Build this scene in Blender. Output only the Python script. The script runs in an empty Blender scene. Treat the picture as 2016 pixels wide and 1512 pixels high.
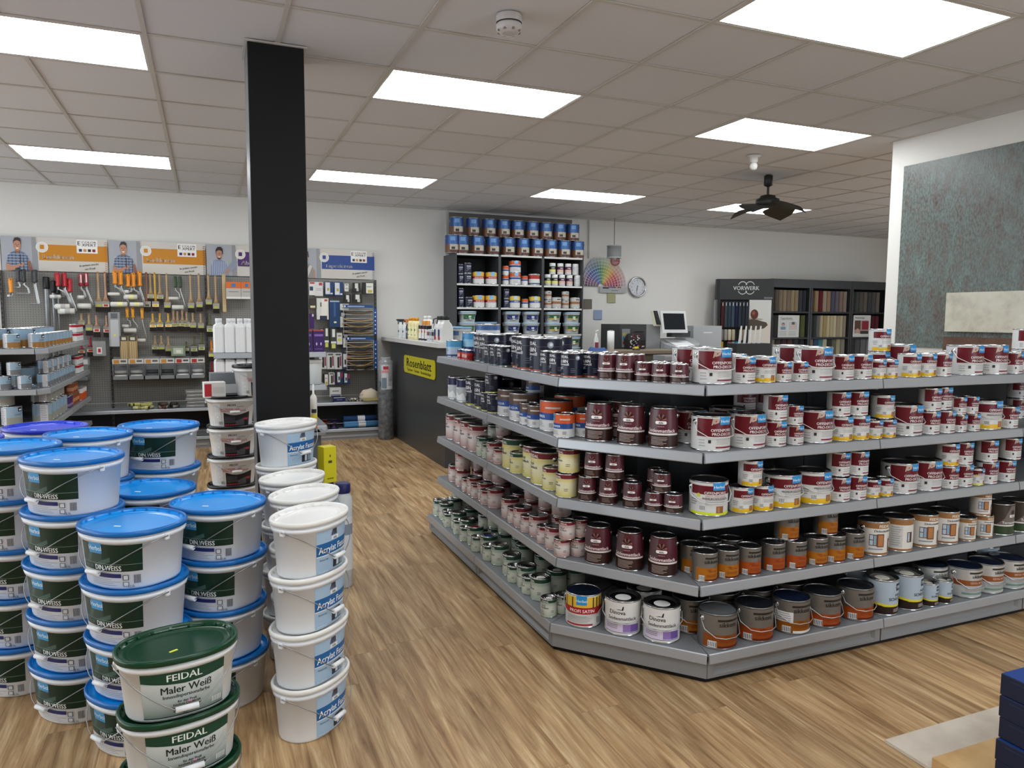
import bpy, math, random
from mathutils import Vector, Matrix
from mathutils.geometry import tessellate_polygon
random.seed(7)
R = math.radians
PI = math.pi
sc = bpy.context.scene
col = sc.collection
# ---------------------------------------------------------------- camera
CAM_H = 1.5
CEIL = 2.898
cam_d = bpy.data.cameras.new('camera')
cam = bpy.data.objects.new('camera', cam_d)
col.objects.link(cam)
cam_d.sensor_width = 36.0
cam_d.lens = 1445.13 / 2016 * 36.0
cam_d.clip_start = 0.05
yaw, pitch, roll = 0.3951, -0.0905, 0.0066
fw = Vector((math.sin(yaw) * math.cos(pitch), math.cos(yaw) * math.cos(pitch), math.sin(pitch)))
rt = Vector((math.cos(yaw), -math.sin(yaw), 0))
up = rt.cross(fw)
rt2 = rt * math.cos(roll) + up * math.sin(roll)
up2 = -rt * math.sin(roll) + up * math.cos(roll)
cam.matrix_world = Matrix(((rt2.x, up2.x, -fw.x, 0), (rt2.y, up2.y, -fw.y, 0), (rt2.z, up2.z, -fw.z, CAM_H), (0, 0, 0, 1)))
sc.camera = cam
# ---------------------------------------------------------------- exposure and world
vs = sc.view_settings
vs.view_transform = 'Standard'
vs.look = 'None'
vs.exposure = 0.12
vs.gamma = 1.0
vs.use_curve_mapping = False
LAMP_STRENGTH = 13.5
world = bpy.data.worlds.new('world')
sc.world = world
world.use_nodes = True
world.node_tree.nodes['Background'].inputs[0].default_value = (0.84, 0.92, 1.0, 1)
world.node_tree.nodes['Background'].inputs[1].default_value = 5.2

# ---------------------------------------------------------------- materials
def lin(h):
    h = h.lstrip('#')
    o = []
    for i in (0, 2, 4):
        c = int(h[i:i + 2], 16) / 255
        o.append(c / 12.92 if c <= 0.04045 else ((c + 0.055) / 1.055) ** 2.4)
    return (o[0], o[1], o[2], 1)
_m = {}
def M(h, rough=0.42, metal=0.0, spec=0.36, alpha=None, trans=0.0):
    if not isinstance(h, str): return h
    k = (h, rough, metal, spec, alpha, trans)
    if k in _m: return _m[k]
    m = bpy.data.materials.new('mat_' + h.strip('#'))
    m.use_nodes = True
    b = m.node_tree.nodes['Principled BSDF']
    b.inputs['Base Color'].default_value = lin(h)
    b.inputs['Roughness'].default_value = rough
    b.inputs['Metallic'].default_value = metal
    b.inputs['Specular IOR Level'].default_value = spec
    if alpha is not None: b.inputs['Alpha'].default_value = alpha
    if trans: b.inputs['Transmission Weight'].default_value = trans
    _m[k] = m
    return m
CHROME = M('#c9cbcc', 0.22, 1.0)
STEEL = M('#8f9192', 0.35, 1.0)
WIRE = M('#c4c5c5', 0.35, .7)

class NT:
    def __init__(s, name):
        s.m = bpy.data.materials.new(name); s.m.use_nodes = True
        s.t = s.m.node_tree; s.b = s.t.nodes['Principled BSDF']
    def n(s, typ, **kw):
        x = s.t.nodes.new(typ)
        for k, v in kw.items():
            if k.startswith('i_'):
                key = k[2:]
                x.inputs[int(key) if key.isdigit() else key.replace('_', ' ')].default_value = v
            else: setattr(x, k, v)
        return x
    def l(s, a, b): s.t.links.new(a, b)
    def ramp(s, fac, stops):
        r = s.n('ShaderNodeValToRGB'); e = r.color_ramp.elements
        while len(e) < len(stops): e.new(0.5)
        for el, (p, c) in zip(e, stops):
            el.position = p; el.color = lin(c)
        s.l(fac, r.inputs[0]); return r.outputs[0]

# ---------------------------------------------------------------- mesh builder
class MB:
    def __init__(s): s.v = []; s.f = []; s.m = []; s.sm = []; s.mats = []
    def mi(s, mat):
        mat = M(mat) if isinstance(mat, str) else mat
        if mat not in s.mats: s.mats.append(mat)
        return s.mats.index(mat)
    def face(s, idx, mat, smooth=False):
        s.f.append(idx); s.m.append(s.mi(mat)); s.sm.append(smooth)
    def poly(s, pts, mat, smooth=False):
        b = len(s.v); s.v += [tuple(p) for p in pts]; s.face(tuple(range(b, b + len(pts))), mat, smooth)
    def box(s, x0, y0, z0, x1, y1, z1, mat, rot=None, c=None):
        P = [(x, y, z) for z in (z0, z1) for y in (y0, y1) for x in (x0, x1)]
        if rot is not None:
            mt = Matrix.Rotation(rot[0], 3, rot[1]); cc = Vector(c if c else ((x0 + x1) / 2, (y0 + y1) / 2, (z0 + z1) / 2))
            P = [tuple(mt @ (Vector(p) - cc) + cc) for p in P]
        b = len(s.v); s.v += P
        for q in ((0, 2, 3, 1), (4, 5, 7, 6), (0, 1, 5, 4), (2, 6, 7, 3), (0, 4, 6, 2), (1, 3, 7, 5)):
            s.face(tuple(b + i for i in q), mat)
        return s
    def bbox(s, x0, y0, z0, x1, y1, z1, mat, bv=0.004):
        # box with chamfered edges
        b = len(s.v); P = {}
        for i, x in enumerate((x0, x1)):
            for j, y in enumerate((y0, y1)):
                for k, z in enumerate((z0, z1)):
                    sx, sy, sz = (bv, -bv)[i], (bv, -bv)[j], (bv, -bv)[k]
                    for a, p in enumerate(((x, y + sy, z + sz), (x + sx, y, z + sz), (x + sx, y + sy, z))):
                        P[i, j, k, a] = len(s.v); s.v.append(p)
        g = lambda *t: P[t]
        for a in range(3):
            for e in (0, 1):
                seq = []
                for (u, w) in ((0, 0), (1, 0), (1, 1), (0, 1)):
                    t = [u, w]; t.insert(a, e); seq.append(P[t[0], t[1], t[2], a])
                s.face(tuple(seq if e else seq[::-1]), mat)
        for a in range(3):
            o = [q for q in range(3) if q != a]
            for u in (0, 1):
                for w in (0, 1):
                    t0 = [0, 0, 0]; t0[o[0]] = u; t0[o[1]] = w; t1 = list(t0); t1[a] = 1
                    s.face((P[t0[0], t0[1], t0[2], o[0]], P[t1[0], t1[1], t1[2], o[0]], P[t1[0], t1[1], t1[2], o[1]], P[t0[0], t0[1], t0[2], o[1]]), mat)
        for i in (0, 1):
            for j in (0, 1):
                for k in (0, 1): s.face((P[i, j, k, 0], P[i, j, k, 1], P[i, j, k, 2]), mat)
        return s
    def loft(s, rings, mats, smooth=True, cap0=None, cap1=None):
        # rings: list of equal-length closed loops; mats: one per band
        base = len(s.v); n = len(rings[0])
        for r in rings: s.v += [tuple(p) for p in r]
        for k in range(len(rings) - 1):
            mt = mats[k] if isinstance(mats, (list, tuple)) else mats
            if mt is None: continue
            for i in range(n):
                j = (i + 1) % n
                s.face((base + k * n + i, base + k * n + j, base + (k + 1) * n + j, base + (k + 1) * n + i), mt, smooth)
        if cap0 is not None: s.face(tuple(base + i for i in reversed(range(n))), cap0)
        if cap1 is not None: s.face(tuple(base + (len(rings) - 1) * n + i for i in range(n)), cap1)
        return s
    def lathe(s, prof, mats, seg=20, c=(0, 0), smooth=True, cap0=None, cap1=None):
        rings = [[(c[0] + r * math.cos(2 * PI * i / seg), c[1] + r * math.sin(2 * PI * i / seg), z) for i in range(seg)] for r, z in prof]
        return s.loft(rings, mats, smooth, cap0, cap1)
    def tube(s, pts, r, mat, seg=5, smooth=True, r1=None, cap=True):
        pts = [Vector(p) for p in pts]; rings = []; prev = None
        for i, p in enumerate(pts):
            t = (pts[min(i + 1, len(pts) - 1)] - pts[max(i - 1, 0)]).normalized()
            a = prev if prev is not None else (Vector((0, 0, 1)) if abs(t.z) < 0.9 else Vector((1, 0, 0)))
            n = (a - t * a.dot(t)).normalized(); prev = n; b = t.cross(n)
            rr = r if r1 is None else r + (r1 - r) * i / (len(pts) - 1)
            rings.append([p + n * (rr * math.cos(2 * PI * k / seg)) + b * (rr * math.sin(2 * PI * k / seg)) for k in range(seg)])
        return s.loft(rings, mat, smooth, mat if cap else None, mat if cap else None)
    def prism(s, pts, axis, a0, a1, mat, smooth=False):
        # extrude a 2D outline along an axis ('x','y','z')
        def P(u, w, a):
            return (a, u, w) if axis == 'x' else ((u, a, w) if axis == 'y' else (u, w, a))
        r0 = [P(u, w, a0) for u, w in pts]; r1 = [P(u, w, a1) for u, w in pts]
        return s.loft([r0, r1], mat, smooth, mat, mat)
    def build(s, name, parent=None):
        me = bpy.data.meshes.new(name)
        me.from_pydata(s.v, [], s.f)
        for m in s.mats: me.materials.append(m)
        me.polygons.foreach_set('material_index', s.m)
        me.polygons.foreach_set('use_smooth', s.sm)
        me.update()
        o = bpy.data.objects.new(name, me)
        col.objects.link(o)
        if parent is not None: o.parent = parent
        return o

def empty(name, loc=(0, 0, 0), rz=0.0):
    o = bpy.data.objects.new(name, None)
    o.empty_display_size = 0.05
    col.objects.link(o); o.location = loc; o.rotation_euler = (0, 0, rz)
    return o
def tag(o, label, cat, group=None):
    o['label'] = label; o['category'] = cat
    if group: o['group'] = group
    return o
def struct(o, label=None):
    o['kind'] = 'structure'
    if label: o['label'] = label
    return o
KIDS = {}
def tree_copy(o, kids, loc, rz):
    c = o.copy(); col.objects.link(c); c.location = loc; c.rotation_euler = (0, 0, rz)
    for k in kids:
        d = k.copy(); col.objects.link(d); d.parent = c
    return c

# ---------------------------------------------------------------- text meshes
_txt = {}
def text_geo(s, bold=True):
    k = (s, bold)
    if k in _txt: return _txt[k]
    cu = bpy.data.curves.new('lettering', 'FONT'); cu.body = s; cu.resolution_u = 2
    o = bpy.data.objects.new('lettering', cu); col.objects.link(o)
    dg = bpy.context.evaluated_depsgraph_get(); dg.update()
    me = o.evaluated_get(dg).to_mesh()
    me.calc_loop_triangles(); v = [(p.co.x / 0.73, p.co.y / 0.73) for p in me.vertices]; f = [tuple(p.vertices) for p in me.loop_triangles]
    o.evaluated_get(dg).to_mesh_clear()
    bpy.data.objects.remove(o); bpy.data.curves.remove(cu)
    if bold:   # thicken: a second copy a hair to the right
        nv = len(v); v = v + [(x + .045, y) for x, y in v]; f = f + [tuple(i + nv for i in q) for q in f]
    if v:
        x0 = min(p[0] for p in v); x1 = max(p[0] for p in v); v = [(p[0] - x0, p[1]) for p in v]
        r = (v, f, x1 - x0)
    else: r = ([], [], 0)
    _txt[k] = r
    return r

def clip_half(pts, s, keep_right):
    o = []
    for i, p in enumerate(pts):
        q = pts[(i + 1) % len(pts)]; a, b = p[0] - s, q[0] - s
        if not keep_right: a, b = -a, -b
        if a >= 0: o.append(p)
        if (a > 0 and b < 0) or (a < 0 and b > 0):
            t = a / (a - b); o.append((s, p[1] + (q[1] - p[1]) * t))
    return o
def prints(mb, surf, items, off0=0.0004, arc=0.02, zstep=None, grid=None):
    G_ = grid or arc
    def lay_poly(pts, mt, off):
        lo, hi = min(p[0] for p in pts), max(p[0] for p in pts)
        k0, k1 = math.floor(lo / G_ + 1e-6), math.ceil(hi / G_ - 1e-6)
        if k1 - k0 <= 1: mb.poly([surf(a, z, off) for a, z in pts], mt); return
        if len(pts) > 4:
            for t in tessellate_polygon([[Vector((a, z, 0)) for a, z in pts]]):
                q = [pts[i] for i in t]
                if (q[1][0] - q[0][0]) * (q[2][1] - q[0][1]) - (q[1][1] - q[0][1]) * (q[2][0] - q[0][0]) < 0: q = q[::-1]
                lay_poly(q, mt, off)
            return
        for k in range(k0, k1):
            c = clip_half(clip_half(pts, k * G_, True), (k + 1) * G_, False)
            if len(c) > 2: mb.poly([surf(a, z, off) for a, z in c], mt)
    """lay flat print on a surface: surf(s, z, off) -> xyz; s = distance along it, z = height"""
    lay = off0
    for it in items:
        k = it[0]
        if k == 'r' or k == 'g':
            _, s0, s1, z0, z1, mat = it[:6]
            mt = M(mat, 0.35) if isinstance(mat, str) else mat
            br = [s0] + [k * G_ for k in range(math.floor(s0 / G_ + 1e-6) + 1, math.ceil(s1 / G_ - 1e-6))] + [s1]
            n = len(br) - 1; nz = 1 if not zstep else max(1, int(math.ceil((z1 - z0) / zstep)))
            b = len(mb.v)
            for j in range(nz + 1):
                for i in range(n + 1): mb.v.append(tuple(surf(br[i], z0 + (z1 - z0) * j / nz, lay)))
            for j in range(nz):
                for i in range(n):
                    a = b + j * (n + 1) + i
                    mb.face((a, a + 1, a + n + 2, a + n + 1), mt, True)
        elif k == 'p':
            _, pts, mat = it[:3]
            lay_poly(pts, M(mat, 0.35) if isinstance(mat, str) else mat, lay)
        elif k == 'c':
            _, s, z, r, mat = it[:5]; q = it[5] if len(it) > 5 else 1.0
            lay_poly([(s + r * math.cos(2 * PI * i / 14), z + r * q * math.sin(2 * PI * i / 14)) for i in range(14)], M(mat, 0.35) if isinstance(mat, str) else mat, lay)
        elif k == 't':
            _, txt, s, z, h, mat = it[:6]; al = it[6] if len(it) > 6 else 'c'; sq = it[7] if len(it) > 7 else 1.0; slope = it[8] if len(it) > 8 else 0.0
            v, f, w = text_geo(txt, True)
            W = w * h * sq; s0 = s - (W / 2 if al == 'c' else (W if al == 'r' else 0))
            b = len(mb.v); mt = M(mat, 0.4) if isinstance(mat, str) else mat
            P2 = [(s0 + x * h * sq, z + y * h + x * h * sq * slope) for x, y in v]; ov = lay + 0.0003
            for a in P2: mb.v.append(tuple(surf(a[0], a[1], ov)))
            for q in f:
                lo = min(P2[i][0] for i in q); hi = max(P2[i][0] for i in q)
                if hi - lo > G_ * .5: lay_poly([P2[i] for i in q], mt, ov)
                else: mb.face(tuple(b + i for i in q), mt)
        lay += 0.00012
# ---------------------------------------------------------------- containers
def surf_round(Rf, Rref):
    def s(a, z, off):
        t = a / Rref; r = Rf(z) + off
        return (r * math.sin(t), -r * math.cos(t), z)
    return s
def oval_table(A, B, e=2.3, n=160):
    pts = []
    for i in range(n + 1):
        t = 2 * PI * i / n
        x = A * math.copysign(abs(math.sin(t)) ** (2 / e), math.sin(t)); y = -B * math.copysign(abs(math.cos(t)) ** (2 / e), math.cos(t))
        pts.append((x, y))
    L = [0.0]
    for i in range(n): L.append(L[-1] + math.dist(pts[i], pts[i + 1]))
    return pts, L
def surf_oval(A, B, kf):
    pts, L = oval_table(A, B); T = L[-1]; n = len(pts) - 1
    def s(a, z, off):
        a = a % T; lo, hi = 0, n
        while hi - lo > 1:
            m = (lo + hi) // 2
            if L[m] <= a: lo = m
            else: hi = m
        u = (a - L[lo]) / (L[hi] - L[lo] + 1e-12); k = kf(z)
        x = (pts[lo][0] * (1 - u) + pts[hi][0] * u) * k; y = (pts[lo][1] * (1 - u) + pts[hi][1] * u) * k
        tx = pts[hi][0] - pts[lo][0]; ty = pts[hi][1] - pts[lo][1]; d = math.hypot(tx, ty) + 1e-12
        return (x + ty / d * off, y - tx / d * off, z)
    return s, T
def ring_oval(A, B, k, z, n=40, grow=0.0, e=2.3):
    o = []
    for i in range(n):
        t = 2 * PI * i / n
        o.append(((A * k + grow) * math.copysign(abs(math.sin(t)) ** (2 / e), math.sin(t)), -(B * k + grow) * math.copysign(abs(math.cos(t)) ** (2 / e), math.cos(t)), z))
    return o
def conv(items, Rr, H):
    o = []
    for it in items:
        k = it[0]; q = list(it)
        if k == 'r': q[1:5] = [Rr * R(it[1]), Rr * R(it[2]), H * it[3], H * it[4]]
        elif k == 'c': q[1:4] = [Rr * R(it[1]), H * it[2], H * it[3]]
        elif k == 'p': q[1] = [(Rr * R(a), H * z) for a, z in it[1]]
        elif k == 't': q[2:5] = [Rr * R(it[2]), H * it[3], H * it[4]]
        o.append(tuple(q))
    return o
def lines(a0, a1, z0, z1, n, colr, th=0.35, jit=True):
    o = []; rnd = random.Random(int(a0 * 7 + n))
    for i in range(n):
        z = z1 - (z1 - z0) * (i + 0.5) / n; w = (z1 - z0) / n * th
        o.append(('r', a0, a1 - (rnd.random() * (a1 - a0) * 0.3 if jit else 0), z - w / 2, z + w / 2, colr))
    return o
def barcode(a0, a1, z0, z1):
    o = [('r', a0, a1, z0, z1, '#e6e6e4')]
    n = 5
    for i in range(n):
        a = a0 + (a1 - a0) * (i + 0.35) / n; o.append(('r', a, a + (a1 - a0) / n * 0.45, z0 + (z1 - z0) * 0.12, z1 - (z1 - z0) * 0.12, '#4a4a50'))
    return o

GLOSSLID = M('#75777a', 0.12, 0.9)
def can(Rr, H, items, base='#cfcfcd', lid=GLOSSLID, rim=CHROME, bail=None, style='flat', barrel=0.0, seg=24, grad=None, lug=None, cap=None):
    root = empty('paint_can')
    def Rf(z):
        u = max(0.0, min(1.0, z / H))
        return Rr * (1 - barrel * max(0.0, (u - 0.25) / 0.75) ** 2.2)
    rt_ = Rf(H)
    m = MB()
    e = 0.0022
    prof = [(Rr - 0.004, 0), (Rr + e * .3, 0.001), (Rr + e * .5, 0.004), (Rr - 0.0008, 0.006)]
    nn = 5 if barrel else 1
    for i in range(1, nn + 1):
        z = 0.006 + (H - 0.012) * i / nn; prof.append((Rf(z) - 0.0008, z))
    prof += [(rt_ + e * .4, H - 0.005), (rt_ + e * .6, H - 0.002), (rt_ - 0.0005, H), (rt_ - 0.004, H - 0.0005)]
    if style == 'flat':
        prof += [(rt_ - 0.005, H - 0.004)]
    else:
        prof += [(rt_ - 0.010, H - 0.001), (rt_ - 0.0125, H - 0.008)]
    rimm = [rim] * 3 + [base] * nn + [rim] * 6
    m.lathe(prof, rimm[:len(prof) - 1], seg, cap0=rim)
    m.build('body', root)
    m = MB()
    if style == 'flat':
        m.lathe([(rt_ - 0.0048, H - 0.0045), (rt_ - 0.009, H - 0.0035), (rt_ * .2, H - 0.0035)], lid, seg, cap1=lid)
    else:
        q = cap or lid
        m.lathe([(rt_ - 0.012, H - 0.0075), (rt_ - 0.014, H - 0.002), (rt_ - 0.0165, H - 0.002), (rt_ - 0.019, H - 0.009), (rt_ * .45, H - 0.009), (rt_ * .4, H - 0.0075)], [rim, rim, rim, lid, q], seg, cap1=q)
    m.build('lid', root)
    sf = surf_round(Rf, Rr)
    m = MB()
    lab = grad if grad else base
    prints(m, sf, conv([('r', -180, 180, 0.045, 0.955, lab)] + items, Rr, H), arc=2 * PI * Rr / (20 if Rr < .06 else 30), zstep=(H * .2 if barrel else None))
    m.build('label', root)
    if lug or bail:
        m = MB(); zl = H * 0.8
        for sgn in (-1, 1):
            x = sgn * Rf(zl)
            m.loft([[(x + sgn * t, r * math.cos(2 * PI * i / 10), zl + r * math.sin(2 * PI * i / 10)) for i in range(10)] for t, r in ((-.001, .013), (.0025, .012), (.003, .006), (.007, .005), (.0075, .002))], CHROME, True, None, CHROME)
        if bail:
            d, zz = bail[:2]   # how far it hangs in front, and how low
            rr = Rf(zl) + 0.006
            P = [(-rr, 0, zl), (-rr - .002, -Rr * .35, zl - (zl - zz * H) * .55), (-rr * .72, -Rr * .86, zz * H + .004), (-rr * .3, -Rr - .008, zz * H), (rr * .3, -Rr - .008, zz * H), (rr * .72, -Rr * .86, zz * H + .004), (rr + .002, -Rr * .35, zl - (zl - zz * H) * .55), (rr, 0, zl)]
            m.tube(P, 0.0021, bail[2] if len(bail) > 2 else WIRE, 4)
        m.build('wire_handle', root)
    return root

def off_items(y=False, prem=False, big=True):
    RED = '#600a1a'; it = []
    if prem or y:
        it += [('r', -78, 62, 0.63 if prem else .60, .88, RED)]
        yc = '#d3dc25' if prem else '#dcb11f'
        it += [('r', -85, 95, 0.045, 0.12 if prem else .2, yc)]
        if prem: it += [('c', -52, .60, .06, '#c8c23a'), ('c', -62, .76, .07, '#60101d')]
        it += [('r', 2, 26, .1, .3, '#8e5a35'), ('r', 6, 14, .12, .27, '#b07a4c')] + barcode(-48, -32, .16, .33)
        it += lines(-80, -55, .3, .5, 3, '#8a8a88') + lines(-30, 45, .36, .5, 3, '#a3a3a0')
        it += [('t', 'PREMIUM HOLZLASUR', 0, .49, .055, '#3a3432')] if big else []
        it += [('t', 'OFFENPORIG', 0, .645, .08 , '#e8e0de'), ('t', 'PRO-DECOR', 2, .545 if not y else .55, .078, '#c9a4a6')]
    else:
        it += [('r', -78, 62, .42, .93, RED)]
        for q in range(4): it.append(('p', [(-62 + q * 9, .62), (-57 + q * 9, .76), (-48 + q * 9, .88), (-45 + q * 9, .88), (-54 + q * 9, .76), (-59 + q * 9, .62)], '#5f0e1c'))
        it += [('p', [(-30, .93), (-8, .93), (-12, .82), (-34, .74)], '#b39a8c')]
        it += [('t', 'OFFENPORIG', 0, .565, .083, '#ecdfe0'), ('t', 'PRO-DECOR', 2, .455, .083, '#ecdfe0')]
        it += lines(-18, 45, .2, .37, 4 if big else 2, '#a9a9a7') + [('r', -20, 62, .1, .145, '#7a2032'), ('r', -42, -34, .24, .33, '#2c2c2e')] + lines(-70, -46, .12, .36, 3, '#a5a5a5')
    it += [('r', -9, 30, .76, .985, '#2b8ccb'), ('t', 'Herbol', 10, .82, .085, '#d8ecf8')]
    return it
def sik_items(c1, sticker=False, big=False):
    it = [('r', -82, 70, .05, .5 if not big else .42, c1), ('r', -38, 34, .80, .86, '#241f1d'), ('t', 'sikkens', -4, .65, .14, '#161414'),
          ('t', 'Color', -8 if big else -18, .37 if big else .42, .05, '#7c2a12'), ('t', 'Filter 7 plus', 0, .31 if big else .36, .05, '#7c2a12')]
    it += barcode(-66, -40, .06, .24) + lines(-30, 40, .18, .28, 3, '#8a3d16') + [('r', -36, 50, .05, .11, '#5b1c12')]
    if sticker: it += [('r', -95, -34, .36, .66, '#dfdfdf')] + lines(-90, -40, .38, .64, 4, '#9d9d9f') + [('r', -34, 60, .05, .12, '#e0dedb')]
    return it
def albin_items(strip, big=True):
    return [('r', -180, 180, .045, .085, strip), ('r', -180, 180, .745, .752, '#7f6d78'), ('t', 'FEIDAL', 4, .79, .105, '#f2f2f3'), ('t', 'ALBIN', 0, .60, .125, '#f0f0f2'), ('t', 'Reinweiß', 4, .49, .1, '#dcdce0'),
            ('p', [(-38, .2), (-33, .36), (-18, .44), (8, .46), (-6, .40), (6, .36), (-14, .34), (-24, .28)], '#8c8f9a'), ('r', -38, 10, .14, .15, '#b9b9bd'), ('r', -38, -8, .11, .118, '#b9b9bd'),
            ('c', 82, .80, .095, '#8f979c', 1.0), ('c', 84, .81, .05, '#dfe3e5')] + lines(45, 70, .2, .4, 3, '#5d6274')
def feidal_items(band, txt, big=False):
    return [('r', -180, 180, .80, .955, band), ('t', 'FEIDAL', 6, .82, .095, '#f0eeec'), ('p', [(-180, .80), (-90, .80), (0, .775), (90, .80), (180, .80), (180, .79), (90, .785), (0, .76), (-90, .785), (-180, .79)], '#d8cfc9'),
            ('t', txt[0], -6, .60, .085, '#2a2a33'), ('t', txt[1], 2, .49, .085, '#2a2a4a')] + lines(-42, 2, .12, .42, 5, '#55504f', .22) + lines(48, 70, .28, .42, 2, '#77706f')
def gradient(name, c_lo, c_mid, c_hi, H):
    n = NT(name); tc = n.n('ShaderNodeTexCoord'); sp = n.n('ShaderNodeSeparateXYZ'); n.l(tc.outputs['Object'], sp.inputs[0])
    mt = n.n('ShaderNodeMath', operation='DIVIDE'); n.l(sp.outputs[2], mt.inputs[0]); mt.inputs[1].default_value = H
    n.l(n.ramp(mt.outputs[0], [(0.0, c_lo), (0.42, c_mid), (0.6, c_mid), (0.8, c_hi)]), n.b.inputs['Base Color']); n.b.inputs['Roughness'].default_value = .35
    return n.m
def dufa_items(full=True):
    it = [('r', -180, 180, .045, .33, '#301713'), ('r', -75, 60, .33, .955, '#521f2b'), ('r', -70, -20, .45, .955, '#5a4548'), ('r', -78, 72, .33, .375, '#d9d5d3'), ('t', 'Seidenmattlack', -3, .40, .088, '#efe0e2')]
    if full: it += lines(-45, 22, .08, .29, 6, '#b9aca8', .3) + [('t', 'PREMIUM', -4, .53, .03, '#b99ea2')]
    else: it += lines(-40, 18, .1, .28, 5, '#8b7b76', .35)
    for q in range(7):
        t0 = PI * (q + .12) / 7; t1 = PI * (q + .88) / 7; cx, cz = -4, .70
        it.append(('p', [(cx + 4 * math.cos(t0), cz + .03 * math.sin(t0)), (cx + 22 * math.cos(t0), cz + .15 * math.sin(t0)), (cx + 22 * math.cos(t1), cz + .15 * math.sin(t1)), (cx + 4 * math.cos(t1), cz + .03 * math.sin(t1))], '#1e0d0c' if q % 2 else '#8b5b52'))
    it += [('r', -20, 12, .60, .68, '#e9e6e4'), ('c', -20, .64, .04, '#e9e6e4', 1.0), ('c', 12, .64, .04, '#e9e6e4', 1.0), ('t', 'düfa', -4, .615, .05, '#2a1718')]
    return it

KDEF = {}
def kind(k, desc, cat, fn): KDEF[k] = (desc, cat, fn)
SL, SM_, SS = (.0805, .148), (.050, .112), (.0375, .087)
for sz, (r, h), nm in (('L', SL, 'large'), ('M', SM_, 'medium'), ('S', SS, 'small')):
    bl = (1, .40, M('#d5d5d3', .4)) if sz == 'L' else None
    sg = 32 if sz == 'L' else 20
    kind('O' + sz, f'{nm} burgundy and white paint can', 'paint can', lambda r=r, h=h, bl=bl, sg=sg, sz=sz: can(r, h, off_items(big=sz == 'L'), bail=bl, seg=sg))
    kind('Y' + sz, f'{nm} yellow-footed white and burgundy can', 'paint can', lambda r=r, h=h, bl=bl, sg=sg, sz=sz: can(r, h, off_items(y=True, big=sz == 'L'), bail=bl, seg=sg))
    kind('E' + sz, f'{nm} lime-footed white and burgundy can', 'paint can', lambda r=r, h=h, bl=bl, sg=sg, sz=sz: can(r, h, off_items(prem=True, big=sz == 'L'), bail=bl, seg=sg))
    for c, (nm2, bc, lo, mid, hi, t) in {'P': ('pink and cream', '#6d1f28', '#a97c78', '#d3cbc8', '#b78688', ('Alkyd', 'Buntlack')), 'G': ('pale green', '#1f4536', '#a3b39b', '#c9cdc1', '#8ea598', ('Profi', 'Weißlack')), 'V': ('yellow', '#6d1f28', '#cfc263', '#ddd9b4', '#cfc15a', ('Acryl-', 'Buntlack')), 'W': ('green-topped yellow', '#1f4536', '#cfc263', '#d8d3a8', '#cfc15a', ('Acryl-', 'Weißlack'))}.items():
        rr, hh = (r, h) if sz != 'L' else (.0805, .168)
        def mk(rr=rr, hh=hh, bc=bc, lo=lo, mid=mid, hi=hi, t=t, c=c, sg=sg, sz=sz, lidc=None, nm2=nm2):
            lid = GLOSSLID
            if c == 'G': lid = M('#b9b7b0', 0.18, 1.0)
            if lidc: lid = lidc
            return can(rr, hh, feidal_items(bc, t), grad=gradient('label_' + nm2.replace(' ', '_'), lo, mid, hi, hh), lid=lid, style='recess' if c == 'G' else 'flat', seg=sg, lug=(sz == 'L'), cap=M('#d9d7cf', .4) if (c == 'G' and lidc is None and sz == 'X') else None)
        kind('Ps' if c + sz == 'PS' else c + sz, f'{nm} {nm2} paint can', 'paint can', mk)
        if c == 'G':
            kind('B' + sz, f'{nm} pale green can with blue lid', 'paint can', lambda mk=mk: mk(lidc=M('#1c2f86', .3)))
            kind('R' + sz, f'{nm} pale green can with red lid', 'paint can', lambda mk=mk: mk(lidc=M('#8a1c22', .3)))
            kind('Q' + sz, f'{nm} pale green can, white lid sticker', 'paint can', lambda rr=rr, hh=hh, bc=bc, lo=lo, mid=mid, hi=hi, t=t, sg=sg: can(rr, hh, feidal_items(bc, t), grad=gradient('label_green', lo, mid, hi, hh), lid=M('#8d8d88', 0.2, 1.0), style='recess', seg=sg, cap=M('#e6e5de', .4)))
METG = M('#7a7772', .38, .5)
for a, c in (('1', '#a5620f'), ('2', '#9c4514')):
    kind('s' + a, 'slim grey and ' + ('amber' if a == '1' else 'rust orange') + ' stain can', 'paint can', lambda c=c: can(.0525, .125, sik_items(c), base=METG, seg=22))
    kind('S' + a, 'large grey and ' + ('amber' if a == '1' else 'rust orange') + ' can with wire', 'paint can', lambda c=c: can(.0805, .15, sik_items(c, big=True), base=METG, seg=32, bail=(1, .35), lid=M('#22252b', .15, .3), rim=STEEL))
kind('S3', 'large grey and amber can, papered', 'paint can', lambda: can(.0805, .15, sik_items('#93550f', True, True), base=METG, seg=32, bail=(1, .35), lid=M('#1b2740', .15, .3), rim=STEEL))
kind('S4', 'large grey and rust can, lime lid sticker', 'paint can', lambda: can(.0805, .15, sik_items('#8a460f', False, True), base=METG, seg=32, bail=(1, .35), lid=M('#686c6e', .2, .3), rim=STEEL))
kind('SW', 'large silver can with brown band', 'paint can', lambda: can(.0805, .15, [('r', -180, 180, .045, .42, '#b3b5b4'), ('r', -90, 75, .42, .6, '#8b4d27'), ('r', -38, 34, .82, .88, '#241f1d'), ('t', 'sikkens', -4, .68, .12, '#1c1a1a'), ('t', 'CETOL WF 771', -6, .49, .06, '#d8c8b8'), ('r', -60, 75, .12, .2, '#6f8a80')] + lines(-50, 40, .22, .38, 3, '#8f9190'), base=M('#c3c3c1', .35, .5), seg=32, bail=(1, .34), lid=M('#1b2740', .15, .3), rim=STEEL))
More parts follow.
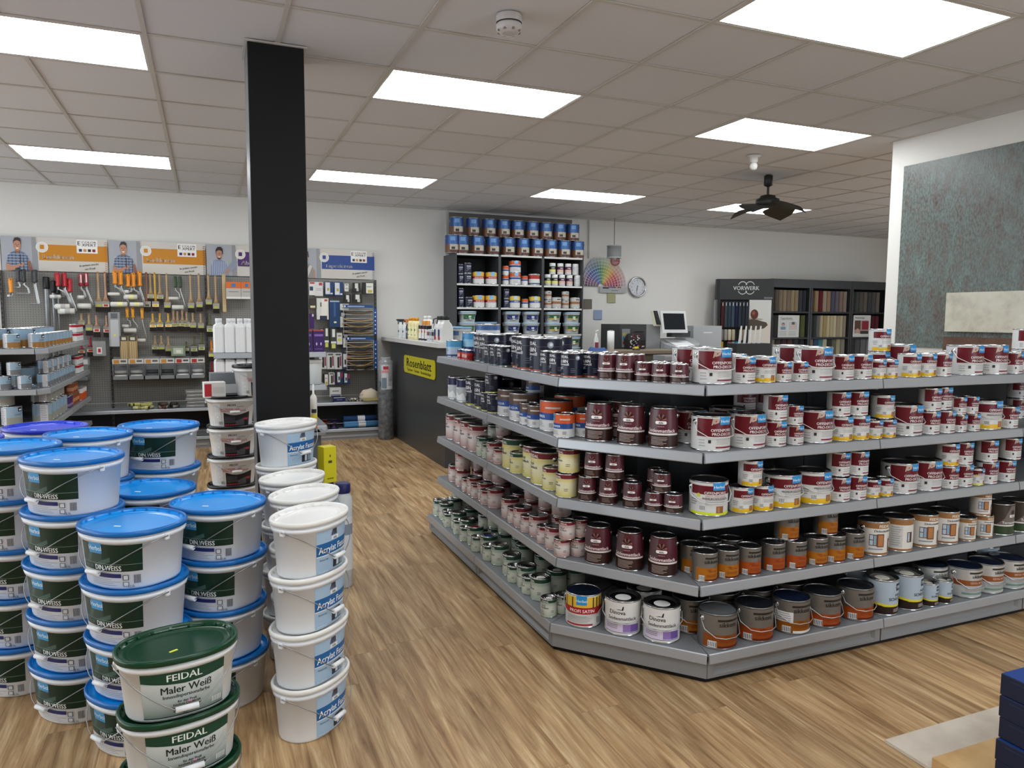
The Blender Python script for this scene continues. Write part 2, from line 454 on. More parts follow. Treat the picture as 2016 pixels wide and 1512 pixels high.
def dick(r, h, sg):
    it = [('r', -180, 180, .80, .955, '#94683f'), ('r', -180, 180, .045, .1, '#94683f'), ('t', 'FEIDAL', 0, .83, .085, '#f2ead9'), ('t', 'Dickschichtlasur', 0, .70, .068, '#242c3a'),
          ('r', -60, -28, .3, .63, '#5a3320'), ('r', -58, -46, .32, .46, '#b3c6d6'), ('r', -58, -46, .48, .61, '#b3c6d6'), ('r', -44, -34, .32, .61, '#8fa2b4'), ('r', -32, -4, .27, .65, '#6d4127'), ('r', -28, -8, .3, .62, '#a9713f'), ('r', 18, 60, .12, .5, '#6b3f27'), ('r', 26, 36, .25, .42, '#c9c6bf'), ('r', -60, -8, .19, .23, '#8e939b')]
    return can(r, h, it, base='#d6d3cc', seg=sg, lug=r > .06)
kind('DL', 'large brown-and-white can with shutter picture', 'paint can', lambda: dick(.0685, .165, 28))
kind('DM', 'medium brown-and-white can with shutter picture', 'paint can', lambda: dick(.0485, .118, 20))
kind('DX', 'large brown-banded can turned away', 'paint can', lambda: can(.0685, .165, [('r', -180, 180, .80, .955, '#94683f'), ('r', -180, 180, .045, .1, '#94683f'), ('r', -75, -30, .14, .78, '#c5c4c0')] + lines(-72, -34, .18, .76, 9, '#97979a') + [('r', -12, 10, .3, .6, '#5a3320'), ('r', -10, -1, .32, .58, '#9fb2c2')], base='#d6d3cc', seg=28, lug=True))
def holz(r, h, sg):
    it = [('r', -180, 180, .045, .27, '#211413'), ('p', [(-100, .40), (-40, .33), (10, .30), (80, .33), (80, .25), (10, .25), (-40, .26), (-100, .32)], '#d8c92e'), ('p', [(-100, .32), (-40, .27), (-100, .25)], '#211413'), ('r', 6, 60, .70, .9, '#1d2a3c'), ('t', 'FEIDAL', 32, .76, .08, '#dfe6ec'),
          ('t', 'HOLZ', 22, .54, .08, '#1e2c40'), ('t', 'SCHUTZ', 6, .43, .085, '#1e2c40')] + lines(-5, 50, .1, .2, 3, '#cfc8c4')
    return can(r, h, it, base='#a5b3c0', seg=sg, lug=r > .06, style='recess', lid=M('#c9c8c0', .25, .8), cap=M('#dad7c8', .4))
kind('HL', 'large pale blue can with yellow wave', 'paint can', lambda: holz(.072, .168, 30))
kind('HM', 'medium pale blue can with yellow wave', 'paint can', lambda: holz(.045, .112, 20))
kind('TG', 'dark olive and brown can with white stripe', 'paint can', lambda: can(.07, .165, [('r', -180, 180, .045, .28, '#2f4227'), ('r', -95, 95, .30, .34, '#d9d9d4'), ('p', [(-60, .34), (-30, .55), (-5, .95), (40, .95), (70, .34)], '#6d625c'), ('t', 'Terrassenöl', -4, .38, .08, '#eceae6'), ('r', -10, 22, .58, .66, '#e9e6e4'), ('t', 'düfa', 6, .6, .05, '#2a1718'), ('c', 6, .74, .07, '#2a1718')], base='#3c332c', seg=28, lug=True))
kind('uL', 'large tapered maroon can', 'paint can', lambda: can(.0625, .172, dufa_items(), base='#4a1e25', barrel=.13, seg=30, lug=True))
kind('uM', 'medium tapered maroon can', 'paint can', lambda: can(.042, .113, dufa_items(False), base='#4a1e25', barrel=.08, seg=22))
kind('uS', 'small tapered maroon can', 'paint can', lambda: can(.0395, .083, dufa_items(False), base='#4a1e25', barrel=.08, seg=20))
kind('PS', 'yellow, red and white paint can with wire handle', 'paint can', lambda: can(.079, .15, [('r', -180, 180, .62, .93, '#e0b73c'), ('r', -180, 180, .42, .62, '#a81e28')] + [('r', -78 + 14 * i, -74 + 14 * i, .60, .92, '#2a2320') for i in (0, 1, 3, 8, 9, 10)] + [('r', -20, 14, .70, .98, '#2b8ccb'), ('t', 'Herbol', -3, .78, .09, '#d8ecf8'), ('t', 'PROFI SATIN', -2, .47, .1, '#f3e8e6'), ('r', -58, 34, .08, .13, '#a81e28')] + lines(-55, 40, .16, .36, 5, '#a6a6a8') + barcode(48, 62, .1, .35), base='#d9d9d8', seg=32, bail=(1, .4), lid=M('#131c2e', .12, .3)))
kind('DI', 'white can with violet block and black lid', 'paint can', lambda: can(.078, .155, [('t', 'Dinova', -14, .62, .12, '#26262b'), ('p', [(-20, .74), (-8, .77), (0, .76), (3, .85), (7, .86), (5, .74), (-6, .75)], '#26262b'), ('t', 'Seidenmattlack', 2, .46, .1, '#38383d'), ('r', -60, 60, .1, .37, '#d6cbe4'), ('r', 5, 60, .13, .34, '#9277b8'), ('r', 30, 60, .13, .34, '#6f55a0'), ('r', -60, 60, .365, .38, '#3c3450'), ('r', -60, 60, .1, .112, '#3c3450')] + lines(-55, -10, .2, .34, 3, '#77767a'), base='#d8d7d5', seg=32, bail=(1, .38), lid=M('#0c0d10', .15, .2), style='recess', cap=M('#e3e3e0', .4)))
for a, (c, nm) in {'o': ('#a94a26', 'rust foot'), 't': ('#1d5350', 'teal foot'), 'y': ('#b7b52c', 'lime foot')}.items():
    kind('N' + a, 'large navy can with ' + nm, 'paint can', lambda c=c: can(.0805, .17, albin_items(c), base='#11142b', seg=30, lug=False))
    kind('n' + a, 'small navy can with ' + nm, 'paint can', lambda c=c: can(.05, .113, albin_items(c), base='#11142b', seg=20))
def primer(r, h, top, sg, txt):
    return can(r, h, [('r', -180, 180, .60, .955, top), ('r', -180, 95, .38, .60, '#23488a'), ('r', -45, -15, .72, .97, '#4b9bc4'), ('c', -30, .85, .08, '#2a6ea0'), ('r', -60, -20, .60, .72, '#d98a6c' if top != '#5d4a40' else '#7a655a'), ('t', txt, -2, .44, .09, '#d9e2ef'), ('r', 20, 75, .74, .80, '#c9bcb2')] + lines(-42, 15, .14, .32, 4, '#8d8f92') + barcode(35, 55, .12, .32), base='#cfd0cf', seg=sg)
kind('pL', 'large orange, blue and white primer can', 'paint can', lambda: primer(.0805, .15, '#c9552a', 30, 'PRIMER'))
kind('pM', 'medium orange, blue and white primer can', 'paint can', lambda: primer(.05, .112, '#c9552a', 20, 'PRIMER'))
kind('bL', 'large brown, blue and white primer can', 'paint can', lambda: primer(.0805, .15, '#5d4a40', 30, 'PRIMER AQUA'))
kind('bM', 'medium brown, blue and white primer can', 'paint can', lambda: primer(.05, .112, '#5d4a40', 20, 'PRIMER'))
kind('cL', 'large sky blue can', 'paint can', lambda: can(.0805, .165, [('r', -180, 180, .62, .955, '#3b87b8'), ('r', -180, 180, .62, .72, '#7fb3cf'), ('r', -180, 180, .045, .42, '#22345f'), ('t', 'LUX', -10, .68, .14, '#1c2736'), ('c', 80, .8, .08, '#c8cdd0')] + lines(-40, 30, .1, .4, 5, '#c9d6df'), base='#8fbad0', seg=28))
kind('cM', 'small sky blue can', 'paint can', lambda: can(.055, .112, [('r', -180, 180, .6, .955, '#4d8fb8'), ('r', -180, 180, .045, .5, '#a9b3c4'), ('r', -180, 180, .045, .15, '#28406e')] + lines(-50, 30, .1, .5, 6, '#2b416b'), base='#8fbad0', seg=20))
kind('rS', 'tiny red can', 'paint can', lambda: can(.03, .066, [('r', -180, 180, .045, .5, '#a3211f'), ('r', -180, 180, .75, .955, '#1f3766'), ('r', -40, 40, .3, .6, '#d5a49c')], base='#c23a30', seg=14))
kind('wL', 'large white can with pale blue rim', 'paint can', lambda: can(.0805, .225, [('r', -180, 180, .82, .955, '#3f5f93'), ('t', 'LUX', -20, .5, .16, '#1c2736'), ('c', 30, .55, .1, '#aab0b4'), ('r', 55, 75, .2, .6, '#8c5f4e')], base='#cfd2d4', seg=28))
kind('gW', 'large grey-white can with navy top', 'paint can', lambda: can(.076, .15, [('r', -180, 180, .66, .955, '#1b2148'), ('c', -12, .8, .1, '#c9cdd6'), ('c', -12, .8, .07, '#1b2148'), ('p', [(-60, .1), (-40, .45), (-10, .5), (15, .3), (40, .42), (60, .1)], '#e2e4e6')] + lines(-50, 20, .55, .65, 1, '#eceef0'), base='#b4b9bd', seg=26, lug=True))

# ---- plastic buckets
def bucket(A, B, H, lidc, items, body='#dfe3e8', taper=.1, bail=None, gripc='#dfe2e4', lid_in=None, seg=44, clear=None, name='bucket', sticker=None):
    root = empty(name)
    kf = lambda z: 1 - taper * (1 - max(0, min(1, z / H)))
    m = MB(); BM = M(body, .35); LM = M(lidc, .28)
    g = 0.0
    rings = [ring_oval(A, B, kf(0), 0.0, seg, -.012), ring_oval(A, B, kf(0), 0.002, seg, -.003), ring_oval(A, B, kf(0), .010, seg), ring_oval(A, B, kf(H * .82), H * .82, seg), ring_oval(A, B, kf(H * .82), H * .822, seg, .005), ring_oval(A, B, 1, H * .90, seg, .006), ring_oval(A, B, 1, H * .905, seg, .001), ring_oval(A, B, 1, H * .94, seg, .001)]
    m.loft(rings, BM, True, BM)
    m.build('body', root)
    m = MB(); li = M(lid_in or lidc, .22)
    z = H * .935
    rings = [ring_oval(A, B, 1, z, seg, .004), ring_oval(A, B, 1, z + .001, seg, .0095), ring_oval(A, B, 1, z + .013, seg, .0105), ring_oval(A, B, 1, z + .0185, seg, .0075), ring_oval(A, B, 1, z + .019, seg, .003), ring_oval(A, B, 1, z + .013, seg, .0), ring_oval(A, B, 1, z + .004, seg, -.004), ring_oval(A, B, 1, z + .0055, seg, -.02), ring_oval(A, B, 1, z + .003, seg, -.028)]
    m.loft(rings, [LM] * 5 + [li] * 3, True, None, li)
    for i in range(seg):   # locking teeth round the inner wall of the lid
        if i % 2: continue
        p = ring_oval(A, B, 1, z + .0135, seg, -.0015)[i]; n = Vector((p[0], p[1], 0)).normalized(); t = Vector((-n.y, n.x, 0)) * .004; P = Vector(p)
        m.poly([P - t, P + t, P + t - n * .005 - Vector((0, 0, .005)), P - t - n * .005 - Vector((0, 0, .005))], LM)
    if sticker: m.box(-.028, -B * .35, z + .003, -.004, -B * .35 + .008, z + .0038, sticker, rot=(.35, 'Z'))
    m.build('lid', root)
    sf, T = surf_oval(A, B, kf)
    Rq = T / 2 / PI
    m = MB(); prints(m, sf, conv(items, Rq, H), arc=.018, off0=.0006); m.build('label', root)
    if bail:
        m = MB(); zl = H * .86; ax = A * 1.0
        for sg in (-1, 1):
            m.bbox(sg * ax - .006 + sg * .004, -.009, zl - .016, sg * ax + .006 + sg * .004, .009, zl + .008, BM, .003)
        zz, fwd, side = bail  # lowest height, distance in front, grip half length
        yb = -B - fwd; ax2 = ax + .012
        P = []
        for i in range(9):
            u = i / 8; P.append((-ax2 + (ax2 - side) * u ** 1.6 if i else -ax2, yb * math.sin(u * PI / 2), zl - (zl - zz) * (1 - math.cos(u * PI / 2)) ** .8 if i else zl))
        Q = [(-x, y, z_) for x, y, z_ in reversed(P)]
        m.tube(P + Q, .0019, M('#97999b', .35, .8), 5)
        m.build('wire_handle', root)
        m = MB(); m.tube([(-side, yb, zz), (side, yb, zz)], .0085, gripc, 8); m.build('grip', root)
    return root
def din_items():
    G = '#0b2a1d'
    it = [('r', -26, 62, .33, .80, G), ('r', -26, 12, .42, .78, '#25403a'), ('p', [(-18, .44), (-6, .72), (0, .72), (-10, .44)], '#3f5a53'), ('p', [(2, .46), (24, .58), (24, .5), (12, .44)], '#3f5a53'), ('r', -26, 62, .452, .459, '#7a948b'), ('r', -9, 13, .63, .87, '#3b8fc6'), ('t', 'Herbol', 2, .68, .085, '#d9ecf6'), ('t', 'PROFI', -12, .35, .075, '#6d837b', 'c', .8), ('t', 'DIN WEISS', 19, .348, .09, '#f2f4f3', 'c', .95),
          ('r', 5, 37, .22, .29, '#232a63')] + lines(-8, 37, .07, .2, 4, '#9aa0a8', .2) + [('r', 39, 46, .18, .27, '#4b5058'), ('r', 40, 45, .19, .26, '#c9ced2'), ('r', 39, 46, .07, .15, '#6a7078'), ('r', 40, 45, .08, .14, '#d2d6d9')] + [('r', 52 + i * 1.6, 52.8 + i * 1.6, .12, .27, '#55585e') for i in range(5)] + [('t', '12.5L', 49, .055, .04, '#5b6068')]
    return it
def feid_items():
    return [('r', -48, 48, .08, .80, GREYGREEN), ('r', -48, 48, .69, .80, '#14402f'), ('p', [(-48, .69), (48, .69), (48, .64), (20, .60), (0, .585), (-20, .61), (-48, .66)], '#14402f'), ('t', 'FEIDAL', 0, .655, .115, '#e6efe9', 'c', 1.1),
            ('t', 'Maler Weiß', 2, .455, .12, '#15251f', 'c', 1.0), ('t', 'Innendispersionsfarbe', 2, .375, .058, '#15251f', 'c', 1.05), ('c', 5, .27, .05, '#c9a9bd', .7), ('t', 'für den Profi', 2, .285, .042, '#1e2c28'), ('t', 'höchste Deckkraft', 2, .235, .042, '#1e2c28'), ('t', 'hochweiß · ergiebig', 2, .185, .042, '#1e2c28'), ('t', 'nach DIN 13 300', 0, .135, .04, '#1e2c28'), ('t', 'ELF', 0, .09, .035, '#1e2c28'), ('r', -48, 48, .07, .085, '#123024')] + [('r', 32 + i * 2.2, 33 + i * 2.2, .13, .22, '#e8ecea') for i in range(6)]
def acryl_items():
    B1 = '#9fb9d0'
    return [('r', -38, 52, .04, .80, B1), ('r', -38, 52, .36, .58, '#1e5f99'), ('p', [(-38, .36), (52, .36), (52, .31), (20, .335), (-38, .345)], '#dfe5ea'), ('t', 'Acrylat Fassadenfarbe', -34, .40, .125, '#f2f4f6', 'l', .92),
            ('c', 6, .69, .001, '#2c1a1c')] + [('p', [(2 - 9 + q * 3.2, .68), (2 - 5 + q * 2, .79), (2 - 3.4 + q * 2, .79), (2 - 7 + q * 3.2, .68)], '#33191b') for q in range(5)] + [('r', -6, 12, .60, .665, '#e3e5e6'), ('t', 'düfa', 3, .61, .045, '#33191b'),
            ('p', [(0, .08), (0, .27), (6, .30), (22, .31), (30, .25), (32, .08)], '#28313a'), ('r', 9, 16, .1, .24, '#c4cdd4'), ('r', 19, 24, .1, .24, '#8ea0ad'), ('r', 26, 29, .1, .22, '#c4cdd4'), ('t', 'Reinacrylat', -32, .27, .035, '#476684', 'l'), ('t', '10 l weiß matt', -34, .06, .03, '#dfe7ee', 'l')]
def profi_items():
    return [('r', -58, -38, .12, .78, '#c2c2c0')] + lines(-57, -40, .5, .76, 7, '#a7a7a7', .3) + [('c', -47, .34, .05, '#9d9d9d'), ('c', -47, .34, .042, '#d2d2d0'), ('t', 'PROFI', -8, .69, .075, '#2a2a2c'), ('t', 'Gewebekleber', 16, .655, .035, '#77777a', 'c', .9), ('t', 'GLASGEWEBE- UND', -14, .575, .05, '#b3303a', 'c', 1.1), ('t', 'RENOVIERVLIESKLEBER', -2, .51, .055, '#b3303a', 'c', 1.1),
            ('p', [(-30, .03), (-30, .49), (-12, .41), (0, .39), (16, .41), (44, .49), (44, .03)], '#201c1d'), ('p', [(4, .05), (4, .2), (28, .3), (28, .05)], '#4d4a4b'), ('r', 28, 40, .22, .29, '#9c2f3a')] + lines(-28, 10, .14, .36, 5, '#6b6869', .25) + [('r', -28 + i * 7, -23 + i * 7, .055, .1, '#a93540') for i in range(5)] + [('r', -44, -36, .1, .2, '#8a8a8a')]
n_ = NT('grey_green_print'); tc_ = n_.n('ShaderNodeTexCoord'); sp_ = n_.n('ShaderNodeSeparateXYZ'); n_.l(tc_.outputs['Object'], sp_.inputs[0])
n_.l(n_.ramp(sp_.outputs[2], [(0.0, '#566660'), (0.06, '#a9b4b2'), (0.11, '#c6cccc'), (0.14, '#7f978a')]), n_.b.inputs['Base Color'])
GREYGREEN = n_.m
kind('kA', 'blue-lidded white bucket with green label', 'bucket', lambda: bucket(.168, .150, .197, '#1268b4', din_items(), bail=(.06, .004, .03), lid_in='#0a95ee', sticker='#e6f0ee', name='paint_bucket'))
kind('kD', 'dark-blue-lidded white oval bucket', 'bucket', lambda: bucket(.168, .150, .197, '#2a3fc0', din_items(), bail=(.06, .004, .03), lid_in='#2c46d6', sticker='#b9d0f0', name='paint_bucket'))
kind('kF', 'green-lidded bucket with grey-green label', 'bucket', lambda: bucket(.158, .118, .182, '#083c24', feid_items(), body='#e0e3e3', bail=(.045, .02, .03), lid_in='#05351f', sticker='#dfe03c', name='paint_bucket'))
kind('kW', 'white-lidded bucket with pale blue label', 'bucket', lambda: bucket(.147, .105, .2, '#e4e4e0', acryl_items(), body='#e4e7ea', bail=(.065, .02, .028), lid_in='#e6e6e3', gripc='#e4e6e8', name='paint_bucket'))
kind('kP', 'black-lidded bucket with red lettering', 'bucket', lambda: bucket(.148, .12, .197, '#141517', profi_items(), body='#e2e2e0', taper=.13, bail=(.10, .004, .03), lid_in='#1b1c1f', gripc='#cfcfcd', name='paint_bucket'))
def tub(lab, stripe=None, lidc='#a9c6da'):
    it = [('r', -48, 42, .34, .76, lab), ('r', -10, 12, .48, .66, '#c9d6cf')] + ([('r', -48, 42, .34, .48, stripe)] if stripe else []) + lines(-30, 40, .16, .26, 1, '#6d7072')
    return bucket(.115, .09, .14, lidc, it, body='#cdd2d3', taper=.12, seg=20, bail=(.05, .004, .015), name='paint_tub')
kind('tg', 'small white tub with green label', 'tub', lambda: tub('#2b6a3a'))
kind('tb', 'small white tub with navy label', 'tub', lambda: tub('#25306f'))
kind('ty', 'small white tub with green and yellow label', 'tub', lambda: tub('#2c5d34', '#d3b455'))
kind('tw', 'wide white tub with pale blue lid', 'tub', lambda: bucket(.15, .1, .15, '#7fa9cc', [('r', -60, 60, .5, .78, '#4f6f9b')], body='#cdd2d3', taper=.12, seg=24, name='paint_tub'))
# ---- bookcase tins
kind('xB', 'blue-topped wood stain can with house picture', 'paint can', lambda: can(.088, .225, [('r', -180, 180, .48, .955, '#24467f'), ('r', -30, 30, .50, .95, '#3c6cab'), ('r', -20, 20, .68, .9, '#6f9bd0'), ('r', -180, -25, .045, .48, '#6d4630'), ('r', -25, 60, .1, .48, '#b9b2a2'), ('r', -12, 18, .2, .34, '#3a3433'), ('r', -25, 60, .045, .18, '#5b3630')], base='#3a3a46', seg=22, lug=True))
kind('xY', 'yellow, red and white tin', 'paint can', lambda: can(.078, .155, [('r', -180, 180, .62, .955, '#dcae35'), ('r', -180, 180, .44, .62, '#a81e28'), ('r', -25, 15, .68, .97, '#7fb2d6'), ('t', 'PROFI SATIN', 0, .48, .1, '#f3e8e6')], base='#d2d2cf', seg=18))
kind('xZ', 'yellow, blue and white tin', 'paint can', lambda: can(.078, .155, [('r', -180, 180, .62, .955, '#d9bb35'), ('r', -180, 180, .44, .62, '#2b4f94'), ('r', -25, 15, .68, .97, '#b9c9c6'), ('t', 'PROFI', 0, .48, .1, '#e3e8f6')], base='#d2d2cf', seg=18))
kind('xO', 'orange, blue and white tin', 'paint can', lambda: can(.078, .155, [('r', -180, 180, .66, .955, '#c9552a'), ('r', -180, 180, .46, .62, '#23488a'), ('r', -25, 15, .74, .97, '#7fb2d6')] + lines(-40, 30, .12, .4, 3, '#909090'), base='#d2d2cf', seg=18))
kind('xo', 'small orange, blue and white tin', 'paint can', lambda: can(.046, .12, [('r', -180, 180, .66, .955, '#c9552a'), ('r', -180, 180, .46, .62, '#23488a')], base='#d2d2cf', seg=14))
kind('xR', 'red and white tin', 'paint can', lambda: can(.078, .15, [('r', -180, 180, .55, .9, '#a3302c'), ('r', 0, 20, .8, .95, '#2f7f60'), ('r', -180, 180, .08, .2, '#41557c')], base='#cfcdc8', seg=18))
kind('xN', 'small navy tin', 'paint can', lambda: can(.05, .12, [('r', -30, 30, .62, .74, '#a9adb9'), ('r', -30, 20, .46, .54, '#8a8fa0'), ('p', [(-38, .15), (-20, .38), (8, .40), (-14, .3)], '#6c7080')], base='#1a1e33', seg=14))
kind('xn', 'navy tin', 'paint can', lambda: can(.062, .13, [('r', -30, 30, .62, .74, '#a9adb9'), ('r', -30, 20, .46, .54, '#8a8fa0'), ('p', [(-38, .15), (-20, .38), (8, .40), (-14, .3)], '#6c7080')], base='#1a1e33', seg=16))
kind('xW', 'brown and silver tin', 'paint can', lambda: can(.07, .15, [('r', -180, 180, .4, .62, '#94633f'), ('r', -20, 25, .75, .83, '#2c2725')], base='#b5b4af', seg=18))
kind('xw', 'small brown and silver tin', 'paint can', lambda: can(.05, .115, [('r', -180, 180, .4, .62, '#94633f'), ('r', -20, 25, .75, .83, '#2c2725')], base='#b5b4af', seg=14))
def jar(lab, lab2):
    root = empty('pigment_jar'); m = MB()
    m.lathe([(.041, 0), (.045, .004), (.045, .11), (.039, .122)], '#dcdcda', 14, cap0='#dcdcda'); m.build('body', root)
    m = MB(); m.lathe([(.041, .12), (.043, .122), (.043, .146), (.039, .151)], '#e9e9e8', 14, cap1='#e9e9e8'); m.build('lid', root)
    m = MB(); prints(m, surf_round(lambda z: .045, .045), conv([('r', -100, 100, .5, .8, lab), ('r', -100, 100, .25, .5, lab2), ('t', 'MIX', 0, .56, .14, '#e8e8e8')], .045, .135), arc=.012); m.build('label', root)
    return root
kind('jy', 'white jar with black and yellow label', 'jar', lambda: jar('#262a22', '#dcd37a'))
kind('jr', 'white jar with plum and red label', 'jar', lambda: jar('#4a2140', '#d9b0a4'))
kind('jw', 'plain white jar', 'jar', lambda: jar('#c5c6c8', '#cfd0d0'))
# ---- tins of the left display
def lt(r, h, foot, lab, lid=None, dark=False, sg=24):
    it = [('r', -180, 180, .045, .36, foot), ('p', [(-90, .36), (-30, .40), (40, .44), (100, .42), (100, .36), (-90, .36)], foot)] + ([('r', -62, -18, .06, .93, '#d2d0d2')] + lines(-58, -24, .12, .88, 8, '#a5a3a8') if lab else []) + [('r', 48, 78, .72, .93, '#232b38'), ('r', 54, 74, .77, .85, '#dfe4ea')] + lines(28, 75, .5, .62, 2, '#4e5a68', .3)
    return can(r, h, it, base='#8fa9bd' if not dark else '#2b2e36', seg=sg, lug=not lab and r > .06)
kind('lL', 'large oak-footed pale blue can', 'paint can', lambda: lt(.0805, .15, '#9a6d34', False))
kind('lM', 'medium oak-footed pale blue can', 'paint can', lambda: lt(.0565, .112, '#9a6d34', True, sg=20))
kind('lG', 'medium grey-footed pale blue can', 'paint can', lambda: lt(.0475, .105, '#6f7174', True, sg=20))
kind('lH', 'large grey can with navy logo patch', 'paint can', lambda: lt(.0805, .15, '#9b9c98', False))
kind('lW', 'large pale blue can with red line', 'paint can', lambda: lt(.07, .15, '#96968c', True))
kind('lK', 'large black can', 'paint can', lambda: can(.075, .13, [('c', 30, .6, .2, '#8a8c90'), ('c', 30, .6, .14, '#26282e'), ('c', 32, .62, .07, '#c9cacc')], base='#26282e', seg=24))
kind('lS', 'small white can with red top', 'paint can', lambda: can(.035, .085, [('r', -180, 180, .62, .9, '#a31f30'), ('r', 10, 50, .3, .5, '#4a4f55')], base='#d9d9d8', seg=16))
kind('lV', 'small violet bottle', 'bottle', lambda: can(.035, .11, [('r', -60, 60, .2, .4, '#8a7a9a')], base='#4b2d66', seg=14))
kind('lO', 'small orange bottle', 'bottle', lambda: can(.028, .12, [('r', -180, 180, .6, .955, '#dedbd6')], base='#cc5420', seg=12))
kind('lU', 'copper-brown can', 'paint can', lambda: can(.05, .105, [('r', -60, 60, .3, .6, '#c08a66')], base='#8c4a2a', seg=18))

PROTO = {}
PH = {}
def place(k, x, y, z, rz, label, cat=None, group=None):
    if k not in PROTO:
        PROTO[k] = [KDEF[k][2](), False]
        if k[0] in 'xl': PROTO[k][0].name = 'paint_tin'
        PROTO[k].append([c for c in col.objects if c.parent == PROTO[k][0]])
    root, used, kids = PROTO[k]
    if not used:
        root.location = (x, y, z); root.rotation_euler = (0, 0, rz); PROTO[k][1] = True; o = root
    else: o = tree_copy(root, kids, (x, y, z), rz)
    tag(o, label, cat or KDEF[k][1], group)
    return o
ORD = ['', 'first', 'second', 'third', 'fourth', 'fifth', 'sixth', 'seventh', 'eighth', 'ninth', 'tenth', 'eleventh', 'twelfth', 'thirteenth', 'fourteenth', 'fifteenth', 'sixteenth', 'seventeenth', 'eighteenth', 'nineteenth', 'twentieth']
def ordw(n, N):
    if N == 1: return 'only one'
    if n == 1: return 'leftmost'
    if n == N: return 'rightmost'
    return (ORD[n] if n <= 20 else 'twenty-' + ORD[n - 20]) + ' from left'
def stock(rows, place_name, group):
    """rows: (kind, x, y, z, rot, upper) ; label each by kind and its order from the left on that shelf"""
    by = {}
    for r in rows: by.setdefault((KDEF[r[0]][0], r[5]), []).append(r)
    for (desc, upp), rs in by.items():
        rs.sort(key=lambda r: (math.atan2(r[1], r[2])))
        for i, r in enumerate(rs):
            lab = desc + (', stacked,' if upp else ',') + ' ' + ordw(i + 1, len(rs)) + ' ' + place_name
            place(r[0], r[1], r[2], r[3], R(r[4]), lab, group=group)
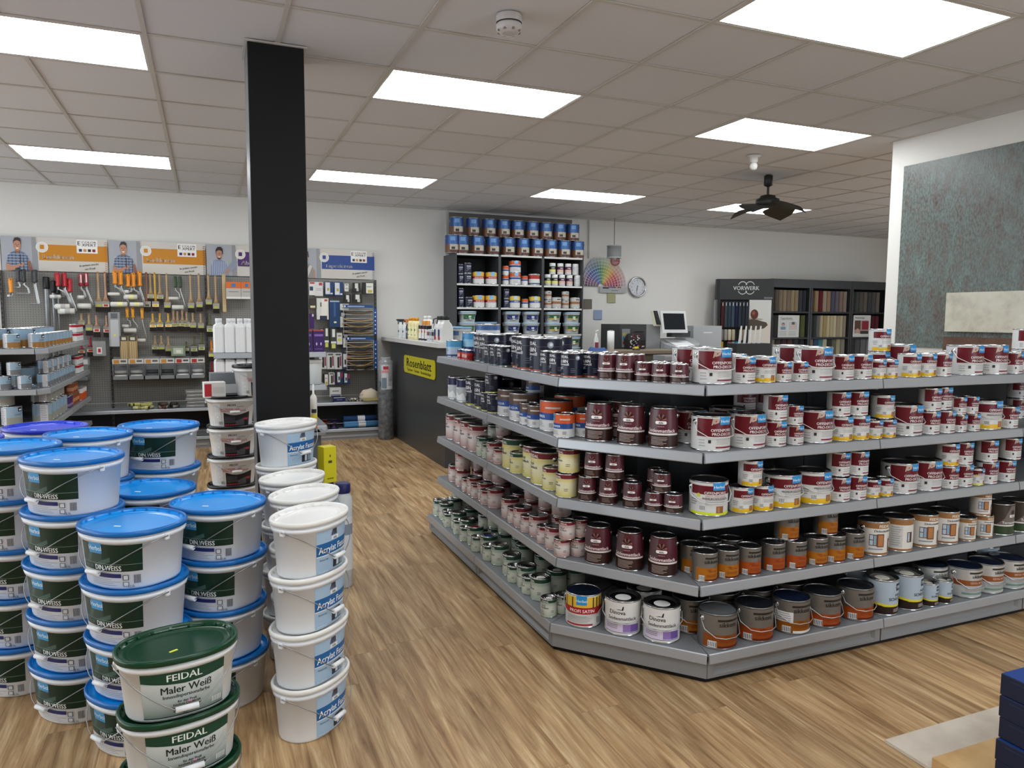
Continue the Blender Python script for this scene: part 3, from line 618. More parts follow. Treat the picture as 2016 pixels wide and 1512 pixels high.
STOCK = {
'R1': 'OL 1.961 2.520 1.230 0 0;OL 1.977 2.690 1.230 0 0;OM 2.095 2.484 1.230 0 0;YM 2.203 2.484 1.230 0 0;OS 2.296 2.472 1.230 0 0;OS 2.389 2.472 1.230 0 0;OL 2.510 2.514 1.230 0 0;OL 2.553 2.700 1.230 0 0;OM 2.651 2.484 1.230 0 0;OM 2.762 2.484 1.230 0 0;YM 3.103 2.680 1.343 0 1;YM 3.103 2.680 1.230 0 0;OL 3.246 2.690 1.230 0 0;YS 2.854 2.472 1.230 0 0;YS 2.931 2.472 1.230 0 0;YM 3.075 2.484 1.230 0 0;YM 3.178 2.484 1.230 0 0;OM 3.285 2.484 1.230 0 0;OL 3.497 2.514 1.230 0 0;OL 3.679 2.515 1.230 0 0;OM 3.808 2.484 1.230 0 0;OM 4.163 2.660 1.343 0 1;OM 4.163 2.660 1.230 0 0;OM 2.214 2.680 1.230 0 0;OM 3.640 2.680 1.230 0 0',
'R2': 'OL 1.984 2.704 0.952 0 0;OL 1.960 2.514 0.952 0 0;OL 2.147 2.515 0.952 0 0;OL 2.194 2.700 0.952 0 0;OM 2.276 2.484 0.952 0 0;OM 2.276 2.484 1.065 0 1;OS 2.379 2.472 0.952 0 0;OS 2.372 2.472 1.040 0 1;OM 2.426 2.711 1.065 0 1;OM 2.426 2.711 0.952 0 0;OM 2.329 2.744 1.065 0 1;OM 2.329 2.744 0.952 0 0;OL 2.528 2.514 0.952 0 0;YM 2.662 2.484 0.952 0 0;YM 2.764 2.484 0.952 0 0;OM 2.648 2.490 1.065 0 1;OM 2.750 2.484 1.065 0 1;YM 2.933 2.500 1.040 0 1;YS 2.853 2.472 0.952 0 0;YS 2.939 2.472 0.952 0 0;OL 3.098 2.515 0.952 0 0;OM 3.226 2.484 0.952 0 0;OM 3.333 2.484 0.952 0 0;OM 3.226 2.484 1.065 0 1;OM 3.326 2.502 1.065 0 1;OS 3.422 2.472 0.952 0 0;OS 3.518 2.472 0.952 0 0;OS 3.410 2.472 1.040 0 1;OS 3.498 2.472 1.040 0 1;YL 3.662 2.514 0.952 0 0;OM 3.801 2.484 0.952 0 0;OM 4.237 2.720 1.065 0 1;OM 4.237 2.720 0.952 0 0',
'R3': 'YM 2.112 2.490 0.674 0 0;YM 2.218 2.484 0.674 0 0;YM 2.152 2.484 0.787 0 1;YL 2.357 2.514 0.674 0 0;YL 2.535 2.515 0.674 0 0;OM 2.664 2.484 0.674 0 0;OM 2.766 2.484 0.674 0 0;OM 2.671 2.498 0.787 0 1;OM 2.773 2.486 0.787 0 1;YS 2.858 2.472 0.674 0 0;YS 2.941 2.472 0.674 0 0;OL 3.084 2.514 0.674 0 0;OL 3.251 2.514 0.674 0 0;OM 3.381 2.484 0.674 0 0;OM 3.485 2.484 0.674 0 0;ES 3.573 2.472 0.674 0 0;OM 3.671 2.484 0.674 0 0;OM 3.806 2.484 0.674 0 0;YM 3.375 2.484 0.787 0 1;OM 3.477 2.484 0.787 0 1;OM 3.662 2.484 0.787 0 1;OM 3.841 2.484 0.787 0 1;OL 2.357 2.677 0.674 0 0;EL 1.968 2.525 0.674 -12 0',
'R4': 's1 1.954 2.609 0.392 0 0;s1 1.942 2.502 0.392 0 0;s1 2.053 2.499 0.392 0 0;s2 2.170 2.495 0.392 0 0;s2 2.306 2.497 0.392 0 0;s2 2.420 2.487 0.392 0 0;s1 2.545 2.487 0.392 0 0;s1 2.652 2.487 0.392 0 0;s1 2.769 2.487 0.392 0 0;s1 2.395 2.513 0.518 0 1;s1 2.625 2.512 0.518 0 1;s1 2.060 2.626 0.392 0 0;s1 2.166 2.612 0.392 0 0;DL 2.917 2.502 0.392 0 0;DL 3.251 2.502 0.392 0 0;DL 3.401 2.502 0.392 0 0;DM 3.537 2.483 0.392 0 0;DM 3.666 2.483 0.392 0 0;DM 3.642 2.485 0.511 0 1;TG 3.818 2.504 0.392 0 0;TG 3.966 2.504 0.392 0 0;DX 3.080 2.502 0.392 0 0',
'R5': 'S4 1.971 2.444 0.130 0 0;S1 1.957 2.614 0.130 0 0;S2 2.166 2.444 0.130 0 0;S3 2.371 2.444 0.130 0 0;S2 2.553 2.444 0.130 0 0;S2 2.755 2.444 0.130 0 0;S1 2.132 2.621 0.130 0 0;S1 2.306 2.594 0.130 0 0;S2 2.510 2.602 0.130 0 0;HL 2.916 2.436 0.130 0 0;HL 3.078 2.436 0.130 0 0;HM 3.194 2.409 0.130 0 0;HM 3.293 2.409 0.130 0 0;SW 3.491 2.444 0.130 0 0;SW 3.654 2.444 0.130 0 0;SW 3.820 2.444 0.130 0 0;SW 3.349 2.524 0.130 0 0;HL 3.855 2.595 0.130 0 0;HL 2.916 2.582 0.130 0 0',
'C1': 'uM 1.636 2.829 1.230 -35 0;uM 1.686 2.759 1.230 -35 0;uM 1.763 2.798 1.230 -35 0;uM 1.758 3.014 1.230 -35 0;uS 1.779 2.625 1.230 -35 0;uS 1.826 2.559 1.230 -35 0;uS 1.741 2.697 1.230 -35 0;uS 1.836 2.725 1.230 -35 0;uS 1.859 2.634 1.230 -35 0;no 1.538 2.979 1.230 -75 0;no 1.637 2.954 1.230 -75 0;no 1.628 3.059 1.230 -75 0;no 1.667 3.190 1.230 -75 0',
'C2': 'uL 1.627 2.877 0.952 -38 0;uL 1.718 2.750 0.952 -38 0;uL 1.803 2.631 0.952 -38 0;uL 1.752 2.899 0.952 -38 0;pM 1.518 3.008 0.952 -70 0;pM 1.619 2.999 0.952 -70 0',
'C3': 'uM 1.585 2.900 0.674 -35 0;uM 1.645 2.816 0.674 -35 0;uM 1.713 2.723 0.674 -35 0;uS 1.769 2.639 0.674 -35 0;uS 1.827 2.579 0.674 -35 0;uM 1.603 2.876 0.788 -35 1;uM 1.662 2.792 0.788 -35 1;uS 1.796 2.623 0.758 -35 1;uS 1.825 2.709 0.758 -35 1;uS 1.870 2.775 0.674 -35 0;uM 1.762 2.817 0.674 -35 0;uS 1.825 2.709 0.674 -35 0',
'C4': 'uL 1.631 2.871 0.392 -38 0;uL 1.721 2.745 0.392 -38 0;uL 1.818 2.630 0.392 -38 0;Ps 1.509 2.999 0.392 -60 0;Ps 1.524 2.977 0.480 -60 1;Ps 1.584 2.980 0.392 -60 0;Ps 1.598 2.984 0.480 -60 1',
'C5': 'PS 1.543 2.844 0.130 -33 0;DI 1.665 2.704 0.130 -33 0;DI 1.783 2.579 0.130 -33 0;DI 1.812 2.763 0.130 -33 0;QS 1.428 2.966 0.130 -60 0;GS 1.504 2.976 0.130 -60 0',
'L1': 'cL 1.706 4.776 1.230 -90 0;cM 1.572 4.801 1.230 -90 0;wL 1.750 4.619 1.230 -90 0;rS 1.515 4.466 1.230 -90 0;rS 1.515 4.380 1.230 -90 0;rS 1.509 4.316 1.230 -90 0;Nt 1.605 4.258 1.230 -90 0;Nt 1.583 4.097 1.230 -90 0;nt 1.529 3.960 1.230 -90 0;nt 1.529 3.859 1.230 -90 0;nt 1.529 3.757 1.230 -90 0;Nt 1.765 4.289 1.230 -90 0;No 1.604 3.648 1.230 -90 0;No 1.568 3.489 1.230 -90 0;No 1.571 3.326 1.230 -90 0;No 1.750 3.568 1.230 -90 0;no 1.529 3.183 1.230 -90 0;no 1.529 3.081 1.230 -90 0',
'L2': 'gW 1.566 4.676 0.952 -90 0;gW 1.566 4.493 0.952 -90 0;Ny 1.571 4.311 0.952 -90 0;Ny 1.571 4.148 0.952 -90 0;ny 1.529 4.011 0.952 -90 0;ny 1.529 3.909 0.952 -90 0;ny 1.529 3.937 1.066 -90 1;Ny 1.750 4.251 0.952 -90 0;bL 1.579 3.787 0.952 -90 0;bL 1.566 3.581 0.952 -90 0;bM 1.530 3.437 0.952 -90 0;bM 1.529 3.335 0.952 -90 0;bM 1.672 3.661 0.952 -90 0;bM 1.660 3.652 1.065 -90 1;pL 1.575 3.211 0.952 -90 0;pL 1.750 3.406 0.952 -90 0',
'L3': 'PL 1.571 4.727 0.674 -90 0;PL 1.573 4.564 0.674 -90 0;PL 1.564 4.402 0.674 -90 0;PL 1.560 4.239 0.674 -90 0;GM 1.530 4.091 0.674 -90 0;GS 1.518 4.002 0.674 -90 0;GM 1.674 4.305 0.674 -90 0;GM 1.640 4.284 0.787 -90 1;GS 1.613 4.132 0.674 -90 0;GS 1.607 4.137 0.762 -90 1;PM 1.529 3.913 0.674 -90 0;Ps 1.518 3.819 0.674 -90 0;PM 1.643 4.048 0.674 -90 0;PM 1.641 4.055 0.787 -90 1;PM 1.615 3.859 0.674 -90 0;WL 1.571 3.693 0.674 -90 0;WM 1.529 3.559 0.674 -90 0;VL 1.584 3.438 0.674 -90 0;VL 1.560 3.277 0.674 -90 0;VM 1.529 3.148 0.674 -90 0;VM 1.679 3.219 0.674 -90 0;VM 1.647 3.233 0.787 -90 1;VM 1.529 3.000 0.674 -90 0;VM 1.542 3.002 0.787 -90 1;VM 1.599 3.074 0.674 -90 0',
'L4': 'PM 1.540 4.675 0.392 -90 0;PM 1.540 4.525 0.392 -90 0;PM 1.540 4.525 0.505 -90 1;Ps 1.517 4.367 0.392 -90 0;PM 1.536 4.280 0.392 -90 0;PM 1.640 4.484 0.392 -90 0;PM 1.640 4.484 0.505 -90 1;Ps 1.517 4.193 0.392 -90 0;PM 1.544 4.108 0.392 -90 0;PM 1.600 4.163 0.505 -90 1;PM 1.616 4.180 0.392 -90 0;Ps 1.517 4.023 0.392 -90 0;PM 1.545 3.938 0.392 -90 0;PM 1.630 4.052 0.392 -90 0;PM 1.620 4.057 0.505 -90 1;PM 1.540 3.706 0.392 -90 0;PM 1.640 3.788 0.392 -90 0;Ps 1.518 3.598 0.392 -90 0;PM 1.530 3.509 0.392 -90 0;PM 1.640 3.616 0.392 -90 0;PM 1.640 3.616 0.505 -90 1;PM 1.640 3.432 0.505 -90 1;PM 1.640 3.432 0.392 -90 0;Ps 1.517 3.415 0.392 -90 0;PM 1.542 3.329 0.392 -90 0;Ps 1.518 3.214 0.392 -90 0;PM 1.530 3.114 0.392 -90 0;PM 1.640 3.268 0.392 -90 0;PM 1.640 3.268 0.505 -90 1',
'L5': 'GM 1.468 4.803 0.130 -90 0;GM 1.480 4.702 0.130 -90 0;GM 1.672 4.806 0.130 -90 0;GM 1.610 4.806 0.243 -90 1;GS 1.459 4.600 0.130 -90 0;GM 1.570 4.806 0.130 -90 0;GM 1.485 4.445 0.130 -90 0;GS 1.445 4.524 0.130 -90 0;GM 1.595 4.508 0.130 -90 0;GM 1.744 4.734 0.130 -90 0;RM 1.693 4.538 0.130 -90 0;RM 1.680 4.534 0.243 -90 1;GM 1.483 4.265 0.130 -90 0;GS 1.453 4.349 0.130 -90 0;GS 1.568 4.370 0.130 -90 0;GS 1.442 4.186 0.130 -90 0;RM 1.477 4.104 0.130 -90 0;RS 1.564 4.124 0.130 -90 0;RS 1.540 4.116 0.218 -90 1;BM 1.586 4.037 0.130 -90 0;BM 1.588 4.043 0.243 -90 1;RS 1.443 3.977 0.130 -90 0;BM 1.486 3.898 0.130 -90 0;GS 1.449 3.799 0.130 -90 0;GM 1.484 3.716 0.130 -90 0;GM 1.600 3.908 0.130 -90 0;GM 1.600 3.908 0.243 -90 1;GM 1.640 3.794 0.130 -90 0;GM 1.640 3.794 0.243 -90 1;GM 1.480 3.535 0.130 -90 0;GM 1.613 3.676 0.130 -90 0;GM 1.716 3.669 0.130 -90 0;GS 1.450 3.431 0.130 -90 0;GM 1.484 3.347 0.130 -90 0;GM 1.640 3.473 0.130 -90 0;GS 1.455 3.253 0.130 -90 0;QM 1.481 3.167 0.130 -90 0;QM 1.600 3.232 0.130 -90 0;GM 1.703 3.228 0.130 -90 0',
}
# ---------------------------------------------------------------- the room
def wall_mat():
    n = NT('white_woodchip_wall'); n.b.inputs['Roughness'].default_value = .85
    n.b.inputs['Base Color'].default_value = lin('#dcdad5')
    tc = n.n('ShaderNodeTexCoord'); no = n.n('ShaderNodeTexNoise', i_Scale=160.0, i_Detail=3.0); n.l(tc.outputs['Object'], no.inputs['Vector'])
    bp = n.n('ShaderNodeBump', i_Strength=.25, i_Distance=.004); n.l(no.outputs[0], bp.inputs['Height']); n.l(bp.outputs[0], n.b.inputs['Normal'])
    return n.m
WALL = wall_mat()
def wall(name, x0, y0, x1, y1, label, z1=CEIL + .25):
    m = MB(); m.box(x0, y0, 0, x1, y1, z1, WALL); return struct(m.build(name), label)
YB = 9.42
wall('wall_back', -6.1, YB, 11.6, YB + .15, 'off-white back wall behind the tool racks and till area')
def shopwall(name, label, horiz, c0, c1, a0, a1, holes, zs=(.35, 2.6)):
    # a wall with framed openings added out of view to let daylight in
    m = MB(); 
    def bx(a, b, z0, z1):
        if horiz: m.box(a, c0, z0, b, c1, z1, WALL)
        else: m.box(c0, a, z0, c1, b, z1, WALL)
    bx(a0, a1, 0, zs[0]); bx(a0, a1, zs[1], CEIL + .25); p = a0
    for h0, h1 in holes: bx(p, h0, *zs); p = h1
    bx(p, a1, *zs); struct(m.build(name), label)
    for i, (h0, h1) in enumerate(holes):
        WN[0] += 1; f = MB(); F_ = M('#4b4d50', .4); mid = (h0 + h1) / 2
        for a, b, z0, z1 in ((h0, h1, zs[0], zs[0] + .05), (h0, h1, zs[1] - .05, zs[1]), (h0, h0 + .05, *zs), (h1 - .05, h1, *zs), (mid - .03, mid + .03, *zs)):
            if horiz: f.box(a, c0 + .02, z0, b, c1 - .02, z1, F_)
            else: f.box(c0 + .02, a, z0, c1 - .02, b, z1, F_)
        struct(f.build('added_window_%d' % WN[0]), 'dark-framed shop window behind the viewer')
WN = [0]
shopwall('wall_left', 'off-white left wall with shop windows', False, -6.25, -6.1, -3.1, YB + .15, [(1.2, 4.4), (5.0, 9.0)])
shopwall('wall_front', 'off-white wall with shop windows behind the viewer', True, -3.25, -3.1, -6.1, 11.6, [(2.4, 5.4)])
shopwall('wall_far_right', 'off-white far right wall with shop windows', False, 11.6, 11.75, -3.1, YB + .15, [(3.0, 6.0)])
w = wall('wall_right', 5.05, .6, 5.3, 4.33, 'white partition wall carrying the grey-green sample panel')
# floor of vinyl planks
def plank_mat():
    n = NT('oak_vinyl'); tc = n.n('ShaderNodeTexCoord'); oi = n.n('ShaderNodeObjectInfo')
    add = n.n('ShaderNodeVectorMath', operation='ADD'); mul = n.n('ShaderNodeVectorMath', operation='SCALE'); mul.inputs['Scale'].default_value = 37.0
    cmb = n.n('ShaderNodeCombineXYZ'); n.l(oi.outputs['Random'], cmb.inputs[0]); n.l(oi.outputs['Random'], cmb.inputs[1]); n.l(oi.outputs['Random'], cmb.inputs[2]); n.l(cmb.outputs[0], mul.inputs[0])
    n.l(tc.outputs['Object'], add.inputs[0]); n.l(mul.outputs[0], add.inputs[1])
    mp = n.n('ShaderNodeMapping'); mp.inputs['Scale'].default_value = (1.0, .075, 1.0); n.l(add.outputs[0], mp.inputs[0])
    n1 = n.n('ShaderNodeTexNoise', i_Scale=26.0, i_Detail=6.0, i_Roughness=.62, i_Distortion=.7); n.l(mp.outputs[0], n1.inputs['Vector'])
    mp2 = n.n('ShaderNodeMapping'); mp2.inputs['Scale'].default_value = (1.0, .03, 1.0); n.l(add.outputs[0], mp2.inputs[0])
    n2 = n.n('ShaderNodeTexNoise', i_Scale=110.0, i_Detail=3.0, i_Roughness=.6); n.l(mp2.outputs[0], n2.inputs['Vector'])
    n3 = n.n('ShaderNodeTexNoise', i_Scale=3.2, i_Detail=2.0); mp3 = n.n('ShaderNodeMapping'); mp3.inputs['Scale'].default_value = (1.6, .35, 1.0); n.l(add.outputs[0], mp3.inputs[0]); n.l(mp3.outputs[0], n3.inputs['Vector'])
    c1 = n.ramp(n1.outputs[0], [(.28, '#7c5a38'), (.42, '#a5825a'), (.56, '#c09f74'), (.72, '#dcc197')])
    c2 = n.ramp(n2.outputs[0], [(.3, '#9c948c'), (.55, '#ffffff')])
    mx = n.n('ShaderNodeMix', data_type='RGBA', blend_type='MULTIPLY'); mx.inputs[0].default_value = .4; n.l(c1, mx.inputs[6]); n.l(c2, mx.inputs[7])
    hsv = n.n('ShaderNodeHueSaturation'); hsv.inputs['Saturation'].default_value = 1.0
    mr = n.n('ShaderNodeMapRange'); mr.inputs[3].default_value = .80; mr.inputs[4].default_value = 1.0; n.l(oi.outputs['Random'], mr.inputs[0])
    ml = n.n('ShaderNodeMath', operation='MULTIPLY'); mr3 = n.n('ShaderNodeMapRange'); mr3.inputs[1].default_value = .3; mr3.inputs[2].default_value = .7; mr3.inputs[3].default_value = .82; mr3.inputs[4].default_value = 1.15; n.l(n3.outputs[0], mr3.inputs[0])
    n.l(mr.outputs[0], ml.inputs[0]); n.l(mr3.outputs[0], ml.inputs[1]); n.l(ml.outputs[0], hsv.inputs['Value']); n.l(mx.outputs[2], hsv.inputs['Color']); n.l(hsv.outputs[0], n.b.inputs['Base Color'])
    n.b.inputs['Roughness'].default_value = .5; n.b.inputs['Specular IOR Level'].default_value = .35
    bp = n.n('ShaderNodeBump', i_Strength=.12, i_Distance=.001); n.l(n2.outputs[0], bp.inputs['Height']); n.l(bp.outputs[0], n.b.inputs['Normal'])
    return n.m
OAK = plank_mat()
m = MB(); m.box(-6.1, -3.1, -.05, 11.6, YB, -.0045, M('#4a3a2b', .8)); floor = struct(m.build('floor'), 'oak-look vinyl plank floor')
PW, PL_ = .184, 1.22
m = MB(); m.box(-PW / 2 + .0004, -PL_ / 2 + .0004, -.004, PW / 2 - .0004, PL_ / 2 - .0004, 0, OAK)
pl0 = m.build('plank', floor); placed = 0
rest = MB()
rnd = random.Random(3)
def in_view(x, y, z, mg=.03):
    v = Vector((x, y, z - CAM_H)); d = v.dot(fw)
    if d < .2: return False
    return abs(v.dot(rt2) / d) < 1008 / 1445.13 + mg and abs(v.dot(up2) / d) < 756 / 1445.13 + mg
cand = []
for i in range(-34, 64):
    x = i * PW + .08; off = rnd.random() * PL_
    for j in range(-4, 9):
        y = j * PL_ + off
        if y - PL_ / 2 > YB or y + PL_ / 2 < -3.1 or x < -6.0 or x > 11.5: continue
        y0, y1 = max(y - PL_ / 2, -3.1), min(y + PL_ / 2, YB)
        vis = any(in_view(x + a, yy, 0, .05) for a in (-.09, .09) for yy in (y0, (y0 + y1) / 2, y1)) and not (x > 2.3 and y0 > 4.4) and not (x > 3.0 and 2.5 < y0)
        cand.append((not vis, math.hypot(x, y), x, y, y0, y1))
cand.sort()
for nv, d, x, y, y0, y1 in cand:
    full = (y0, y1) == (y - PL_ / 2, y + PL_ / 2)
    if not nv and placed < 295:
        if full:
            o = pl0 if placed == 0 else pl0.copy()
            if placed: col.objects.link(o); o.parent = floor
            o.location = (x, y, 0)
        else:
            q = MB(); q.box(-PW / 2 + .0004, y0 - y + .0004, -.004, PW / 2 - .0004, y1 - y - .0004, 0, OAK); o = q.build('plank', floor); o.location = (x, y, 0)
        placed += 1
    else: rest.box(x - PW / 2 + .0004, y0 + .0004, -.004, x + PW / 2 - .0004, y1 - .0004, 0, OAK)
o = rest.build('plank', floor); o['kind'] = 'stuff'
# ceiling: mineral tiles in a T-bar grid
def tile_mat():
    n = NT('mineral_tile'); tc = n.n('ShaderNodeTexCoord'); oi = n.n('ShaderNodeObjectInfo')
    no = n.n('ShaderNodeTexNoise', i_Scale=300.0, i_Detail=2.0); n.l(tc.outputs['Object'], no.inputs['Vector'])
    hsv = n.n('ShaderNodeHueSaturation'); hsv.inputs['Color'].default_value = lin('#d2d2d4')
    mr = n.n('ShaderNodeMapRange'); mr.inputs[3].default_value = .97; mr.inputs[4].default_value = 1.03; n.l(oi.outputs['Random'], mr.inputs[0]); n.l(mr.outputs[0], hsv.inputs['Value']); n.l(hsv.outputs[0], n.b.inputs['Base Color'])
    n.b.inputs['Roughness'].default_value = .9
    bp = n.n('ShaderNodeBump', i_Strength=.15, i_Distance=.002); n.l(no.outputs[0], bp.inputs['Height']); n.l(bp.outputs[0], n.b.inputs['Normal'])
    return n.m
TILE = tile_mat()
GX0, GY0, G = .3851, 3.6094 - .0, .625
m = MB(); m.box(-6.1, -3.1, CEIL + .1, 11.6, YB, CEIL + .2, M('#9a9894', .9)); ceiling = struct(m.build('ceiling'), 'suspended ceiling of grey square tiles')
lamps = [(1, 1), (5, 1), (3, -2), (-3, 1), (-3, 6), (1, 6), (5, 6), (9, 6), (9, 1), (-1, -4), (-3, -7), (1, -7), (5, -7), (9, -4), (-7, 1), (-7, 6), (-7, -4)]
taken = {(a + k, b) for a, b in lamps for k in (0, 1)}
m = MB(); m.box(.008, .008, 0, G - .008, G - .008, .015, TILE); t0 = m.build('tile', ceiling); nt = 0
rest = MB(); cand = []
for i in range(-11, 19):
    for j in range(-11, 10):
        x, y = GX0 + i * G, GY0 + j * G
        if (i, j) in taken or x > 11.5 or y > YB - .03 or x < -6.5 or y < -3.6: continue
        y1 = min(y + G, YB); vis = any(in_view(x + a, y + b, CEIL) for a in (0, G) for b in (0, G)) and not (x > 5.3 and y < 4.0)
        cand.append((not vis, math.hypot(x, y), x, y, y1))
cand.sort()
for nv, d, x, y, y1 in cand:
    if not nv and nt < 295:
        if y1 == y + G:
            o = t0 if nt == 0 else t0.copy()
            if nt: col.objects.link(o); o.parent = ceiling
        else: q = MB(); q.box(.008, .008, 0, G - .008, y1 - y - .004, .015, TILE); o = q.build('tile', ceiling)
        o.location = (x, y, CEIL + .006); nt += 1
    else: rest.box(x + .008, y + .008, CEIL + .006, x + G - .008, y1 - .004, CEIL + .021, TILE)
o = rest.build('tile', ceiling); o['kind'] = 'stuff'
m = MB(); BAR = M('#c2bfb9', .6)
def seg_free(i, j, vert):
    # grid bars stop at the lamps
    return not ((i - 1, j) in LMP and vert)
LMP = set(lamps)
for i in range(-10, 19):
    x = GX0 + i * G
    for j in range(-11, 10):
        if seg_free(i, j, True): m.box(x - .012, max(-3.1, GY0 + j * G), CEIL, x + .012, min(YB, GY0 + (j + 1) * G), CEIL + .004, BAR)
for j in range(-10, 10):
    y = GY0 + j * G; m.box(-6.1, y - .012, CEIL + .0005, 11.6, y + .012, CEIL + .0045, BAR)
m.build('grid_bars', ceiling)
m = MB(); m.box(-6.1, YB - .02, CEIL - .002, 11.6, YB, CEIL + .02, BAR); m.box(5.03, .6, CEIL - .002, 5.05, 4.35, CEIL + .02, BAR); m.build('edge_trim', ceiling)
# ceiling lamps
def lamp_mat():
    n = NT('prismatic_diffuser'); t = n.t; t.nodes.remove(n.b); out = t.nodes['Material Output']
    em = n.n('ShaderNodeEmission'); tc = n.n('ShaderNodeTexCoord'); vo = n.n('ShaderNodeTexVoronoi', i_Scale=95.0); n.l(tc.outputs['Object'], vo.inputs['Vector'])
    sp = n.n('ShaderNodeSeparateXYZ'); n.l(tc.outputs['Object'], sp.inputs[0])
    wv = n.n('ShaderNodeMath', operation='MULTIPLY'); wv.inputs[1].default_value = 2 * PI / .30; n.l(sp.outputs[1], wv.inputs[0])
    cs = n.n('ShaderNodeMath', operation='COSINE'); n.l(wv.outputs[0], cs.inputs[0])
    mr = n.n('ShaderNodeMapRange'); mr.inputs[1].default_value = -1; mr.inputs[2].default_value = 1; mr.inputs[3].default_value = .35; mr.inputs[4].default_value = 1.65; n.l(cs.outputs[0], mr.inputs[0])
    m2 = n.n('ShaderNodeMapRange'); m2.inputs[1].default_value = .0; m2.inputs[2].default_value = .75; m2.inputs[3].default_value = 1.25; m2.inputs[4].default_value = .7; n.l(vo.outputs['Distance'], m2.inputs[0])
    a = n.n('ShaderNodeMath', operation='MULTIPLY'); n.l(mr.outputs[0], a.inputs[0]); n.l(m2.outputs[0], a.inputs[1])
    b = n.n('ShaderNodeMath', operation='MULTIPLY'); b.inputs[1].default_value = LAMP_STRENGTH; n.l(a.outputs[0], b.inputs[0]); n.l(b.outputs[0], em.inputs[1])
    em.inputs[0].default_value = (.93, .97, 1.0, 1); n.l(em.outputs[0], out.inputs[0]); return n.m
DIFF = lamp_mat()
fm = MB(); FRM = M('#cfd0cf', .4)
for (a, b, c, d) in ((0.012, .012, 1.238, .026), (.012, .599, 1.238, .613), (.012, .026, .024, .599), (1.226, .026, 1.238, .599)): fm.box(a, b, .002, c, d, .03, FRM)
fm.box(.012, .012, .03, 1.238, .613, .034, FRM)
dm = MB(); dm.poly([(-.601, -.2865, 0), (-.601, .2865, 0), (.601, .2865, 0), (.601, -.2865, 0)], DIFF)
pos = {(1, 1): 'above the aisle right of the pillar', (5, 1): 'in front of the black fan', (3, -2): 'at the top right, largest in view', (-3, 1): 'at the top left edge', (-3, 6): 'left of the pillar near the back wall', (1, 6): 'right of the pillar near the back wall', (5, 6): 'above the can-filled bookcase', (9, 6): 'directly behind the black fan'}
L0 = None
for a, b in lamps:
    if L0 is None:
        L0 = empty('ceiling_light'); f1 = fm.build('frame', L0); d1 = dm.build('diffuser', L0); d1.location = (.625, .3125, .006); o = L0
    else: o = tree_copy(L0, [f1, d1], (0, 0, 0), 0)
    o.location = (GX0 + a * G, GY0 + b * G, CEIL)
    tag(o, 'flat rectangular ceiling light ' + pos.get((a, b), 'outside the picture'), 'ceiling light', None if (a, b) in pos else 'ceiling lights out of view')
# pillar
p = empty('pillar', (.377, 4.24, 0)); m = MB(); m.box(-.138, -.14, 0, .138, .14, CEIL, M('#08090b', .6, 0, .3)); struct(p, 'square black pillar from floor to ceiling'); m.build('shaft', p)
m = MB()
for x in (-.1395, .1385): m.box(x - .001, -.135, 0, x + .002, .14, CEIL, M('#5b5d5f', .4))
m.build('grey_side_panel', p)
m = MB(); m.box(-.155, -.157, CEIL - .006, .155, .157, CEIL + .0, M('#c5c3bf', .6)); m.build('ceiling_collar', p)
m = MB(); m.box(2.965, YB - .012, .0, 2.985, YB, CEIL, M('#c9c8c4', .5)); struct(m.build('trim_1'), 'pale vertical wall strip beside the bookcase')
m = MB(); m.box(5.09, YB - .02, 2.35, 5.11, YB, CEIL, M('#bdbbb6', .5)); struct(m.build('trim_2'), 'cable conduit on back wall above the colour fan')
m = MB()
for (a, b) in ((-6.1, 2.1), (2.9, 11.6)): m.box(a, YB - .012, 0, b, YB, .06, M('#8a7458', .5))
struct(m.build('baseboard_back'), 'slim wooden skirting along the back wall')
# ---------------------------------------------------------------- main L-shaped shelving island
SH = M('#85888c', .42, .25); LIP = M('#a3a6aa', .3, .3); DARKP = M('#17191d', .5); BASEM = M('#8d8f91', .4, .2); KICK = M('#0c0c0d', .6)
def shelf_poly(m, pts, z, th=.012, mat=None): m.prism([(x, y) for x, y in pts], 'z', z - th, z, mat or SH)
def lip(m, p, q, z, h=.042, t=.012, mat=None):
    """price rail along p->q: a slightly sloped strip with a rolled upper bead"""
    P, Q = Vector((p[0], p[1], 0)), Vector((q[0], q[1], 0)); d = (Q - P).normalized(); n = Vector((d.y, -d.x, 0))
    mat = mat or LIP
    sec = [(0, 0), (.004, .001), (.007, -.003), (t, -h + .004), (t - .002, -h), (0, -h)]
    r0 = [P + d * .001 + n * a + Vector((0, 0, z + b)) for a, b in sec]; r1 = [Q - d * .001 + n * a + Vector((0, 0, z + b)) for a, b in sec]
    m.loft([r0, r1], mat, False, mat, mat)
def lipset(mb, p, q, z, h=.042): lip(mb, p, q, z, h)
ZS = [1.23, .952, .674, .392, .13]
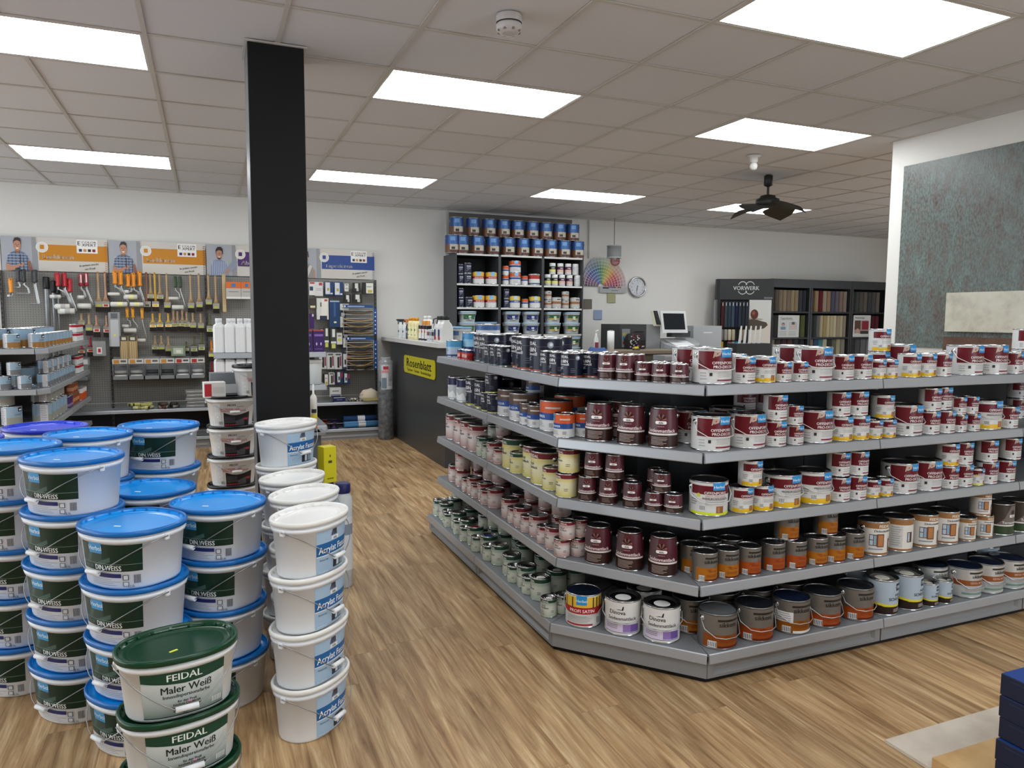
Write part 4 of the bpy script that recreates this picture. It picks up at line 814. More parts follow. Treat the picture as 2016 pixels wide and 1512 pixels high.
def gondola_frames():
    g = empty('shelf_island', (2.2, 3.2, 0)); tag(g, 'grey metal L-shaped shelf island full of paint cans beside the aisle', 'shelving')
    inv = Vector((-2.2, -3.2, 0))
    def B(mb, nm, lab=None):
        mb.v = [tuple(Vector(v) + inv) for v in mb.v]; o = mb.build(nm, g)
        if lab: o['label'] = lab
        return o
    for li, z in enumerate(ZS):
        base = li == 4
        fx, fy = (1.40, 2.36) if base else (1.475, 2.43); Lc = (fx, 2.88 if base else 2.975); Fc = (1.86, fy)
        bx, by = 1.905, 2.865
        for (y0, y1) in ((3.88, 4.86), (Lc[1], 3.88)):
            m = MB(); shelf_poly(m, [(fx, y0 + .001), (bx, y0 + .001 if y0 > 3 else 3.2), (bx, y1 - .001), (fx, y1 - .001)], z); o = B(m, 'shelf')
            m = MB(); lipset(m, (fx, y1 - .002), (fx, y0 + .002), z); B(m, 'price_rail')
        m = MB(); shelf_poly(m, [(Lc[0] + .001, Lc[1]), Fc, (2.0, by), (bx, by + .001), (bx, 3.19)], z - .0004); B(m, 'corner_shelf')
        m = MB(); lipset(m, Lc, Fc, z); B(m, 'corner_price_rail')
        for (x0, x1) in ((1.862, 2.84), (2.84, 3.84), (3.84, 4.84)):
            m = MB(); shelf_poly(m, [(x0 + .001, fy), (x1 - .001, fy), (x1 - .001, by), (x0 + .001 if x0 > 2 else 2.0, by)], z); B(m, 'shelf')
            m = MB(); lipset(m, (x0 + .002, fy), (x1 - .002, fy), z); B(m, 'price_rail')
    # base plinth panels with recessed embossing and dark kick
    def plinth(p, q, emb=True):
        m = MB(); P, Q = Vector((*p, 0)), Vector((*q, 0)); d = (Q - P).normalized(); n = Vector((d.y, -d.x, 0)); L = (Q - P).length
        def pt(a, o, z): return P + d * a + n * o + Vector((0, 0, z))
        z0, z1 = .022, .092
        e = .03; b = .012
        if emb:
            fr = [(0, z0), (L, z0), (L, z1), (0, z1)]; inn = [(e, z0 + b), (L - e, z0 + b), (L - e, z1 - b), (e, z1 - b)]; in2 = [(e + .012, z0 + b + .012), (L - e - .012, z0 + b + .012), (L - e - .012, z1 - b - .004), (e + .012, z1 - b - .004)]
            rings = [[pt(a, 0, z) for a, z in fr], [pt(a, 0, z) for a, z in inn], [pt(a, -.014, z) for a, z in in2]]
            m.loft([[pt(a, -.02, z) for a, z in fr]] + rings, BASEM, False, BASEM, BASEM)
        else: m.loft([[pt(a, -.02, z) for a, z in ((0, z0), (L, z0), (L, z1), (0, z1))], [pt(a, 0, z) for a, z in ((0, z0), (L, z0), (L, z1), (0, z1))]], BASEM, False, BASEM, BASEM)
        return m
    segs = [((1.405, 4.85), (1.405, 3.885), True), ((1.405, 3.875), (1.405, 2.885), True), ((1.405, 2.88), (1.862, 2.365), False), ((1.866, 2.365), (2.836, 2.365), True), ((2.844, 2.365), (3.836, 2.365), True), ((3.844, 2.365), (4.83, 2.365), True)]
    for p, q, e in segs: B(plinth(p, q, e), 'plinth_panel')
    m = MB(); m.prism([(1.42, 4.84), (1.42, 2.89), (1.87, 2.38), (4.83, 2.38), (4.83, 2.86), (2.0, 2.86), (1.90, 2.99), (1.90, 4.84)], 'z', 0, .1, KICK); B(m, 'kick_base')
    # back panels and slotted uprights
    for a, (x0, y0, x1, y1) in enumerate(((1.906, 3.88, 1.926, 4.85), (1.906, 2.99, 1.926, 3.875), (2.0, 2.866, 2.835, 2.886), (2.845, 2.866, 3.835, 2.886), (3.845, 2.866, 4.83, 2.886))):
        m = MB(); m.box(x0, y0, .1, x1, y1, 1.215, DARKP)
        for zz in (.4, .7, 1.0): m.box(x0 - .0012, y0 - .0012, zz, x1 + .0012, y1 + .0012, zz + .002, KICK)
        B(m, 'back_panel')
    m = MB(); m.prism([(1.905, 2.99), (2.0, 2.865), (2.012, 2.875), (1.918, 3.0)], 'z', .1, 1.215, DARKP); B(m, 'back_panel')
    for x, y in ((1.916, 4.86), (1.916, 3.878), (2.84, 2.876), (3.84, 2.876)):
        m = MB(); m.box(x - .014, y - .014, .05, x + .014, y + .014, 1.222, M('#2c2e31', .4, .3)); B(m, 'upright')
        # brackets under the shelves
    m = MB()
    for z in ZS[:4]:
        for (a, b, c, d_) in ((1.50, 3.876, 1.90, 3.88), (2.838, 2.45, 2.842, 2.86), (3.838, 2.45, 3.842, 2.86), (1.5, 4.852, 1.9, 4.856)): m.box(a, b, z - .05, c, d_, z - .0125, SH)
    B(m, 'shelf_brackets')
    # far side shelf stubs (a lower step seen over the top between the cans)
    return g
gondola_frames()
PLN = {'R1': 'on top shelf, right run', 'R2': 'on second shelf, right run', 'R3': 'on middle shelf, right run', 'R4': 'on fourth shelf, right run', 'R5': 'on bottom shelf, right run'}
PLN.update({k.replace('R', 'L'): v.replace('right run', 'left run') for k, v in list(PLN.items())})
PLN.update({k.replace('R', 'C'): v.replace('right run', 'slanted corner') for k, v in list(PLN.items()) if k[0] == 'R'})
for k, s in STOCK.items():
    rows = [(a[0], float(a[1]), float(a[2]), float(a[3]), float(a[4]) + random.uniform(-5, 5), int(a[5])) for a in (r.split() for r in s.split(';'))]
    stock(rows, PLN[k], 'cans ' + PLN[k])
# ---------------------------------------------------------------- bucket stacks on the floor
def stack(k, x, y, n, pitch, rot, where, group, jit=.006):
    for i in range(n):
        lv = 'topmost' if i == n - 1 else ('bottom' if i == 0 else ORD[i + 1] + ' from floor')
        place(k, x + random.uniform(-jit, jit), y + random.uniform(-jit, jit), i * pitch, R(rot + random.uniform(-3, 3)), KDEF[k][0] + ', ' + lv + ' ' + where, group=group)
GB = 'stacked buckets with dark green labels'
stack('kA', -.25, 2.83, 4, .195, -52, 'of stack behind green lids', GB)
stack('kA', -.475, 3.13, 5, .195, -50, 'of tall stack at left front', GB)
stack('kA', -.73, 3.45, 5, .195, -48, 'of stack cut by left edge', GB)
stack('kA', -.485, 3.68, 5, .195, -44, 'of stack hidden second row', GB)
stack('kA', -.215, 3.87, 5, .195, -34, 'of rear stack beside black lids', GB)
stack('kA', -.225, 3.37, 4, .195, -46, 'of low stack in the middle', GB)
stack('kA', .022, 3.02, 4, .195, -46, 'of rightmost blue stack', GB)
stack('kD', -.70, 3.98, 5, .195, -40, 'of rear stack', 'buckets with dark blue lids')
stack('kD', -.99, 3.72, 5, .195, -40, 'of leftmost stack', 'buckets with dark blue lids')
stack('kF', -.1, 2.30, 3, .18, 14, 'of front stack', 'buckets with green lids')
stack('kW', .325, 2.67, 4, .197, 44, 'of front white stack', 'white-lidded buckets beside the pillar')
stack('kW', .345, 3.0, 4, .197, 44, 'of second white stack', 'white-lidded buckets beside the pillar')
stack('kW', .335, 3.33, 4, .197, 44, 'of third white stack', 'white-lidded buckets beside the pillar')
stack('kW', .345, 3.66, 5, .197, 38, 'of white stack at pillar foot', 'white-lidded buckets beside the pillar')
stack('kP', .14, 5.15, 5, .195, 8, 'of stack left of pillar', 'black-lidded buckets left of the pillar')
place('kP', .31, 5.15, .975, R(10), 'black-lidded white bucket on top of its stack, half behind the pillar', group='black-lidded buckets left of the pillar')
TOOLS = [('b', 'L', -1.075, 1.972, 1.539),
 ('b', 'LR', -1.007, 1.973, 1.538),
 ('b', 'LD', -0.597, 1.979, 1.536),
 ('b', 'LN', -0.558, 1.97, 1.645),
 ('b', 'LY', -0.513, 1.98, 1.536),
 ('b', 'LN', -0.464, 1.966, 1.645),
 ('b', 'L', -0.392, 1.972, 1.535),
 ('b', 'L', -0.145, 1.971, 1.534),
 ('b', 'L', -0.056, 1.982, 1.538),
 ('b', 'L', 0.045, 1.979, 1.583),
 ('b', 'L', 0.122, 1.965, 1.532),
 ('b', 'T', 0.213, 1.981, 1.532),
 ('b', 'S', -1.25, 1.511, 1.357),
 ('b', 'S', -1.179, 1.51, 1.279),
 ('b', 'SR', -1.107, 1.495, 1.248),
 ('b', 'SR', -1.009, 1.49, 1.256),
 ('b', 'SY', -0.547, 1.516, 1.317),
 ('b', 'SY', -0.475, 1.52, 1.316),
 ('b', 'SY', -0.389, 1.52, 1.315),
 ('b', 'SN', -0.292, 1.544, 1.333),
 ('b', 'SN', -0.196, 1.539, 1.312),
 ('b', 'S', -0.131, 1.528, 1.301),
 ('b', 'S', -0.047, 1.523, 1.299),
 ('b', 'SG', 0.047, 1.512, 1.257),
 ('b', 'SN', -0.532, 1.267, 1.067),
 ('b', 'S', -0.469, 1.266, 1.065),
 ('b', 'S', -0.396, 1.26, 1.033),
 ('b', 'SG', -0.21, 1.2, 1.068),
 ('b', 'SG', -0.128, 1.27, 1.036),
 ('b', 'SG', -0.047, 1.299, 1.044),
 ('b', 'SC', -1.262, 1.203, 1.048),
 ('b', 'SC', -1.175, 1.259, 1.046),
 ('b', 'SO', 0.058, 1.205, 0.958),
 ('b', 'SN', 0.106, 1.225, 0.977),
 ('b', 'SN', -0.333, 1.555, 1.324),
 ('b', 'SN', -0.241, 1.559, 1.323),
 ('b', 'SC', 0.058, 0.966, 0.723),
 ('r', 'O', -0.916, 1.984, 1.839, -0.868, 1.728, -0.985, -0.868, 0.03, 1),
 ('r', 'O', -0.86, 1.985, 1.83, -0.795, 1.616, -0.964, -0.795, 0.045, 1),
 ('r', 'O', -0.788, 1.952, 1.811, -0.762, 1.757, -0.828, -0.775, 0.03, 1),
 ('r', 'O', -0.735, 1.967, 1.811, -0.686, 1.699, -0.83, -0.695, 0.045, 1),
 ('r', 'O', -0.672, 1.988, 1.821, -0.636, 1.617, -0.782, -0.636, 0.04, 1),
 ('r', 'G', -0.302, 1.944, 1.814, -0.263, 1.69, -0.377, -0.263, 0.03, 1),
 ('r', 'G', -0.252, 1.944, 1.815, -0.21, 1.589, -0.345, -0.212, 0.045, 1),
 ('r', 'W', -1.245, 1.941, 1.812, -1.212, 1.688, -1.279, -1.212, 0.035, 1),
 ('r', 'W', -1.194, 1.951, 1.813, -1.145, 1.592, -1.284, -1.149, 0.05, 1),
 ('r', 'Y', -0.801, 1.581, 1.469, -0.776, 1.375, -0.859, -0.78, 0.03, 1),
 ('r', 'Y', -0.746, 1.586, 1.468, -0.703, 1.325, -0.844, -0.703, 0.045, 1),
 ('r', 'Y', -0.652, 1.576, 1.457, -0.615, 1.214, -0.739, -0.615, 0.035, 1),
 ('r', 'R', -1.469, 1.946, 1.801, -1.419, 1.69, -1.543, -1.44, 0.035, 1),
 ('r', 'R', -1.406, 1.947, 1.801, -1.352, 1.584, -1.502, -1.361, 0.05, 1),
 ('r', 'R', -1.359, 1.888, 1.742, -1.316, 1.535, -1.468, -1.316, 0.055, 1),
 ('r', 'B', -1.82, 1.989, 1.841, -1.813, 1.782, -1.859, -1.818, 0.008, 1),
 ('r', 'B', -1.771, 1.974, 1.841, -1.731, 1.719, -1.844, -1.74, 0.008, 1),
 ('r', 'B', -1.675, 1.97, 1.837, -1.654, 1.612, -1.728, -1.654, 0.008, 1),
 ('r', 'O', -1.889, 1.877, 1.724, -1.886, 1.692, -1.922, -1.891, 0.02, 1)]
PACKS = [('wn', 1.171, 1.238, 1.75, 1.912),
 ('wr', 1.236, 1.331, 1.741, 1.913),
 ('wb', 1.355, 1.456, 1.751, 1.918),
 ('wb', 1.467, 1.573, 1.745, 1.916),
 ('w', 1.59, 1.641, 1.804, 1.9),
 ('k', 1.695, 1.784, 1.799, 1.912),
 ('wk', 1.814, 1.951, 1.779, 1.92),
 ('k', 1.589, 1.667, 1.666, 1.765),
 ('k', 1.694, 1.807, 1.666, 1.773),
 ('wt', 1.253, 1.395, 1.458, 1.718),
 ('n', 1.405, 1.531, 1.364, 1.693),
 ('w', 1.534, 1.638, 1.574, 1.653),
 ('nw', 1.525, 1.603, 1.343, 1.561),
 ('ky', 1.174, 1.251, 1.588, 1.712),
 ('p', 1.167, 1.22, 1.348, 1.53),
 ('g', 1.282, 1.33, 1.13, 1.346),
 ('g', 1.336, 1.395, 1.102, 1.358),
 ('g', 1.41, 1.486, 1.087, 1.35),
 ('wy', 1.487, 1.556, 1.152, 1.296),
 ('nw', 1.557, 1.635, 1.097, 1.289),
 ('bk', 1.275, 1.361, 0.853, 1.055),
 ('bk', 1.365, 1.454, 0.85, 1.052),
 ('bk', 1.456, 1.547, 0.847, 1.05),
 ('bn', 1.548, 1.645, 0.844, 1.047),
 ('wk', 1.315, 1.377, 0.647, 0.795),
 ('bk', 1.385, 1.455, 0.66, 0.808),
 ('bn', 1.476, 1.557, 0.664, 0.82),
 ('bn', 1.562, 1.643, 0.66, 0.801),
 ('s', -0.982, -0.869, 1.15, 1.528),
 ('st', -0.881, -0.799, 1.01, 1.268),
 ('st', -0.798, -0.707, 1.008, 1.267),
 ('bg', -0.368, -0.22, 1.035, 1.152),
 ('rc', -1.145, -1.018, 1.047, 1.209),
 ('ob', 0.234, 0.395, 1.694, 1.889),
 ('ob', 0.397, 0.517, 1.695, 1.891)]
CASE = [('xB', 2.913, 2.305, 0),
 ('xB', 3.044, 2.305, 0),
 ('xB', 3.257, 2.305, 0),
 ('xB', 3.468, 2.305, 0),
 ('xB', 3.683, 2.305, 0),
 ('xB', 3.889, 2.305, 0),
 ('xB', 4.092, 2.305, 0),
 ('xB', 4.292, 2.305, 0),
 ('xB', 4.495, 2.305, 0),
 ('xB', 4.701, 2.305, 0),
 ('xB', 2.979, 2.305, 1),
 ('xB', 3.192, 2.305, 1),
 ('xB', 3.414, 2.305, 1),
 ('xB', 3.615, 2.305, 1),
 ('xB', 3.814, 2.305, 1),
 ('xB', 4.022, 2.305, 1),
 ('xB', 4.221, 2.305, 1),
 ('xB', 4.429, 2.305, 1),
 ('xB', 4.628, 2.305, 1),
 ('xN', 3.014, 1.925, 0),
 ('xN', 3.014, 1.925, 1),
 ('xn', 3.108, 1.925, 0),
 ('xn', 3.108, 1.925, 1),
 ('xY', 3.257, 1.925, 0),
 ('xY', 3.438, 1.925, 0),
 ('xo', 3.636, 1.925, 0),
 ('xo', 3.636, 1.925, 1),
 ('xO', 3.77, 1.925, 0),
 ('xO', 3.77, 1.925, 1),
 ('xo', 3.908, 1.925, 0),
 ('xR', 4.048, 1.925, 0),
 ('jy', 4.256, 1.925, 0),
 ('jy', 4.361, 1.925, 0),
 ('jr', 4.469, 1.925, 0),
 ('jr', 4.584, 1.925, 0),
 ('jw', 4.701, 1.925, 0),
 ('jy', 4.325, 1.925, 1),
 ('jr', 4.443, 1.925, 1),
 ('jr', 4.561, 1.925, 1),
 ('jw', 4.672, 1.925, 1),
 ('xN', 3.018, 1.625, 0),
 ('xN', 3.018, 1.625, 1),
 ('xn', 3.126, 1.625, 0),
 ('xY', 3.263, 1.625, 0),
 ('xY', 3.432, 1.625, 0),
 ('xN', 3.644, 1.625, 0),
 ('xN', 3.644, 1.625, 1),
 ('xZ', 3.764, 1.625, 0),
 ('xo', 3.915, 1.625, 0),
 ('xZ', 4.06, 1.625, 0),
 ('xw', 4.253, 1.625, 0),
 ('xw', 4.253, 1.625, 1),
 ('xW', 4.377, 1.625, 0),
 ('xw', 4.515, 1.625, 0),
 ('xw', 4.515, 1.625, 1),
 ('xW', 4.661, 1.625, 0),
 ('tg', 3.114, 1.28, 0),
 ('tg', 3.114, 1.28, 1),
 ('tw', 3.377, 1.28, 0),
 ('tb', 3.733, 1.28, 0),
 ('tb', 3.733, 1.28, 1),
 ('tb', 4.01, 1.28, 0),
 ('tb', 4.01, 1.28, 1),
 ('ty', 4.331, 1.28, 0),
 ('ty', 4.331, 1.28, 1),
 ('ty', 4.621, 1.28, 0),
 ('ty', 4.621, 1.28, 1),
 ('ty', 4.634, 0.95, 0),
 ('ty', 4.634, 0.95, 1),
 ('ty', 4.357, 0.95, 0),
 ('tb', 4.01, 0.95, 0),
 ('tb', 3.745, 0.95, 0),
 ('tg', 3.221, 0.95, 0)]
# ---------------------------------------------------------------- left display island with pale blue cans
def left_island():
    g = empty('shelf_island', (-1.7, 7.8, 0)); tag(g, 'grey metal shelf island of pale blue cans at the left edge', 'shelving')
    inv = Vector((1.7, -7.8, 0))
    def B(mb, nm):
        mb.v = [tuple(Vector(v) + inv) for v in mb.v]; return mb.build(nm, g)
    for z in (1.235, .92, .64, .38, .13):
        e = .07 if z < .2 else 0
        m = MB(); m.prism([(-2.4, 6.62 - e), (-1.22, 6.62 - e), (-1.15 + e, 6.72), (-1.15 + e, 7.72), (-2.4, 7.72)], 'z', z - .012, z, SH); B(m, 'shelf')
        m = MB(); m.prism([(-2.4, 7.725), (-1.15 + e, 7.725), (-1.15 + e, 8.86), (-2.4, 8.86)], 'z', z - .012, z, SH); B(m, 'shelf')
        for p, q in (((-1.15 + e, 6.72), (-1.15 + e, 7.72)), ((-1.15 + e, 7.73), (-1.15 + e, 8.86))):
            m = MB(); lip(m, p, q, z); B(m, 'price_rail')
        m = MB(); lip(m, (-2.4, 6.62 - e), (-1.22, 6.62 - e), z); B(m, 'price_rail')
        m = MB(); lip(m, (-1.22, 6.62 - e), (-1.15 + e, 6.72), z); B(m, 'price_rail')
    m = MB(); m.box(-2.4, 7.02, .1, -1.62, 7.04, 1.22, DARKP); B(m, 'back_panel')
    m = MB(); m.box(-1.64, 7.04, .1, -1.62, 8.85, 1.22, DARKP); B(m, 'back_panel')
    m = MB(); m.box(-2.38, 6.56, 0, -1.1, 8.84, .1, KICK); B(m, 'kick_base')
left_island()
rows = []
def add(k, x, y, z, rot, u=0): rows.append((k, x, y, z, rot, u))
for i, x in enumerate((-1.71, -1.545, -1.385, -1.232)): add('lM', x, 6.72 + (.06 if i == 3 else 0), 1.236, 0)
for i, x in enumerate((-1.70, -1.52, -1.345)): add('lL', x, 6.9 + .01 * i, 1.236, 20)
for i in range(8): add('lM', -1.235, 6.96 + i * .165, 1.236, 60)
for i in range(7): add('lL', -1.42, 7.03 + i * .19, 1.236, 60)
for i in range(5):
    add('lS', -1.2, 8.34 + i * .09, 1.236, 70); add('lS', -1.2, 8.34 + i * .09, 1.322, 70, 1)
stock(rows, 'on left island top shelf', 'pale blue cans on the left island, top'); rows = []
for x in (-1.71, -1.58, -1.445, -1.31, ): add('lG', x, 6.7, .921, 0)
for x in (-1.66, -1.51, -1.38): add('lG', x, 6.72, 1.027, 0, 1)
for i in range(11): add('lG', -1.21, 6.86 + i * .12, .921, 60)
for i in range(5): add('lG', -1.21, 6.92 + i * .24, 1.027, 60, 1)
for i in range(8): add('lH', -1.38, 7.0 + i * .2, .921, 60)
for i in range(4): add('lS', -1.2, 8.35 + i * .09, .921, 70)
for i in range(4): add('lS', -1.2, 8.35 + i * .09, 1.007, 70, 1)
stock(rows, 'on left island second shelf', 'grey-footed cans on the left island'); rows = []
for x in (-1.73, -1.57, -1.41): add('lW', x, 6.72, .641, 0)
add('lK', -1.64, 6.74, .792, 0, 1); add('lW', -1.46, 6.74, .792, 10, 1)
for i in range(5): add('lW', -1.23, 6.86 + i * .17, .641, 60)
for i in range(4): add('lW', -1.25, 6.95 + i * .2, .792, 60, 1)
for i in range(4): add('lU', -1.22, 7.95 + i * .115, .641, 60)
for i in range(3): add('lU', -1.22, 8.0 + i * .115, .747, 60, 1)
for i in range(3): add('lV', -1.2, 7.72 + i * .075, .641, 60)
for i in range(5): add('lO', -1.19, 8.45 + i * .07, .641, 60)
stock(rows, 'on left island third shelf', 'mixed cans on the left island')

# ---------------------------------------------------------------- island behind the pillar with white canisters
def mid_island():
    g = empty('shelf_island', (.46, 6.4, 0)); tag(g, 'narrow grey shelf island of white canisters behind the pillar', 'shelving')
    for z in (1.215, .95, .62, .35, .13):
        m = MB(); m.box(-.41, -.4, z - .012, .42, .4, z, SH); m.build('shelf', g)
        m = MB(); lip(m, (-.41, -.4), (.42, -.4), z); m.build('price_rail', g)
        m = MB(); lip(m, (.42, -.4), (.42, .4), z); m.build('price_rail', g)
    m = MB(); m.box(-.38, .0, .1, .39, .02, 1.2, M('#3b3d3f', .5)); m.build('back_panel', g)
    m = MB(); m.box(-.4, -.39, 0, .41, .39, .1, KICK); m.build('kick_base', g)
mid_island()
def canister():
    r = empty('canister'); m = MB(); W = M('#dcdddd', .35)
    def rr(a, b, z, q=.012): return [(sx * (a - (q if k else 0)), sy * (b - (0 if k else q)), z) for sx, sy, k in ((1, 1, 0), (1, 1, 1), (-1, 1, 1), (-1, 1, 0), (-1, -1, 0), (-1, -1, 1), (1, -1, 1), (1, -1, 0))]
    def ring(a, b, z, q=.012): return [(a, b - q, z), (a - q, b, z), (-a + q, b, z), (-a, b - q, z), (-a, -b + q, z), (-a + q, -b, z), (a - q, -b, z), (a, -b + q, z)]
    m.loft([ring(.035, .045, 0), ring(.038, .048, .004), ring(.038, .048, .195), ring(.034, .042, .21), ring(.019, .02, .222, .006), ring(.018, .018, .235, .006)], W, False, W, W); m.build('body', r)
    m = MB(); m.lathe([(.021, .23), (.021, .258), (.018, .262)], W, 12, cap0=W, cap1=W); m.build('screw_cap', r)
    return r
kind('wc', 'white plastic canister', 'canister', canister)
rows = []
for i in range(6): add('wc', .09 + i * .078, 6.06, 1.216, 0)
for i in range(3): add('wc', .10 + i * .1, 6.2, 1.216, 0)
stock(rows, 'on shelf top left of pillar', 'white canisters left of the pillar'); rows = []
for i in range(6): add('wc', .09 + i * .078, 6.06, .951, 0)
stock(rows, 'on lower shelf left of pillar', 'white canisters left of the pillar, lower')
def carton(name, x, y, z, w, d, h, colr, items, label, rz=0.0, cat='box', group=None):
    r = empty(name, (x, y, z), rz); m = MB(); m.bbox(-w / 2, -d / 2, 0, w / 2, d / 2, h, M(colr, .5), .0015); m.build('carton', r)
    m = MB(); prints(m, lambda s, zz, off: (s * w / 2, -d / 2 - off, zz * h), items, arc=9)
    if items: m.build('print', r)
    return tag(r, label, cat, group)
for i, x in enumerate((.745, .838)):
    carton('adhesive_box', x, 6.08, 1.216, .085, .06, .175, '#3b1f5e', [('r', -.8, .8, .7, .8, '#7d5fa8'), ('c', -.4, .35, .12, '#c9b6e0', .6), ('c', .4, .35, .12, '#c9b6e0', .6), ('r', -.7, .7, .1, .14, '#6a4d92'), ('r', -1, 1, .93, 1, '#a8433a')], ('left' if i == 0 else 'right') + ' violet carton on the shelf right of the pillar', group='violet cartons')
r = empty('plastic_tub', (.80, 6.1, .951)); m = MB(); m.lathe([(.055, 0), (.06, .004), (.066, .18)], '#d5dbdc', 20, cap0='#d5dbdc'); m.build('body', r)
m = MB(); m.lathe([(.068, .172), (.071, .174), (.071, .196), (.066, .2)], '#e4e5e3', 20, cap1='#e4e5e3'); m.build('lid', r); tag(r, 'tall white plastic tub on the lower shelf right of the pillar', 'tub')
for i, (x, y) in enumerate(((.69, 5.72), (.75, 5.76))):
    r = empty('filler_cartridge', (x, y, .62)); m = MB(); m.lathe([(.027, 0), (.027, .25), (.02, .27), (.009, .285), (.006, .36)], '#d5d3cb', 14, cap0='#c9c7c0', cap1='#c9c7c0'); m.build('tube', r)
    m = MB(); prints(m, surf_round(lambda z: .027, .027), [('r', -.03, .03, .06, .13, '#d9c63c'), ('r', -.02, .02, .14, .17, '#2c2a28'), ('r', -.03, .03, .02, .04, '#c86a2a')], arc=.01); m.build('label', r)
    tag(r, ('left' if i == 0 else 'right') + ' white filler cartridge standing right of the pillar', 'cartridge', 'filler cartridges')
m = MB(); m.box(-.07, -.07, 0, .07, .07, .6, M('#55585a', .5)); r = empty('pedestal', (.72, 5.74, .02)); m.build('column', r)
m = MB(); m.box(-.1, -.1, .6 - .02, .1, .1, .6, SH); m.box(-.1, -.1, -.02, .1, .1, 0, KICK); m.build('plates', r); tag(r, 'small grey display pedestal right of the pillar', 'stand')
carton('white_carton', -1.83, 7.25, 1.236, .16, .12, .27, '#d3d0c2', [('r', -.9, -.5, .6, .8, '#2c2f3a'), ('c', .1, .6, .3, '#d6cf7a', .3), ('r', -.9, .2, .2, .4, '#d9b49a')], 'tall cream printed carton at left edge behind blue cans', 0)
carton('white_carton', -1.66, 7.25, 1.236, .16, .12, .205, '#d3d3b4', [], 'low cream carton behind the pale blue cans', 0)
# things on the black-lidded stack
carton('roll_pack', .04, 5.1, .973, .13, .09, .1, '#d9d6d2', [('r', -.95, -.3, .1, .9, '#b8303a'), ('r', -.2, .9, .3, .7, '#c9c5c0')], 'red and white pack lying on the black-lidded buckets', R(6), 'pack')
carton('roll_pack', .10, 5.24, .973, .17, .1, .15, '#6f7376', [('r', -.9, .9, .1, .5, '#c7c9c9')], 'grey pack with dark lid on the black-lidded buckets', R(4), 'pack')
# yellow cartons over navy-capped bottles, right of the white buckets
for i, (x, y) in enumerate(((.575, 4.0), (.675, 4.04), (.60, 4.14))):
    r = empty('spray_bottle', (x, y, 0)); m = MB(); m.lathe([(.045, 0), (.05, .005), (.05, .5), (.03, .54)], '#c9ced1', 16, cap0='#c9ced1'); m.build('body', r)
    m = MB(); m.lathe([(.04, .53), (.042, .535), (.042, .575), (.036, .585)], '#23265c', 16, cap1='#23265c'); m.build('cap', r)
    m = MB(); prints(m, surf_round(lambda z: .05, .05), [('r', -.06, .06, .1, .4, '#dfe2e6'), ('r', -.06, .06, .3, .36, '#8a94a6')], arc=.01); m.build('label', r)
    tag(r, ['left', 'right', 'rear'][i] + ' tall grey canister with navy cap beside the white buckets', 'bottle', 'navy-capped canisters')
carton('yellow_box', .60, 4.09, .586, .075, .07, .2, '#d9cf1f', [('r', -.3, .3, .55, .62, '#4b4a22'), ('c', 0, .75, .1, '#4b4a22', .4), ('r', -.5, .5, .1, .14, '#8a861e')], 'upright yellow box on the navy-capped canisters', R(20))
# ---------------------------------------------------------------- perforated tool wall
def perf_mat(c):
    n = NT('perforated_steel'); tc = n.n('ShaderNodeTexCoord'); sp = n.n('ShaderNodeSeparateXYZ'); n.l(tc.outputs['Object'], sp.inputs[0])
    def saw(o):
        a = n.n('ShaderNodeMath', operation='PINGPONG'); a.inputs[1].default_value = .0125; n.l(o, a.inputs[0]); return a.outputs[0]
    a, b = saw(sp.outputs[0]), saw(sp.outputs[2])
    ca = n.n('ShaderNodeMath', operation='LESS_THAN'); ca.inputs[1].default_value = .003; n.l(a, ca.inputs[0]); cb = n.n('ShaderNodeMath', operation='LESS_THAN'); cb.inputs[1].default_value = .003; n.l(b, cb.inputs[0])
    m_ = n.n('ShaderNodeMath', operation='MULTIPLY'); n.l(ca.outputs[0], m_.inputs[0]); n.l(cb.outputs[0], m_.inputs[1])
    n.l(n.ramp(m_.outputs[0], [(0, c), (1, '#151515')]), n.b.inputs['Base Color']); n.b.inputs['Roughness'].default_value = .5; n.b.inputs['Metallic'].default_value = .2
    return n.m
PERF = perf_mat('#82807b')
MODX = [-1.985, -.985, .015, 1.0, 2.0]
for i in range(4):
    x0, x1 = MODX[i], MODX[i + 1]; w_ = x1 - x0
    g = empty('tool_rack', (x0, 9.3, 0)); tag(g, 'grey perforated tool rack ' + ['at far left under first banner', 'under the second Lackieren banner', 'left of and behind the pillar', 'right of the pillar under blue banner'][i], 'shelving')
    m = MB(); m.box(.012, .03, .12, w_ - .012, .04, 1.955, PERF); m.build('perforated_panel', g)
    for xx in ((0, w_) if i == 3 else (0,)):
        m = MB(); m.box(xx - .012, .0, 0, xx + .012, .06, 1.96, M('#4c4b4a', .4, .3))
        for k in range(36): m.box(xx - .004, -.001, .15 + k * .05, xx + .004, 0, .175 + k * .05, KICK)
        m.build('slotted_upright', g)
    m = MB(); m.box(0, -.3, .44, w_, .03, .452, SH); m.build('shelf', g)
    m = MB(); lip(m, (0, -.3), (w_, -.3), .455, .035); m.build('price_rail', g)
    m = MB(); m.box(0, -.33, .118, w_, .03, .13, SH); m.build('base_shelf', g)
    m = MB(); lip(m, (0, -.33), (w_, -.33), .133, .035); m.build('base_price_rail', g)
    m = MB(); m.box(0.005, -.32, .0, w_ - .005, -.31, .1, BASEM); m.box(.03, -.325, .03, w_ - .03, -.318, .055, M('#a3a5a7', .35, .2)); m.build('plinth_panel', g)
    m = MB(); m.box(.012, .02, .12, w_ - .012, .03, .44, DARKP); m.build('dark_lower_panel', g)
    for zz, yy in ((.54, -.29), (.2, -.3)):
        m = MB(); m.tube([(.01, -.02, zz), (.01, yy, zz), (w_ - .01, yy, zz), (w_ - .01, -.02, zz)], .003, WIRE, 4); m.build('wire_guard', g)
